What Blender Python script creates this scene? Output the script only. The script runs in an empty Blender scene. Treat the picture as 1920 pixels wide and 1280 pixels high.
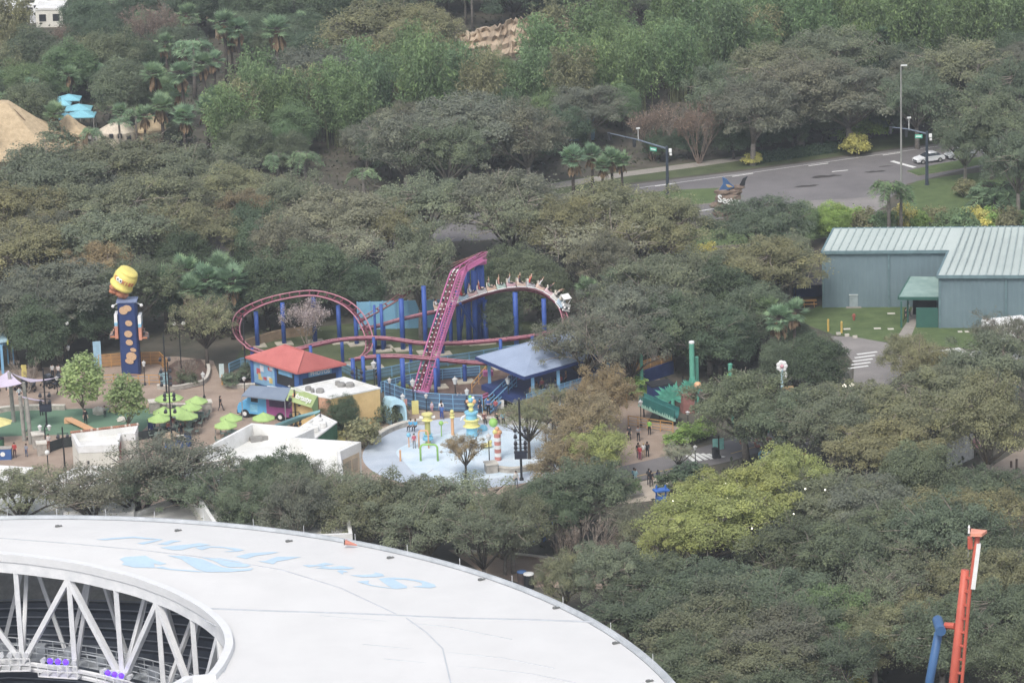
import bpy, math, random
import numpy as np
from math import sin, cos, pi, radians, sqrt, atan2, hypot
from mathutils import Vector, Matrix
SC = bpy.context.scene
COL = SC.collection
# ------------------------------------------------------------------ camera, light, exposure
HC, TH, FPX = 120.0, radians(16.0), 6966.0
cd = bpy.data.cameras.new('camera'); cam = bpy.data.objects.new('camera', cd); COL.objects.link(cam)
cd.sensor_width = 36.0; cd.lens = FPX / 1920 * 36.0; cd.clip_start = 1.0; cd.clip_end = 5000
ROLL = radians(1.9)
FWD = Vector((0, cos(TH), -sin(TH))); _u = Vector((0, sin(TH), cos(TH))); _r = Vector((1, 0, 0))
UPV = _u*cos(ROLL) + _r*sin(ROLL); RTV = _r*cos(ROLL) - _u*sin(ROLL)
cam.matrix_world = Matrix(((RTV.x, UPV.x, -FWD.x, 0), (RTV.y, UPV.y, -FWD.y, 0), (RTV.z, UPV.z, -FWD.z, HC), (0, 0, 0, 1)))
SC.camera = cam
SUN_EL, SUN_AZ = radians(52), radians(200)      # azimuth clockwise from +Y
W = bpy.data.worlds.new('World'); SC.world = W; W.use_nodes = True
wn = W.node_tree.nodes; wn.clear()
sky = wn.new('ShaderNodeTexSky'); sky.sky_type = 'NISHITA'; sky.sun_disc = False
sky.sun_elevation = SUN_EL; sky.sun_rotation = SUN_AZ; sky.air_density = 1.0; sky.dust_density = 3.0; sky.ozone_density = 1.0
bg = wn.new('ShaderNodeBackground'); bg.inputs[1].default_value = 0.15
wo = wn.new('ShaderNodeOutputWorld')
hs = wn.new('ShaderNodeHueSaturation'); hs.inputs['Saturation'].default_value = 0.45      # overcast: a greyer sky
W.node_tree.links.new(sky.outputs[0], hs.inputs['Color']); W.node_tree.links.new(hs.outputs[0], bg.inputs[0]); W.node_tree.links.new(bg.outputs[0], wo.inputs[0])
sl = bpy.data.lights.new('sun', 'SUN'); sl.energy = 1.25; sl.angle = radians(16); sl.color = (1, 0.955, 0.89)
so = bpy.data.objects.new('sun', sl); COL.objects.link(so)
so.rotation_euler = (pi/2 - SUN_EL, 0, pi - SUN_AZ)
SC.view_settings.view_transform = 'Standard'; SC.view_settings.look = 'None'
SC.view_settings.exposure = 0.5; SC.view_settings.gamma = 1.0
SC.cycles.max_bounces = 6; SC.cycles.diffuse_bounces = 4; SC.cycles.glossy_bounces = 2
SC.cycles.transmission_bounces = 4; SC.cycles.transparent_max_bounces = 4; SC.cycles.volume_bounces = 0
SC.cycles.caustics_reflective = False; SC.cycles.caustics_refractive = False
SC.render.film_transparent = False; SC.cycles.use_denoising = True
# ------------------------------------------------------------------ helpers
def ray(px, py): return FWD * FPX + RTV * (px - 960) + UPV * (640 - py)
def P(px, py, z=0.0):
    d = ray(px, py); t = (z - HC) / d.z
    return Vector((d.x * t, d.y * t, z))
def D(px, py, y):
    d = ray(px, py); t = y / d.y
    return Vector((d.x * t, y, HC + d.z * t))
def hz(bx, by, ty, z0=0.0):                     # height of a vertical thing from its foot and top rows
    return D(bx, ty, P(bx, by, z0).y).z
def pix(p):
    v = Vector(p) - Vector((0, 0, HC)); zc = v.dot(FWD)
    return 960 + FPX * v.dot(RTV) / zc, 640 - FPX * v.dot(UPV) / zc
def sc_at(p): return FPX / (Vector(p) - Vector((0, 0, HC))).dot(FWD)

_m = {}
def mat(name, c, rough=0.7, var=0.12, scale=1.5, metal=0.0, bump=0.0, spec=0.3, c2=None, detail=4.0):
    if name in _m: return _m[name]
    m = bpy.data.materials.new(name); m.use_nodes = True; nt = m.node_tree; b = nt.nodes['Principled BSDF']
    b.inputs['Roughness'].default_value = rough; b.inputs['Metallic'].default_value = metal
    b.inputs['Specular IOR Level'].default_value = spec
    tc = nt.nodes.new('ShaderNodeNewGeometry'); n = nt.nodes.new('ShaderNodeTexNoise')
    n.inputs['Scale'].default_value = scale; n.inputs['Detail'].default_value = detail; n.inputs['Roughness'].default_value = 0.65
    nt.links.new(tc.outputs['Position'], n.inputs['Vector'])
    r = nt.nodes.new('ShaderNodeValToRGB'); e = r.color_ramp.elements
    e[0].position, e[1].position = 0.3, 0.7
    lo = c2 if c2 else tuple(x * (1 - 2 * var) for x in c)
    hi = c if c2 else tuple(min(1, x * (1 + var)) for x in c)
    e[0].color = (*lo, 1); e[1].color = (*hi, 1)
    nt.links.new(n.outputs[0], r.inputs[0]); nt.links.new(r.outputs[0], b.inputs['Base Color'])
    if bump:
        bp = nt.nodes.new('ShaderNodeBump'); bp.inputs['Strength'].default_value = bump; bp.inputs['Distance'].default_value = 0.1
        n2 = nt.nodes.new('ShaderNodeTexNoise'); n2.inputs['Scale'].default_value = scale * 4; n2.inputs['Detail'].default_value = 5
        nt.links.new(tc.outputs['Position'], n2.inputs['Vector']); nt.links.new(n2.outputs[0], bp.inputs['Height'])
        nt.links.new(bp.outputs[0], b.inputs['Normal'])
    _m[name] = m; return m
def srgb(r, g, b, k=1.0):
    f = lambda v: ((v/255+0.055)/1.055)**2.4 if v > 10 else v/255/12.92
    c = (f(r), f(g), f(b)); y = .3*c[0] + .59*c[1] + .11*c[2]
    return tuple(min(.86, (v*.84 + y*.16)*1.04*k) for v in c)
def emat(name, c, strength):
    if name in _m: return _m[name]
    m = bpy.data.materials.new(name); m.use_nodes = True; b = m.node_tree.nodes['Principled BSDF']
    b.inputs['Base Color'].default_value = (*c, 1); b.inputs['Emission Color'].default_value = (*c, 1)
    b.inputs['Emission Strength'].default_value = strength; _m[name] = m; return m
def leafmat(name='leaf_blades', translucent=0.38):
    if name in _m: return _m[name]
    m = bpy.data.materials.new(name); m.use_nodes = True; nt = m.node_tree; N = nt.nodes; L = nt.links
    b = N['Principled BSDF']; b.inputs['Roughness'].default_value = 0.62; b.inputs['Specular IOR Level'].default_value = 0.22
    oi = N.new('ShaderNodeObjectInfo'); at = N.new('ShaderNodeAttribute'); at.attribute_name = 'tint'
    ramp = N.new('ShaderNodeValToRGB'); e = ramp.color_ramp.elements
    e[0].position, e[0].color = 0.0, (0.56, 0.58, 0.58, 1); e[1].position, e[1].color = 1.0, (1.5, 1.42, 1.2, 1)
    e2 = ramp.color_ramp.elements.new(0.55); e2.color = (1, 1, 1, 1)
    mx = N.new('ShaderNodeMix'); mx.data_type = 'RGBA'; mx.blend_type = 'MULTIPLY'; mx.inputs[0].default_value = 1
    L.new(at.outputs['Fac'], ramp.inputs[0]); L.new(oi.outputs['Color'], mx.inputs[6]); L.new(ramp.outputs[0], mx.inputs[7])
    L.new(mx.outputs[2], b.inputs['Base Color'])
    tr = N.new('ShaderNodeBsdfTranslucent'); L.new(mx.outputs[2], tr.inputs['Color'])
    ms = N.new('ShaderNodeMixShader'); ms.inputs[0].default_value = translucent
    L.new(b.outputs[0], ms.inputs[1]); L.new(tr.outputs[0], ms.inputs[2]); L.new(ms.outputs[0], N['Material Output'].inputs[0])
    _m[name] = m; return m

class MB:
    """collects shapes into one mesh"""
    def __init__(s): s.v = []; s.f = []; s.mi = []; s.k = 0
    def add(s, vs, fs, k=None):
        o = len(s.v); s.v.extend([tuple(q) for q in vs]); s.f.extend([tuple(i + o for i in f) for f in fs])
        s.mi.extend([s.k if k is None else k] * len(fs)); return s
    def box(s, c, d, rz=0.0, k=None):           # centre, full size
        x, y, z = d[0]/2, d[1]/2, d[2]/2; cr, sr = cos(rz), sin(rz); vs = []
        for sz in (-z, z):
            for sx, sy in ((-x, -y), (x, -y), (x, y), (-x, y)):
                vs.append((c[0] + sx*cr - sy*sr, c[1] + sx*sr + sy*cr, c[2] + sz))
        return s.add(vs, [(3,2,1,0), (4,5,6,7), (0,1,5,4), (1,2,6,5), (2,3,7,6), (3,0,4,7)], k)
    def prism(s, pts, z0, z1, k=None, top=None):
        n = len(pts); A = sum(pts[i][0]*pts[(i+1) % n][1] - pts[(i+1) % n][0]*pts[i][1] for i in range(n))
        if A < 0: pts = pts[::-1]
        vs = [(p[0], p[1], z0) for p in pts] + [(p[0], p[1], z1) for p in pts]
        s.add(vs, [(i, (i+1) % n, n + (i+1) % n, n + i) for i in range(n)] + [tuple(range(n-1, -1, -1))], k)
        return s.add([(p[0], p[1], z1) for p in pts], [tuple(range(n))], top if top is not None else k)
    def poly(s, pts, k=None): return s.add(pts, [tuple(range(len(pts)))], k)
    def tube(s, path, r, n=6, k=None, cap=True):
        path = [Vector(p) for p in path]; m = len(path); R = r if isinstance(r, (list, tuple)) else [r]*m
        vs, fs = [], []; prev = None
        for i, p in enumerate(path):
            t = (path[min(i+1, m-1)] - path[max(i-1, 0)])
            t = t.normalized() if t.length > 1e-9 else Vector((0, 0, 1))
            if prev is None:
                a = Vector((0, 0, 1)) if abs(t.z) < 0.9 else Vector((1, 0, 0))
                u = t.cross(a).normalized()
            else:
                u = prev - t * prev.dot(t)
                u = u.normalized() if u.length > 1e-6 else t.orthogonal().normalized()
            prev = u; w = t.cross(u)
            for j in range(n):
                a = 2*pi*j/n; vs.append(p + (u*cos(a) + w*sin(a)) * R[i])
        for i in range(m-1):
            for j in range(n):
                fs.append((i*n+j, i*n+(j+1) % n, (i+1)*n+(j+1) % n, (i+1)*n+j))
        if cap: fs += [tuple(range(n-1, -1, -1)), tuple((m-1)*n + j for j in range(n))]
        return s.add(vs, fs, k)
    def bar(s, a, b, w, h=None, k=None):        # rectangular bar between two points
        a, b = Vector(a), Vector(b); h = h or w; t = (b - a).normalized()
        up = Vector((0, 0, 1)) if abs(t.z) < 0.95 else Vector((0, 1, 0))
        u = t.cross(up).normalized() * w/2; q = u.cross(t).normalized() * h/2; vs = []
        for p in (a, b): vs += [p - u - q, p + u - q, p + u + q, p - u + q]
        return s.add(vs, [(3,2,1,0), (4,5,6,7), (0,1,5,4), (1,2,6,5), (2,3,7,6), (3,0,4,7)], k)
    def lathe(s, c, prof, n=14, k=None, sx=1, sy=1):
        vs, fs = [], []; m = len(prof)
        for r, z in prof:
            for j in range(n): a = 2*pi*j/n; vs.append((c[0] + r*cos(a)*sx, c[1] + r*sin(a)*sy, c[2] + z))
        for i in range(m-1):
            for j in range(n): fs.append((i*n+j, i*n+(j+1) % n, (i+1)*n+(j+1) % n, (i+1)*n+j))
        fs += [tuple(range(n-1, -1, -1)), tuple((m-1)*n + j for j in range(n))]
        return s.add(vs, fs, k)
    def ball(s, c, r, n=10, m=7, k=None, jit=0, rng=None):
        r = (r, r, r) if isinstance(r, (int, float)) else r; vs, fs = [], []
        for i in range(m+1):
            ph = pi*i/m
            for j in range(n):
                a = 2*pi*j/n; q = 1 + (rng.uniform(-jit, jit) if rng and 0 < i < m else 0)
                vs.append((c[0] + r[0]*sin(ph)*cos(a)*q, c[1] + r[1]*sin(ph)*sin(a)*q, c[2] - r[2]*cos(ph)*q))
        for i in range(m):
            for j in range(n): fs.append((i*n+j, i*n+(j+1) % n, (i+1)*n+(j+1) % n, (i+1)*n+j))
        return s.add(vs, fs, k)
    def build(s, name, mats, parent=None, smooth=False):
        me = bpy.data.meshes.new(name)
        off = parent.location if parent is not None else Vector((0, 0, 0))
        if parent is not None and parent.parent is not None: off = off + parent.parent.location
        vs = [(v[0]-off[0], v[1]-off[1], v[2]-off[2]) for v in s.v]
        me.from_pydata(vs, [], s.f)
        mats = mats if isinstance(mats, (list, tuple)) else [mats]
        for m in mats: me.materials.append(m)
        me.polygons.foreach_set('material_index', s.mi)
        if smooth: me.polygons.foreach_set('use_smooth', [True]*len(s.f))
        me.validate(); me.update()
        o = bpy.data.objects.new(name, me); COL.objects.link(o)
        if parent is not None: o.parent = parent
        return o
def tag(o, label=None, cat=None, group=None, kind=None):
    if label: o['label'] = label
    if cat: o['category'] = cat
    if group: o['group'] = group
    if kind: o['kind'] = kind
    return o
def thing(name, label, cat, loc=(0, 0, 0), group=None):
    o = bpy.data.objects.new(name, None); o.empty_display_size = 0.2; COL.objects.link(o); o.location = loc
    return tag(o, label, cat, group)
def copy_thing(root, loc, rz=0.0, s=1.0, label=None, group=None):
    r = root.copy(); COL.objects.link(r); r.location = loc; r.rotation_euler = (0, 0, rz)
    r.scale = (s, s, s) if isinstance(s, (int, float)) else s
    if label: r['label'] = label
    if group: r['group'] = group
    for ch in list(root.children):
        c = ch.copy(); COL.objects.link(c); c.parent = r
        for g in list(ch.children):
            d = g.copy(); COL.objects.link(d); d.parent = c
    return r
def drop(root):                                 # forget a prototype after its copies exist
    for ch in list(root.children):
        for g in list(ch.children): bpy.data.objects.remove(g)
        bpy.data.objects.remove(ch)
    bpy.data.objects.remove(root)
def text_mesh(name, s, size, m, frame, parent=None, align='CENTER', ext=0.01, shear=0.0, bold=0.0):
    """lettering: frame = (origin, x axis, y axis); returns a mesh"""
    cu = bpy.data.curves.new(name, 'FONT'); cu.body = s; cu.size = size; cu.align_x = align; cu.align_y = 'CENTER'
    cu.extrude = ext; cu.shear = shear; cu.offset = bold; cu.resolution_u = 3
    o = bpy.data.objects.new(name, cu); COL.objects.link(o)
    dg = bpy.context.evaluated_depsgraph_get(); me = bpy.data.meshes.new_from_object(o.evaluated_get(dg)); bpy.data.objects.remove(o)
    og, ax, ay = Vector(frame[0]), Vector(frame[1]).normalized(), Vector(frame[2]).normalized(); az = ax.cross(ay)
    off = parent.location if parent is not None else Vector((0, 0, 0))
    if parent is not None and parent.parent is not None: off = off + parent.parent.location
    for v in me.vertices: v.co = og + ax*v.co.x + ay*v.co.y + az*v.co.z - off
    me.materials.clear(); me.materials.append(m)
    r = bpy.data.objects.new(name, me); COL.objects.link(r)
    if parent is not None: r.parent = parent
    return r
def sheet(name, pts, z, m, kind='structure'):
    b = MB(); b.poly([P(x, y, z) for x, y in pts]); o = b.build(name, m)
    n = o.data.polygons[0].normal
    if n.z < 0: o.data.flip_normals()
    return tag(o, kind=kind)
def smooth_path(pts, per=8):
    pts = [Vector(p) for p in pts]; out = []; n = len(pts)
    for i in range(n-1):
        p0, p1, p2, p3 = pts[max(i-1, 0)], pts[i], pts[i+1], pts[min(i+2, n-1)]
        for j in range(per):
            t = j/per
            out.append(0.5*((2*p1) + (p2-p0)*t + (2*p0-5*p1+4*p2-p3)*t*t + (3*p1-p0-3*p2+p3)*t*t*t))
    out.append(pts[-1]); return out
# ------------------------------------------------------------------ ground, roads, lawns
M_soil = mat('leaf_litter', srgb(104, 96, 84), 0.95, c2=srgb(70, 72, 60), scale=0.25, bump=0.4, detail=9)
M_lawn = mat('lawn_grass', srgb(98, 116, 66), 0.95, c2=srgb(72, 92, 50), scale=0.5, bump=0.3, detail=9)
M_lawn2 = mat('dull_lawn_grass', srgb(92, 102, 66), 0.95, c2=srgb(66, 78, 48), scale=0.4, bump=0.3, detail=9)  # duller, browner grass for the coaster lawn and road verge
M_asph = mat('asphalt', srgb(128, 124, 124), 0.9, c2=srgb(104, 101, 102), scale=0.12, detail=10, bump=0.1)
M_asph2 = mat('patched_asphalt', srgb(150, 144, 140), 0.9, c2=srgb(122, 118, 116), scale=0.2, detail=10)
M_conc = mat('pale_concrete', srgb(164, 157, 148), 0.85, c2=srgb(136, 130, 122), scale=0.6, detail=8)
M_plaza = mat('tan_paving', srgb(170, 150, 133), 0.9, c2=srgb(146, 126, 110), scale=0.35, detail=10)
M_turf = mat('artificial_turf', srgb(104, 138, 112), 0.95, c2=srgb(88, 122, 98), scale=0.3, detail=8)
M_mulch = mat('mulch', srgb(118, 96, 84), 0.95, c2=srgb(84, 68, 60), scale=1.2, bump=0.4, detail=8)
M_dirt = mat('dirt_track', srgb(168, 152, 136), 0.95, c2=srgb(134, 120, 106), scale=0.3, detail=9)
M_white = mat('road_paint', srgb(225, 225, 222), 0.7, var=0.08, scale=2)
M_ypaint = mat('yellow_paint', srgb(205, 168, 70), 0.7, var=0.08, scale=2)
M_pad = mat('splash_pad_surface', srgb(196, 206, 218), 0.6, c2=srgb(164, 178, 194), scale=0.28, detail=8)
M_pad2 = mat('pale_pad_pattern', srgb(214, 226, 236), 0.6, c2=srgb(182, 206, 222), scale=0.35, detail=7)
g = MB(); n = 90; X0, X1, Y0, Y1 = -1500, 1500, 120, 3200
g.poly([(X0, Y0, 0), (X1, Y0, 0), (X1, Y1, 0), (X0, Y1, 0)])
tag(g.build('ground', M_soil), kind='structure')
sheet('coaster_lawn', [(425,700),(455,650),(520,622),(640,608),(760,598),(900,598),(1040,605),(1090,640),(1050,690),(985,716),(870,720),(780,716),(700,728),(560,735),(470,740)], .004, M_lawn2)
sheet('mulch_bed', [(760,705),(860,690),(960,690),(1000,720),(930,756),(800,752),(735,742)], .008, M_mulch)
sheet('plaza', [(-120,705),(60,690),(150,684),(235,668),(330,668),(400,676),(412,706),(470,732),(640,752),(760,768),(1000,772),(1060,740),(1130,700),(1210,690),(1250,720),(1215,790),(1275,800),(1300,850),(1180,880),(1060,870),(1000,900),(900,940),(700,960),(400,960),(-150,960)], .008, M_plaza)
sheet('planting_bed', [(296,700),(330,676),(375,672),(388,690),(384,722),(345,730),(300,728)], .012, M_mulch)
sheet('planting_bed', [(412,690),(470,690),(480,722),(452,727),(420,720)], .012, M_mulch)
sheet('artificial_lawn', [(-120,800),(20,770),(118,767),(220,764),(292,756),(290,785),(262,812),(150,814),(60,816),(-120,822)], .012, M_turf)
ring = []
C0 = P(888, 846)
padc = [(C0.x + 11.6*cos(a)*1.02, C0.y + 12.6*sin(a), .012) for a in [2*pi*i/64 for i in range(64)]]
b = MB(); b.poly(padc); tag(b.build('splash_pad', M_pad), kind='structure')
b = MB(); rr = random.Random(3)
b.poly([(C0.x + 0.6 + 8.6*cos(a)*(1+.06*sin(5*a)), C0.y - 1 + 8.8*sin(a)*(1+.05*cos(3*a)), .016) for a in [2*pi*i/64 for i in range(64)]])
tag(b.build('splash_pad_pattern', M_pad2), kind='structure')
sheet('main_road', [(-100,470),(500,436),(860,402),(1050,368),(1167,348),(1400,320),(1557,298),(1759,269),(2100,215),(2100,262),(1920,298),(1800,320),(1700,345),(1668,372),(1640,398),(1500,390),(1420,396),(1340,412),(1280,405),(1150,432),(1000,446),(860,452),(500,480),(-100,520)], .008, M_asph)
sheet('driveway_apron', [(1470,384),(1520,376),(1600,372),(1655,366),(1668,380),(1640,398),(1500,391)], .012, M_asph2)
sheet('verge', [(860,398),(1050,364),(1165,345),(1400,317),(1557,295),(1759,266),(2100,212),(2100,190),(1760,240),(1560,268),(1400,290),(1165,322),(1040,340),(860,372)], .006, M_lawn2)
sheet('sidewalk', [(860,388),(1050,352),(1180,330),(1300,314),(1480,288),(1480,281),(1300,305),(1180,321),(1050,341),(860,376)], .010, M_conc)
for nm, pts in (('median', [(1190,366),(1260,358),(1350,354),(1358,361),(1336,382),(1276,388),(1200,394),(1120,410),(1000,424),(900,432),(900,424),(1060,396)]),
                ('median', [(1700,322),(1770,307),(1990,270),(1990,280),(1800,318),(1722,331)]),
                ('lawn', [(1688,356),(1720,341),(1790,330),(1960,312),(1980,420),(1700,414),(1690,392)]),
                ('lawn', [(1250,440),(1330,424),(1420,404),(1500,398),(1640,404),(1640,440),(1250,470)])):
    pp = [P(x, y, 0) for x, y in pts]; q = MB(); q.prism([(p.x, p.y) for p in pp], 0.0, 0.13, 0, 1); tag(q.build(nm, [M_conc, M_lawn]), kind='structure')
def mark(name, a, b_, w, z=.013, m=None):
    a, b_ = P(*a, z), P(*b_, z); t = (b_ - a).normalized(); u = Vector((-t.y, t.x, 0)) * w/2
    q = MB(); q.poly([a - u, b_ - u, b_ + u, a + u]); return tag(q.build(name, m or M_white), kind='structure')
for a, c in (((1228,349),(1267,344)), ((1373,331),(1412,325)), ((1516,311),(1553,306)), ((1655,291),(1690,286)), ((1105,370),(1140,364)), ((1560,322),(1590,319)), ((980,388),(1010,384))):
    mark('lane_line', a, c, .32)
mark('edge_line', (1060,371), (1400,325), .14); mark('edge_line', (1400,325), (1760,274), .14)
mark('stop_line', (1672,302), (1715,314), .75); mark('stop_line', (1330,380), (1352,384), .6); mark('lane_line', (1302,397), (1340,391), .3)
M_oil = mat('tar_stain', srgb(70, 66, 64), 0.8, var=.2)
for (x, y, w) in ((1547,331,30), (1512,349,26), (1640,322,20), (1660,312,14)):
    c = P(x, y, .012); q = MB(); L = w/14.; rr = random.Random(int(x))
    q.poly([(c.x + L*cos(a)*(1+.2*rr.uniform(-1, 1)), c.y + 1.6*L*.18*sin(a)*(1+.5*rr.uniform(-1, 1)) + .22*L*cos(a), .012) for a in [2*pi*i/14 for i in range(14)]])
    tag(q.build('road_stain', M_oil), kind='structure')
sheet('warehouse_lawn', [(1478,596),(1540,572),(1700,570),(1930,606),(2010,640),(1930,664),(1700,644),(1650,640),(1562,627)], .006, M_lawn)
sheet('service_road', [(1556,630),(1600,631),(1660,642),(1720,664),(1690,700),(1650,735),(1600,790),(1500,840),(1560,760),(1600,715),(1602,680)], .008, M_asph2)
for i in range(5):
    x, y = 1594 + i*4.2, 689.5 - i*6.6
    mark('crosswalk_stripe', (x - 4, y + 1.0), (x + 34, y - 4), .42)
sheet('footpath', [(1682,632),(1700,604),(1712,574),(1722,574),(1718,606),(1708,632)], .012, M_conc)
sheet('park_street', [(1120,895),(1165,874),(1280,847),(1400,815),(1520,780),(1530,800),(1430,845),(1370,864),(1262,887),(1180,908),(1120,915)], .012, M_asph)
for i in range(6):
    x, y = 1283 + i*11, 846 - i*.2
    mark('crosswalk_stripe', (x, y + 2 + i*.8), (x + 20, y + 19 - i*1.5), .45, .016)
mark('lane_line', (1190,893), (1262,878), .12, .016, M_ypaint); mark('lane_line', (1370,850), (1470,822), .12, .016, M_ypaint)
sheet('beige_paving', [(1150,915),(1185,905),(1268,884),(1262,910),(1246,935),(1190,942),(1150,945)], .012, mat('beige_paving', srgb(200, 186, 168), .9, c2=srgb(178, 164, 148), scale=.5, detail=8))
sheet('lower_path', [(840,1030),(920,1030),(1100,1052),(1310,1074),(1330,1096),(1200,1105),(1000,1100),(900,1070)], .006, M_plaza)
sheet('dirt_track', [(1790,960),(1815,910),(1868,868),(1930,830),(2050,780),(2060,830),(1935,880),(1890,905),(1870,935),(1890,1000)], .006, M_dirt)
sheet('dry_lawn', [(1880,915),(1935,885),(2060,835),(2060,960),(1960,980),(1900,960)], .006, mat('dry_lawn', srgb(138, 128, 84), .95, c2=srgb(108, 106, 66), scale=.4, detail=9))
# ------------------------------------------------------------------ trees
NR = np.random.default_rng
def nrm(a): return a / np.maximum(np.linalg.norm(a, axis=1, keepdims=True), 1e-9)
def cards(C, Nn, L, Wd, rng, axis=None):
    """leaf blades: rhombic faces at C, facing Nn, length L, width Wd"""
    n = len(C); a = rng.normal(size=(n, 3)) if axis is None else axis
    Nn = nrm(Nn); t = nrm(a - Nn * np.sum(a*Nn, axis=1, keepdims=True)); b = np.cross(Nn, t)
    L = np.reshape(np.broadcast_to(L, n), (n, 1)); Wd = np.reshape(np.broadcast_to(Wd, n), (n, 1))
    V = np.stack([C - t*L/2, C + b*Wd/2 - t*L*.08, C + t*L/2, C - b*Wd/2 - t*L*.08], axis=1)
    return V
def cards_mesh(name, V, tint, m):
    n = len(V); me = bpy.data.meshes.new(name); me.vertices.add(4*n); me.loops.add(4*n); me.polygons.add(n)
    me.vertices.foreach_set('co', V.reshape(-1).astype(np.float32)); me.loops.foreach_set('vertex_index', np.arange(4*n, dtype=np.int32))
    me.polygons.foreach_set('loop_start', np.arange(0, 4*n, 4, dtype=np.int32)); me.polygons.foreach_set('loop_total', np.full(n, 4, dtype=np.int32))
    at = me.attributes.new('tint', 'FLOAT', 'POINT'); at.data.foreach_set('value', np.repeat(np.clip(tint, 0, 1), 4).astype(np.float32))
    me.materials.append(m); me.update(); return me
M_leaf = leafmat(); M_bark = mat('grey_bark', srgb(144, 136, 126), .95, c2=srgb(104, 98, 92), scale=3); M_barkd = mat('dark_bark', srgb(92, 84, 76), .95, c2=srgb(64, 58, 52), scale=3)
M_twig = mat('pale_twigs', srgb(172, 160, 146), .95, c2=srgb(112, 102, 92), scale=3); M_brown = mat('brown_twigs', srgb(150, 130, 116), .95, c2=srgb(120, 104, 92), scale=3)
M_dead = mat('dead_fronds', srgb(142, 118, 88), .95, c2=srgb(98, 80, 60), scale=3)
PROTO = {}
def clump_crown(seed, R, Hh, zc, ncl, per, ls, cr=(.9, 1.6), lower=-.35, fill=.25, asp=.55, lob=.25, bough=0, loose=.25):
    rng = NR(seed)
    d = rng.normal(size=(ncl*3, 3)); d = nrm(d); d = d[d[:, 2] > lower][:ncl]
    ph = rng.uniform(0, 6.28, 6); az = np.arctan2(d[:, 1], d[:, 0])
    rad = (1 + lob*np.sin(2*az+ph[0]) * .5 + lob*np.sin(3*az+ph[1])*.5 + lob*.6*np.sin(5*az+ph[2])*d[:, 2] + rng.uniform(-.12, .1, len(d)))
    inner = rng.random(len(d)) < fill; rad = np.where(inner, rad*rng.uniform(.35, .75, len(d)), rad*rng.uniform(.86, 1.0, len(d)))
    C = d * rad[:, None] * np.array([R, R, Hh]) * .86 + np.array([0, 0, zc])
    if bough:                                    # clumps gathered along a few boughs, so the crown is lobed and open between them
        ba = 2*pi*(np.arange(bough) + rng.uniform(-.35, .35, bough))/bough*2.0; be = rng.uniform(.1, 1.35, bough)**1.05; bl = rng.uniform(.72, 1.1, bough)
        tip = np.stack([np.cos(ba)*np.cos(be)*R*bl, np.sin(ba)*np.cos(be)*R*bl, np.sin(be)*Hh*bl], 1); bi = rng.integers(0, bough, len(C)); tt = rng.uniform(.5, 1.0, len(C))[:, None]
        Cb = tip[bi]*tt + rng.normal(size=(len(C), 3))*np.array([.15*R, .15*R, .13*Hh]) + np.array([0, 0, zc]); use = rng.random(len(C)) < .72; C = np.where(use[:, None], Cb, C); d = nrm(C - np.array([0, 0, zc - .3*Hh]))
    k = len(C); r = rng.uniform(*cr, k); ctint = rng.normal(.5, .13, k)
    pk = np.maximum(12, (per*rng.uniform(.45, 1.5, k)*(r/np.mean(r))**1.3)).astype(int); ci = np.repeat(np.arange(k), pk); n = len(ci)
    e = nrm(rng.normal(size=(n, 3))); e[:, 2] = np.where(e[:, 2] < -.35, -e[:, 2], e[:, 2])
    rr_ = rng.uniform(.3, 1.0, n)**.7 * (1 + .35*rng.random(n)**3)
    Q = C[ci] + e * (r[ci]*rr_)[:, None] * np.array([1, 1, .8])
    lo = rng.random(n) < loose                      # leaves on loose sprays between the clumps
    g = nrm(rng.normal(size=(n, 3))); g[:, 2] = np.abs(g[:, 2])*np.where(rng.random(n) < .25, -.4, 1); ga = np.arctan2(g[:, 1], g[:, 0])
    gr = (1 + lob*np.sin(2*ga+ph[0])*.5 + lob*np.sin(3*ga+ph[1])*.5) * (1 - .45*rng.random(n)**1.6 + .12*rng.random(n)**6)
    Q = np.where(lo[:, None], g*gr[:, None]*np.array([R, R, Hh])*.93 + np.array([0, 0, zc]), Q)
    Nn = e*.55 + d[ci]*.3 + np.array([0, 0, .6]) + rng.normal(size=(n, 3))*.36
    L = rng.uniform(.65, 1.35, n)*ls
    V = cards(Q, Nn, L, L*asp, rng)
    tint = ctint[ci] + rng.normal(0, .09, n)
    return V, tint, C
def limbs(seed, C, zf, r0, lean=.2, nl=7, twigs=40, R=6, tw=.035):
    rng = random.Random(seed); b = MB()
    top = Vector((rng.uniform(-lean, lean), rng.uniform(-lean, lean), zf))
    b.tube([(0, 0, -.3), (top.x*.4, top.y*.4, zf*.5), top], [r0*1.25, r0, r0*.85], 7)
    idx = rng.sample(range(len(C)), min(len(C), nl + twigs))
    lim = []
    for i in idx[:nl]:
        c = Vector(C[i]); m = top.lerp(c, .5) + Vector((rng.uniform(-.6, .6), rng.uniform(-.6, .6), rng.uniform(-.2, .7)))
        b.tube([top, m, c], [r0*.6, r0*.36, r0*.12], 5); lim.append((m, c))
    for i in idx[nl:]:
        c = Vector(C[i]); l = min(lim, key=lambda q: (q[0]-c).length); s = l[0].lerp(l[1], rng.uniform(0, .8))
        e = c + (c - Vector((0, 0, c.z*.8))).normalized() * rng.uniform(.4, 1.7)
        b.tube([s, s.lerp(c, .6) + Vector((rng.uniform(-.3, .3), rng.uniform(-.3, .3), .25)), e], [tw*1.9, tw*1.3, tw*.5], 3, k=1, cap=False)
    return b
def proto_tree(key, V, tint, trunk, tmats, name='tree', crown='crown', extra=None):
    root = bpy.data.objects.new(name, None); COL.objects.link(root)
    me = cards_mesh(crown, V, tint, M_leaf); o = bpy.data.objects.new(crown, me); COL.objects.link(o); o.parent = root
    t = trunk.build('trunk', tmats, root, True)
    if extra: extra(root)
    root['name_kind'] = name; PROTO.setdefault(key, []).append(root)
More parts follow.
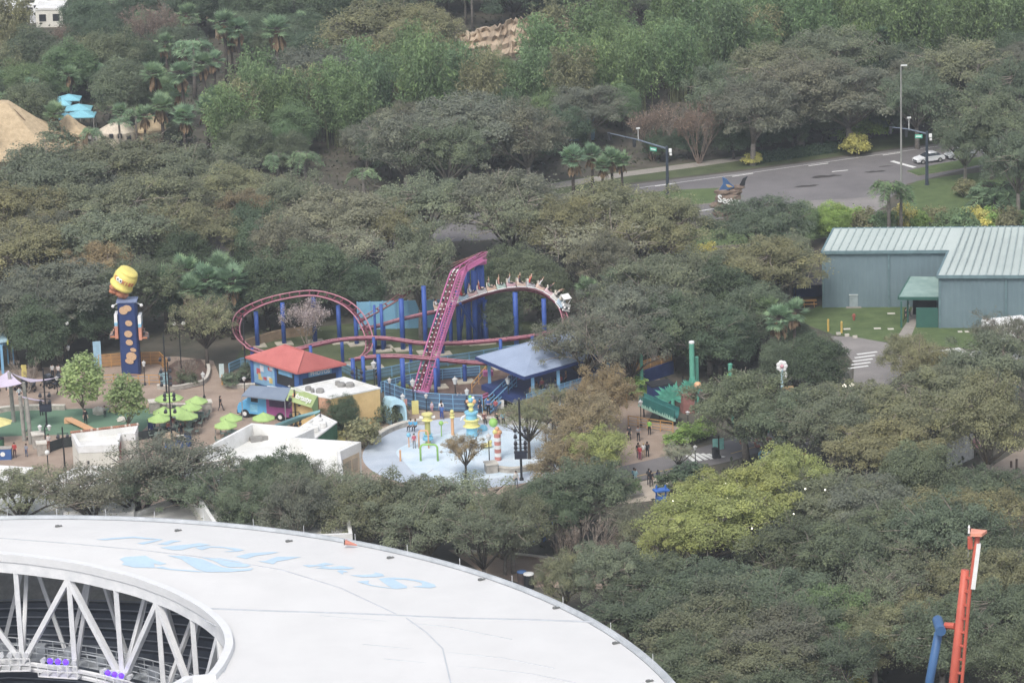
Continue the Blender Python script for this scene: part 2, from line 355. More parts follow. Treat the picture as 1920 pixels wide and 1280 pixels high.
for s_ in range(7):      # live oaks, broad and twiggy; R 6, crown centre 6, top about 9.5
    V, T, C = clump_crown(10+s_, 6.0, 3.9, 5.7, 165, 235, .235, (.45, 1.25), lob=.4, bough=11, loose=.12)
    proto_tree('oak', V, T, limbs(s_, C, 2.6, .36, nl=14, twigs=105, tw=.034), [M_bark, M_twig], 'oak_tree')
for s_ in range(3):      # thin oaks with the branches showing through
    V, T, C = clump_crown(30+s_, 6.0, 3.7, 6.0, 120, 105, .24, (.45, 1.2), lob=.4, fill=.4, bough=10, loose=.12)
    proto_tree('thin', V, T, limbs(60+s_, C, 2.8, .32, nl=14, twigs=90, tw=.042), [M_barkd, M_twig], 'oak_tree')
for s_ in range(3):      # dense evergreens
    V, T, C = clump_crown(50+s_, 5.0, 4.6, 5.2, 130, 270, .24, (.6, 1.4), lower=-.6, lob=.22)
    proto_tree('broad', V, T, limbs(90+s_, C, 2.0, .3, nl=6, twigs=8), [M_barkd, M_twig], 'evergreen_tree')
for s_ in range(2):      # young maples with larger pale leaves
    V, T, C = clump_crown(70+s_, 3.0, 3.6, 5.0, 62, 46, .4, (.6, 1.1), lower=-.8, fill=.45, asp=.8, lob=.25)
    proto_tree('maple', V, T, limbs(110+s_, C, 1.6, .13, nl=8, twigs=22, tw=.02), [M_bark, M_twig], 'young_maple')
for s_ in range(3):      # bamboo clumps, arching culms with plumes
    rng = NR(200+s_); ncm = 46; b = MB(); Vs, Ts = [], []
    for i in range(ncm):
        a = rng.uniform(0, 2*pi); r0 = abs(rng.normal(0, 1.0)); out = rng.uniform(.3, 2.9); h = rng.uniform(6.5, 12.2)
        u = np.array([cos(a), sin(a), 0]); t = np.linspace(0, 1, 6)[:, None]
        path = u*r0 + u*out*t**2 + np.array([0, 0, 1.])*h*(t - .10*t**3*out/2.9)
        b.tube([tuple(q) for q in path], [.06, .055, .05, .04, .03, .012], 3, cap=False)
        m = 190; tt = rng.uniform(.22, 1.02, m)**.8; bi = np.stack([np.interp(tt, t[:, 0], path[:, j]) for j in range(3)], 1)
        w = (.28 + .62*np.sin(np.clip(tt, 0, 1)*pi*.9))[:, None]
        Q = bi + rng.normal(size=(m, 3))*w*np.array([.62, .62, .5])
        ax = rng.normal(size=(m, 3))*.5 + np.array([0, 0, -.7]) + u*.4
        L = rng.uniform(.35, .62, m); Vs.append(cards(Q, rng.normal(size=(m, 3))+np.array([0, 0, .6])+u*.3, L, L*.34, rng, ax)); Ts.append(np.full(m, rng.normal(.5, .14)) + rng.normal(0, .14, m))
    proto_tree('bamboo', np.concatenate(Vs), np.concatenate(Ts), b, [mat('bamboo_culm', srgb(130, 134, 92), .7, c2=srgb(96, 104, 68), scale=3)], 'bamboo_clump', 'foliage')
def fanpalm(seed, ht, nf=34, skirt=True):
    rng = NR(seed); Vs, Ts, dead = [], [], MB()
    b = MB(); b.tube([(0, 0, -.2), (.12, .05, ht*.5), (0, 0, ht)], [.24, .19, .2], 7); hub = np.array([0, 0, ht])
    for i in range(nf):
        el = rng.uniform(-.75, 1.35); az = rng.uniform(0, 2*pi); u = np.array([cos(az)*cos(el), sin(az)*cos(el), sin(el)])
        pl = rng.uniform(.6, 1.1); c = hub + u*pl; b.tube([tuple(hub), tuple(c)], [.03, .02], 3, cap=False)
        side = nrm(np.cross(u, [[0, 0, 1.]]))[0]; nn = np.cross(side, u); k = 15; th = np.linspace(-1.75, 1.75, k)
        dr = u[None]*np.cos(th)[:, None] + side[None]*np.sin(th)[:, None]; L = rng.uniform(.85, 1.1)*(1 - .12*np.abs(th))
        dr = dr + np.array([0, 0, -.28]); dr = nrm(dr)
        Vs.append(cards(c + dr*L[:, None]*.5, nn[None] + rng.normal(size=(k, 3))*.18, L, .17, rng, dr)); Ts.append(np.full(k, rng.normal(.5, .16)) + rng.normal(0, .1, k))
    if skirt:
        for i in range(22):
            az = rng.uniform(0, 2*pi); u = Vector((cos(az), sin(az), 0)); s = Vector((-u.y, u.x, 0)); p = Vector((0, 0, ht-.1)) + u*.2; q = p + u*rng.uniform(.25, .7) + Vector((0, 0, -rng.uniform(.9, 1.7)))
            dead.add([p, q - s*.22, q + Vector((0, 0, -.45)), q + s*.22], [(0, 1, 2, 3)])
    return np.concatenate(Vs), np.concatenate(Ts), b, (lambda root: dead.build('dead_fronds', M_dead, root)) if skirt else None
for s_, ht in ((301, 5.4), (302, 7.0)):
    V, T, b, ex = fanpalm(s_, ht); proto_tree('fan', V, T, b, [M_barkd], 'fan_palm', 'fronds', ex)
def featherpalm(seed, ht, nf, fl, arch=1.0, r=.2):
    rng = NR(seed); Vs, Ts = [], []; b = MB()
    b.tube([(0, 0, -.2), (.1, 0, ht*.5), (0, 0, ht)], [r*1.25, r, r*.85], 7); hub = np.array([0, 0, ht])
    for i in range(nf):
        az = rng.uniform(0, 2*pi); el = rng.uniform(.1, 1.35); u = np.array([cos(az), sin(az), 0]); t = np.linspace(0, 1, 8)[:, None]
        path = hub + u*(fl*cos(el*.75))*t + np.array([0, 0, 1.])*(fl*sin(el)*t - fl*.85*arch*t**2)
        b.tube([tuple(q) for q in path], [.035]*7 + [.01], 3, cap=False)
        m = 44; tt = np.linspace(.12, 1, m); Q = np.stack([np.interp(tt, t[:, 0], path[:, j]) for j in range(3)], 1)
        sd = np.array([-u[1], u[0], 0])*np.where(np.arange(m) % 2, 1, -1)[:, None]; ax = sd + u*.5 + np.array([0, 0, -.45]) + rng.normal(size=(m, 3))*.15
        L = fl*.3*(np.sin(tt*pi*.85)+.25); ax = nrm(ax)
        Vs.append(cards(Q + ax*L[:, None]*.45, np.array([0, 0, 1.]) + u*.3 + rng.normal(size=(m, 3))*.3, L, .13, rng, ax)); Ts.append(np.full(m, rng.normal(.5, .13)) + rng.normal(0, .1, m))
    return np.concatenate(Vs), np.concatenate(Ts), b
for s_, ht, nf, fl in ((311, 6.0, 20, 2.6), (312, 7.5, 22, 2.9)):
    V, T, b = featherpalm(s_, ht, nf, fl); proto_tree('feather', V, T, b, [M_bark], 'feather_palm', 'fronds')
V, T, b = featherpalm(320, 1.3, 46, 3.2, .8, .45); proto_tree('date', V, T, b, [M_barkd], 'feather_palm', 'fronds')
def bare(seed, h, spread, n0, depth, leafy, m, r0=.09):
    rng = random.Random(seed); b = MB(); tips = []
    def grow(p, d, L, r, lv):
        q = p + d*L; mid = p.lerp(q, .5) + Vector((rng.uniform(-1, 1), rng.uniform(-1, 1), 0))*L*.06
        b.tube([p, mid, q], [r, r*.8, r*.6], 4 if lv < 2 else 3, cap=False); tips.append(q)
        if lv >= depth: return
        for _ in range(rng.choice((2, 3, 3))):
            nd = (d + Vector((rng.uniform(-1, 1), rng.uniform(-1, 1), rng.uniform(-.3, .7)))*spread).normalized(); grow(q, nd, L*rng.uniform(.62, .86), max(r*.58, .018), lv+1)
    for i in range(n0):
        a = 2*pi*i/n0 + rng.uniform(-.4, .4); grow(Vector((.15*cos(a), .15*sin(a), -.1)), Vector((cos(a)*.42, sin(a)*.42, 1)).normalized(), h*.3*rng.uniform(.85, 1.1), r0, 0)
    g = NR(seed); tp = np.array([tuple(t) for t in tips if t.z > h*.3]); idx = g.integers(0, len(tp), leafy); Q = tp[idx] + g.normal(size=(leafy, 3))*.22
    L = g.uniform(.12, .26, leafy); return cards(Q, g.normal(size=(leafy, 3)), L, L*.5, g), g.normal(.5, .2, leafy), b
for s_ in (401, 402):
    V, T, b = bare(s_, 6.2, .42, 9, 5, 2600, M_brown); proto_tree('bare', V, T, b, [M_brown], 'bare_tree', 'crown')
for s_ in (411, 412):
    V, T, b = bare(s_, 4.2, .3, 7, 4, 160, M_twig); proto_tree('sticks', V, T, b, [M_twig], 'bare_shrub', 'crown')
V, T, b = bare(421, 4.6, .55, 5, 5, 5200, M_twig); proto_tree('blossom', V, T, b, [M_twig], 'blossom_tree', 'blossom')
for s_ in range(3):      # shrubs; R 1
    V, T, C = clump_crown(500+s_, 1.0, .85, .55, 26, 75, .16, (.25, .42), lower=-.3, lob=.3)
    tr = MB(); rg = random.Random(s_)
    for i in range(6): tr.tube([(0, 0, -.1), tuple(C[i]*.9)], [.03, .012], 3, cap=False)
    proto_tree('shrub', V, T, tr, [M_barkd], 'shrub', 'foliage')
def leafc(*c): q = srgb(*c); y = .3*q[0]+.59*q[1]+.11*q[2]; return tuple((v*1.04 - y*.04)*1.5 for v in q)
GREEN = dict(grey=leafc(112,118,94), olive=leafc(122,122,90), dark=leafc(96,107,84), deep=leafc(83,100,78), mid=leafc(102,124,86), bamboo=leafc(104,127,84), bright=leafc(126,152,78),
    yellow=leafc(134,142,84), gold=leafc(176,170,92), rust=leafc(130,118,90), brown=leafc(124,110,98), pale=leafc(134,136,114), palm=leafc(112,136,104), pink=leafc(166,152,150), maple=leafc(132,148,94), steel=leafc(108,111,95))
CW = dict(oak=12, thin=12, broad=10, maple=6, bamboo=6.4, fan=3.7, feather=5.2, date=5.6, bare=7, sticks=4.4, blossom=6.5, shrub=2)      # crown width of the prototype
CZ = dict(oak=5.9, thin=6.0, broad=5.2, maple=5.0, bamboo=5.6, fan=6.2, feather=6.6, date=2, bare=3.9, sticks=2.4, blossom=2.9, shrub=.6)   # crown centre height
PH = dict(oak='oak', thin='thin oak', broad='evergreen tree', maple='young maple', bamboo='bamboo clump', fan='fan palm', feather='feather palm', date='squat feather palm', bare='bare brown tree',
    sticks='leafless shrub', blossom='blossom tree', shrub='shrub')
CATG = dict(oak='tree', thin='tree', broad='tree', maple='tree', bamboo='bamboo', fan='palm', feather='palm', date='palm', bare='tree', sticks='shrub', blossom='tree', shrub='shrub')
CWORD = dict(grey='grey-green', olive='olive', dark='dark green', deep='deep green', mid='green', bamboo='green', bright='bright green', yellow='yellow-green', gold='golden yellow', rust='rusty', brown='', pale='pale', palm='green',
    pink='pale pink', maple='', steel='dull grey')
TREES = []; TR = random.Random(77)
def tree(kind, cx, cy, w, col='grey', zs=1.0, rot=None):
    """a tree whose crown is centred at pixel (cx, cy) and w pixels wide"""
    if kind in ('oak', 'thin'): w *= 1.06; zs *= TR.uniform(.98, 1.22) * min(1.15, (.92*15.5*12/w)**.85)
    q = P(cx, cy, 4.0); s = w / sc_at(q) / CW[kind]
    for _ in range(3):
        q = P(cx, cy, CZ[kind]*s*zs); s = w / sc_at(q) / CW[kind]
    TREES.append([kind, Vector((q.x, q.y, 0)), s, col, zs, TR.uniform(0, 6.28) if rot is None else rot])
def tree_at(kind, gx, gy, s, col, zs=1.0):
    q = P(gx, gy); TREES.append([kind, Vector((q.x, q.y, 0)), s, col, zs, TR.uniform(0, 6.28)])
# ---- single trees read off the photograph: kind, crown centre, crown width, colour
T_ = [
# left wood of grey oaks
('oak',80,345,250,'grey'),('oak',235,318,260,'grey'),('oak',365,335,210,'grey'),('oak',20,415,200,'olive'),('oak',150,400,210,'grey'),('oak',290,395,220,'grey'),('oak',440,372,170,'olive'),
('oak',55,480,250,'olive'),('oak',215,455,220,'grey'),('oak',345,440,200,'olive'),('oak',465,415,150,'rust'),('oak',110,560,230,'steel'),('oak',20,590,190,'steel'),('oak',180,520,150,'rust'),('oak',255,545,170,'dark'),
('broad',70,625,140,'deep'),('broad',170,605,110,'deep'),('broad',330,560,110,'deep'),('broad',410,560,130,'deep'),('broad',500,545,150,'deep'),('broad',590,520,150,'deep'),('broad',680,540,110,'deep'),
('oak',620,425,250,'pale'),('oak',545,390,150,'grey'),('thin',640,480,190,'pale'),('oak',540,475,150,'steel'),('fan',345,490,74,'palm'),('fan',305,512,70,'palm'),('fan',385,508,76,'palm'),('fan',432,510,78,'palm'),('fan',355,528,66,'palm'),('fan',470,500,70,'palm'),('fan',410,486,70,'palm'),
# behind the coaster
('oak',800,395,190,'grey'),('thin',730,445,130,'olive'),('oak',950,390,230,'steel'),('thin',960,420,170,'grey'),('oak',1060,440,170,'olive'),('oak',1150,410,230,'olive'),('thin',1110,460,220,'pale'),('oak',1240,430,170,'olive'),('thin',1200,460,190,'olive'),
('broad',960,510,110,'dark'),('broad',1010,540,130,'dark'),('broad',900,530,80,'deep'),('broad',940,590,100,'dark'),('oak',1140,500,120,'steel'),('fan',1150,520,70,'palm'),('fan',1200,510,80,'palm'),('fan',1245,505,70,'palm'),('fan',1100,530,60,'palm'),('fan',1180,545,60,'palm'),('oak',1220,555,210,'grey'),('oak',1158,578,140,'steel'),('oak',1300,530,180,'grey'),('oak',1420,510,210,'olive'),('oak',1480,490,120,'grey'),('oak',1424,430,190,'dark'),
('broad',1345,560,150,'deep'),('broad',1420,600,150,'dark'),('oak',1330,620,180,'dark'),('fan',1460,610,70,'palm'),('fan',1490,595,60,'palm'),('fan',1440,590,60,'mid'),('broad',1260,620,150,'deep'),('broad',1350,640,140,'deep'),
('oak',1190,600,170,'steel'),('thin',1080,640,100,'steel'),('thin',1180,660,130,'steel'),('broad',1532,684,122,'deep'),('broad',1500,640,80,'dark'),('broad',1470,680,100,'dark'),
('broad',1500,420,90,'mid'),('broad',1560,415,80,'bright'),
# the plaza
('maple',155,715,92,'maple'),('maple',235,750,85,'maple'),('thin',385,610,140,'olive'),('blossom',575,600,112,'pink'),('sticks',350,690,60,'brown'),('sticks',48,700,70,'brown'),('sticks',110,640,70,'brown'),('broad',640,775,76,'deep'),('shrub',690,780,46,'deep'),('shrub',725,775,58,'dark'),('shrub',745,770,44,'dark'),('shrub',660,800,50,'deep'),('shrub',680,815,80,'olive'),('shrub',460,700,40,'dark'),('shrub',435,712,44,'dark'),('shrub',350,710,40,'dark'),('shrub',755,727,26,'yellow'),('shrub',738,732,20,'yellow'),
('thin',872,845,85,'rust'),('oak',1105,800,150,'rust'),('oak',1110,860,150,'yellow'),('oak',1135,745,120,'rust'),('thin',1050,830,90,'rust'),('thin',990,790,110,'olive'),('thin',1040,760,90,'olive'),('oak',1060,880,130,'rust'),('shrub',1190,725,70,'bright'),('shrub',1290,815,60,'bright'),('shrub',1320,805,50,'bright'),('shrub',1265,825,40,'bright'),
('oak',1398,768,205,'dark'),('oak',1432,780,120,'olive'),('oak',1470,800,170,'dark'),('sticks',1498,690,60,'brown'),('thin',1272,852,64,'pale'),('shrub',1260,905,60,'deep'),('shrub',1290,890,66,'deep'),('shrub',1320,893,50,'dark'),('shrub',1170,915,60,'mid'),
# front row before the white roof
('thin',40,930,190,'grey'),('thin',175,930,200,'steel'),('thin',330,890,240,'steel'),('thin',400,930,200,'dark'),('thin',260,920,190,'dark'),('oak',520,905,150,'deep'),('thin',465,900,120,'dark'),('thin',640,940,180,'grey'),('oak',740,960,200,'grey'),('thin',860,950,230,'grey'),('oak',800,995,170,'grey'),('thin',905,1015,150,'grey'),('oak',945,1015,110,'steel'),('thin',1215,1005,120,'grey'),('thin',1180,985,110,'steel'),('sticks',1150,1020,80,'brown'),('oak',1060,1090,110,'grey'),('oak',960,985,150,'grey'),('oak',1085,930,200,'dark'),('oak',1040,960,150,'deep'),('oak',560,965,140,'steel'),('oak',540,940,150,'grey'),('thin',605,950,150,'grey'),('oak',470,955,140,'dark'),('thin',590,905,110,'steel'),('oak',690,975,150,'grey'),
('oak',1325,965,200,'yellow'),('oak',1400,945,240,'yellow'),('oak',1340,990,220,'yellow'),('oak',1480,905,170,'yellow'),('oak',1262,1025,130,'yellow'),('oak',1625,775,200,'olive'),('oak',1720,800,230,'olive'),('oak',1560,800,200,'grey'),('oak',1660,850,210,'olive'),('oak',1770,750,200,'grey'),('oak',1850,700,190,'grey'),('thin',1880,640,130,'steel'),('thin',1730,690,120,'olive'),('oak',1700,668,100,'olive'),('broad',1720,900,160,'dark'),
('oak',1560,950,210,'grey'),('oak',1640,960,210,'steel'),('oak',1690,1010,240,'dark'),('oak',1780,990,210,'olive'),('oak',1850,980,170,'olive'),('oak',1590,1060,220,'dark'),('oak',1500,1040,190,'dark'),('oak',1910,1060,200,'dark'),('thin',1740,1070,190,'grey'),('thin',1650,1130,190,'grey'),
('sticks',1100,1010,110,'brown'),('sticks',1060,1020,80,'brown'),('sticks',1240,1050,90,'brown'),('oak',1140,1080,150,'grey'),('oak',1230,1110,200,'dark'),('oak',1340,1120,220,'dark'),('oak',1200,1180,220,'dark'),('oak',1330,1200,230,'grey'),('oak',1460,1130,230,'dark'),('oak',1470,1220,240,'steel'),('oak',1560,1170,210,'mid'),('oak',1640,1210,190,'olive'),('oak',1860,1160,180,'dark'),('oak',1900,1240,190,'dark'),('oak',1720,1170,150,'olive'),('oak',1570,1250,170,'dark'),('oak',1290,1260,200,'dark'),('oak',1410,1270,220,'grey'),('shrub',1600,1280,60,'gold'),
# across the road
('bare',1222,240,112,'brown'),('bare',1310,240,122,'brown'),('fan',1075,282,62,'palm'),('fan',1108,278,50,'palm'),('fan',1145,285,50,'palm'),('fan',1165,290,46,'palm'),('fan',1130,300,44,'palm'),('broad',1165,200,90,'mid'),('broad',1035,215,100,'mid'),
('oak',880,250,240,'steel'),('oak',760,280,180,'steel'),('oak',990,260,150,'steel'),('oak',840,290,160,'dark'),('oak',1410,215,170,'steel'),('oak',1500,180,230,'steel'),('oak',1590,190,190,'steel'),('oak',1450,140,180,'grey'),('oak',1560,120,200,'grey'),('oak',1350,190,150,'dark'),('oak',1720,190,150,'dark'),('broad',1425,246,92,'deep'),('broad',1485,236,92,'deep'),('broad',1540,226,92,'dark'),('broad',1375,258,80,'deep'),('broad',1660,210,90,'deep'),('broad',1720,205,90,'dark'),('broad',1780,200,90,'deep'),('broad',1290,262,70,'deep'),('broad',1235,272,60,'deep'),('oak',1800,150,190,'grey'),('oak',1890,180,150,'dark'),('broad',1700,130,110,'dark'),
('oak',1860,240,190,'dark'),('oak',1810,270,110,'dark'),('oak',1910,310,130,'dark'),('feather',1666,340,92,'mid'),('feather',1690,348,78,'mid'),('date',1870,352,112,'palm'),('shrub',1810,355,50,'olive'),('shrub',1605,275,56,'gold'),('shrub',1412,299,34,'gold'),('shrub',1590,247,60,'bright'),('shrub',1635,240,64,'bright'),('shrub',1390,345,0.1,'bright'),
('feather',680,318,76,'palm'),('feather',520,290,70,'palm'),('feather',570,285,80,'palm'),('bamboo',450,220,90,'olive'),('oak',590,145,200,'steel'),('oak',650,110,110,'olive'),('oak',720,75,230,'olive'),('oak',790,75,150,'olive'),('broad',720,120,100,'deep'),('feather',825,62,66,'palm'),('broad',460,270,110,'dark'),('broad',550,240,110,'mid'),
('feather',1240,18,70,'palm'),('feather',1325,20,66,'palm'),('feather',1350,15,60,'palm'),('feather',1230,40,44,'palm'),
# upper left
('bamboo',25,60,80,'olive'),('broad',165,45,120,'deep'),('bare',285,60,120,'brown'),('broad',370,15,110,'deep'),('feather',360,75,90,'palm'),('fan',420,55,62,'palm'),('fan',445,65,56,'palm'),('fan',520,70,70,'palm'),('broad',60,110,130,'dark'),('broad',210,115,130,'dark'),('broad',130,135,120,'mid'),('broad',230,170,130,'dark'),('fan',290,150,60,'palm'),('fan',340,150,62,'palm'),('fan',380,130,56,'palm'),
('broad',45,165,110,'mid'),('fan',100,200,52,'palm'),('feather',222,220,58,'palm'),('feather',172,240,56,'palm'),('fan',300,185,60,'palm'),('fan',345,205,58,'palm'),('fan',385,190,60,'palm'),('fan',270,205,50,'palm'),('bare',255,95,60,'rust'),('shrub',330,250,70,'dark'),('shrub',100,272,90,'dark'),
]
for t in T_:
    if t[2] and t[3] > 1: tree(*t)
tree_at('oak', 1853, 928, .85, 'olive', 1.5); tree_at('thin', 1094, 754, .95, 'steel', 1.1); tree_at('oak', 790, 634, .85, 'grey', 1.6)
# hedges of leafy plants behind the warehouse roof
for i in range(17):
    x = 1510 + i*27; tree('shrub', x, 412 + TR.uniform(-6, 5) + (i % 3)*3, TR.uniform(44, 62), ('mid', 'bright', 'mid', 'olive', 'gold')[(i*7) % 5], 1.15)
for x, y, w in ((1240,466,50),(1282,468,54),(1325,470,40),(1815,405,36),(1880,410,34)): tree('shrub', x, y, w, 'gold')
# ---- the woods beyond: trees on a loose grid
def inside(x, y, poly):
    c = False; n = len(poly)
    for i in range(n):
        x1, y1 = poly[i]; x2, y2 = poly[(i+1) % n]
        if (y1 > y) != (y2 > y) and x < (x2-x1)*(y-y1)/(y2-y1) + x1: c = not c
    return c
KEEP = [(440,540,1068,720,655),(840,465,915,560,640),(835,28,962,92,112),(1000,28,1085,55,112),(-20,188,112,262,276),(105,172,180,214,226),(198,222,250,262,273),(262,222,312,256,270),(480,110,560,140,148),(1190,300,1900,400,330),(1400,255,1660,312,290),(1538,420,1930,575,580),(1550,618,1650,700,690),(1170,835,1390,915,860),(1185,640,1330,800,768),(1440,660,1490,740,770),(150,500,310,700,690),(0,0,120,45,60),(1780,835,1840,880,885)]
def blocked(q, k, s, zs):
    c = Vector((q[0], q[1], CZ[k]*s*zs)); px, py = pix(c); w = CW[k]*s*sc_at(c)*.42; h = w*.7; row = pix((q[0], q[1], 0))[1]
    return any(px+w > r[0] and px-w < r[2] and py+h > r[1] and py-h < r[3] and row > r[4] for r in KEEP)
def scatter(poly, step, kinds, seed, keep=()):
    rg = random.Random(seed); pts = [P(x, y) for x, y in poly]; x0, x1 = min(p.x for p in pts), max(p.x for p in pts); y0, y1 = min(p.y for p in pts), max(p.y for p in pts)
    pw = [(p.x, p.y) for p in pts]; y = y0; row = 0
    while y < y1:
        x = x0 + (row % 2)*step/2
        while x < x1:
            qx, qy = x + rg.uniform(-.35, .35)*step, y + rg.uniform(-.35, .35)*step
            if inside(qx, qy, pw) and not any(hypot(qx-t[1].x, qy-t[1].y) < step*.5 for t in TREES if CW[t[0]]*t[2] > 3):
                k, c, s0, s1 = rg.choices(kinds, [q[4] for q in kinds])[0][:4]
                ss, zz, ro = rg.uniform(s0, s1), rg.uniform(.9, 1.15), rg.uniform(0, 6.28)
                if not blocked((qx, qy), k, ss, zz): TREES.append([k, Vector((qx, qy, 0)), ss, c, zz, ro])
            x += step
        y += step*.87; row += 1
scatter([(430,330),(640,300),(820,262),(1120,248),(1300,200),(1500,165),(1980,130),(1980,40),(1640,66),(1420,84),(1240,130),(1130,150),(860,180),(640,200),(430,270)], 6.2, [('bamboo','bamboo',.9,1.35,7),('bamboo','olive',.8,1.15,2),('bamboo','mid',.85,1.25,2),('broad','mid',.55,.8,2),('fan','palm',.9,1.2,1)], 5)
scatter([(-60,330),(60,318),(300,312),(430,330),(430,190),(300,215),(215,175),(120,160),(-60,165)], 7.0, [('fan','palm',.85,1.1,5),('broad','dark',.65,.9,3),('feather','palm',.8,1.0,2),('bamboo','olive',.7,.9,1),('broad','mid',.5,.7,2)], 6)
scatter([(120,150),(230,160),(320,200),(440,170),(640,160),(640,60),(400,40),(250,40),(120,80)], 8.0, [('broad','deep',.75,1.05,4),('fan','palm',.9,1.15,3),('broad','dark',.7,1.0,3),('feather','palm',.8,1.1,1),('bare','brown',.8,1.0,1)], 7)
scatter([(640,82),(840,62),(1130,54),(1300,62),(1420,62),(1700,36),(1980,18),(1980,-60),(1000,-60),(520,-60),(400,20),(560,60)], 8.6, [('broad','deep',.85,1.15,5),('feather','palm',.9,1.15,3),('broad','dark',.8,1.1,2),('fan','palm',1,1.2,1)], 8)
scatter([(480,350),(700,345),(860,360),(1040,330),(1120,300),(1120,262),(820,280),(640,318),(480,338)], 7.5, [('oak','steel',.7,.95,3),('broad','deep',.7,.9,3),('broad','dark',.6,.8,2)], 9)
scatter([(1330,290),(1560,262),(1760,235),(1960,208),(1960,150),(1720,180),(1500,215),(1330,255)], 8.5, [('oak','steel',.75,1.0,3),('broad','deep',.6,.8,2),('oak','dark',.7,.9,2)], 10)
scatter([(-60,560),(60,580),(250,560),(440,560),(700,560),(700,520),(440,510),(-60,520)], 8.5, [('broad','deep',.7,.95,3),('oak','steel',.7,.9,2)], 11)
scatter([(-60,500),(440,490),(700,480),(860,500),(860,470),(500,440),(-60,440)], 9, [('oak','grey',.75,1.0,3),('oak','olive',.7,.95,3),('oak','steel',.7,.95,1)], 12)
scatter([(1480,1000),(1640,960),(1780,1010),(1900,1010),(1960,1060),(1960,1420),(1240,1420),(1240,1300),(1400,1150)], 8.2, [('oak','dark',.75,1.0,3),('oak','grey',.7,.95,3),('oak','olive',.7,.9,2)], 13)
scatter([(1230,610),(1330,640),(1450,620),(1500,560),(1460,520),(1330,540)], 7, [('broad','deep',.6,.85,3),('oak','dark',.6,.8,2)], 14)
scatter([(1480,860),(1600,860),(1760,830),(1790,760),(1700,720),(1640,790),(1500,860)], 7.5, [('oak','olive',.65,.85,3),('oak','grey',.6,.8,2)], 15)
# ---- build them
LAND = [('cookie tower', 243, 690), ('photo kiosk', 556, 720), ('pink lift hill', 830, 640), ('coaster train', 960, 560), ('blue station roof', 1040, 690), ('splash pad', 885, 840), ('green warehouse', 1700, 560), ('warehouse corner', 1545, 560),
    ('rock entrance sign', 1365, 390), ('left signal mast', 1250, 360), ('right signal mast', 1737, 345), ('parked white car', 1740, 300), ('thatched roof', 40, 265), ('turquoise canopies', 145, 215), ('rock cliff', 930, 95), ('low rock wall', 520, 130), ('arena roof rim', 640, 1020),
    ('orange tower', 1800, 1200), ('teal slide ride', 1245, 770), ('park crosswalk', 1320, 860), ('brown footpath', 1060, 1060), ('weathered shed', 1790, 860), ('dirt track', 1850, 900), ('road hedge', 1490, 290), ('tall lamp pole', 1690, 380), ('track helix', 520, 640), ('lilac shade sails', 60, 720),
    ('tiled shop', 190, 860), ('parapet building', 560, 880), ('dark blue pole', 442, 300), ('white flagpole', 1302, 70), ('far car park', 60, 30), ('far tan building', 400, 20), ('bamboo pavilion', 1090, 225), ('grey duct', 1900, 760)]
keys = {}
for i, t in enumerate(TREES):
    px, py = pix(t[1]); L = min(LAND, key=lambda q: hypot(px-q[1], (py-q[2])*1.6)); dx, dy = px-L[1], (py-L[2])
    rel = ('right of' if dx > 0 else 'left of') if abs(dx) > abs(dy)*1.5 else ('before' if dy > 0 else 'behind')
    head = ' '.join(x for x in (CWORD[t[3]], PH[t[0]]) if x)
    if t[0] == 'bare' and t[3] == 'rust': head = 'rusty bare tree'
    keys.setdefault((head, rel, L[0]), []).append((hypot(px-L[1], (py-L[2])*1.6), i, px, t))
ORD = ['', 'second', 'third', 'fourth', 'fifth', 'sixth', 'seventh', 'eighth', 'ninth', 'tenth', 'eleventh', 'twelfth', 'thirteenth', 'fourteenth', 'fifteenth', 'sixteenth', 'seventeenth', 'eighteenth']
LBL = {}
for (head, rel, lm), lst in keys.items():
    lst.sort(key=lambda q: q[0])
    for k, q in enumerate(lst):
        h2 = head if len((head + ' ' + rel + lm).split()) < 12 else head.replace('golden ', '').replace('dark ', ''); LBL[q[1]] = f'{h2} {rel} the {lm}' + ('' if len(lst) == 1 else (', closest to it' if k == 0 else f', {ORD[min(k, 17)]} closest to it'))
GRP = dict(oak='oaks of the park', thin='oaks of the park', broad='evergreen trees', maple='young maples on the plaza', bamboo='bamboo across the road', fan='fan palms', feather='feather palms', bare='bare brown trees', sticks='leafless shrubs', shrub='shrubs')
cnt = {}
for i, t in enumerate(TREES):
    kind, loc, s, col, zs, rot = t; pr = PROTO[kind]; p = pr[(cnt.setdefault(kind, 0)*3 + i) % len(pr)]; cnt[kind] += 1
    head = LBL[i]
    o = copy_thing(p, loc, rot, (s, s*TR.uniform(.92, 1.08), s*zs), head[0].lower() + head[1:], GRP.get(kind)); o['category'] = CATG[kind]
    if 'name_kind' in o: del o['name_kind']
    o.name = p['name_kind']
    c = GREEN[col]; f = TR.uniform(.86, 1.14); w = TR.uniform(-.05, .05)
    for ch in o.children:
        if ch.name.split('.')[0] in ('crown', 'foliage', 'fronds', 'twigs', 'blossom'): ch.color = (c[0]*f*(1+w), c[1]*f, c[2]*f*(1-w), 1)
for lst in PROTO.values():
    for p in lst: drop(p)
print('TREES', len(TREES), cnt)
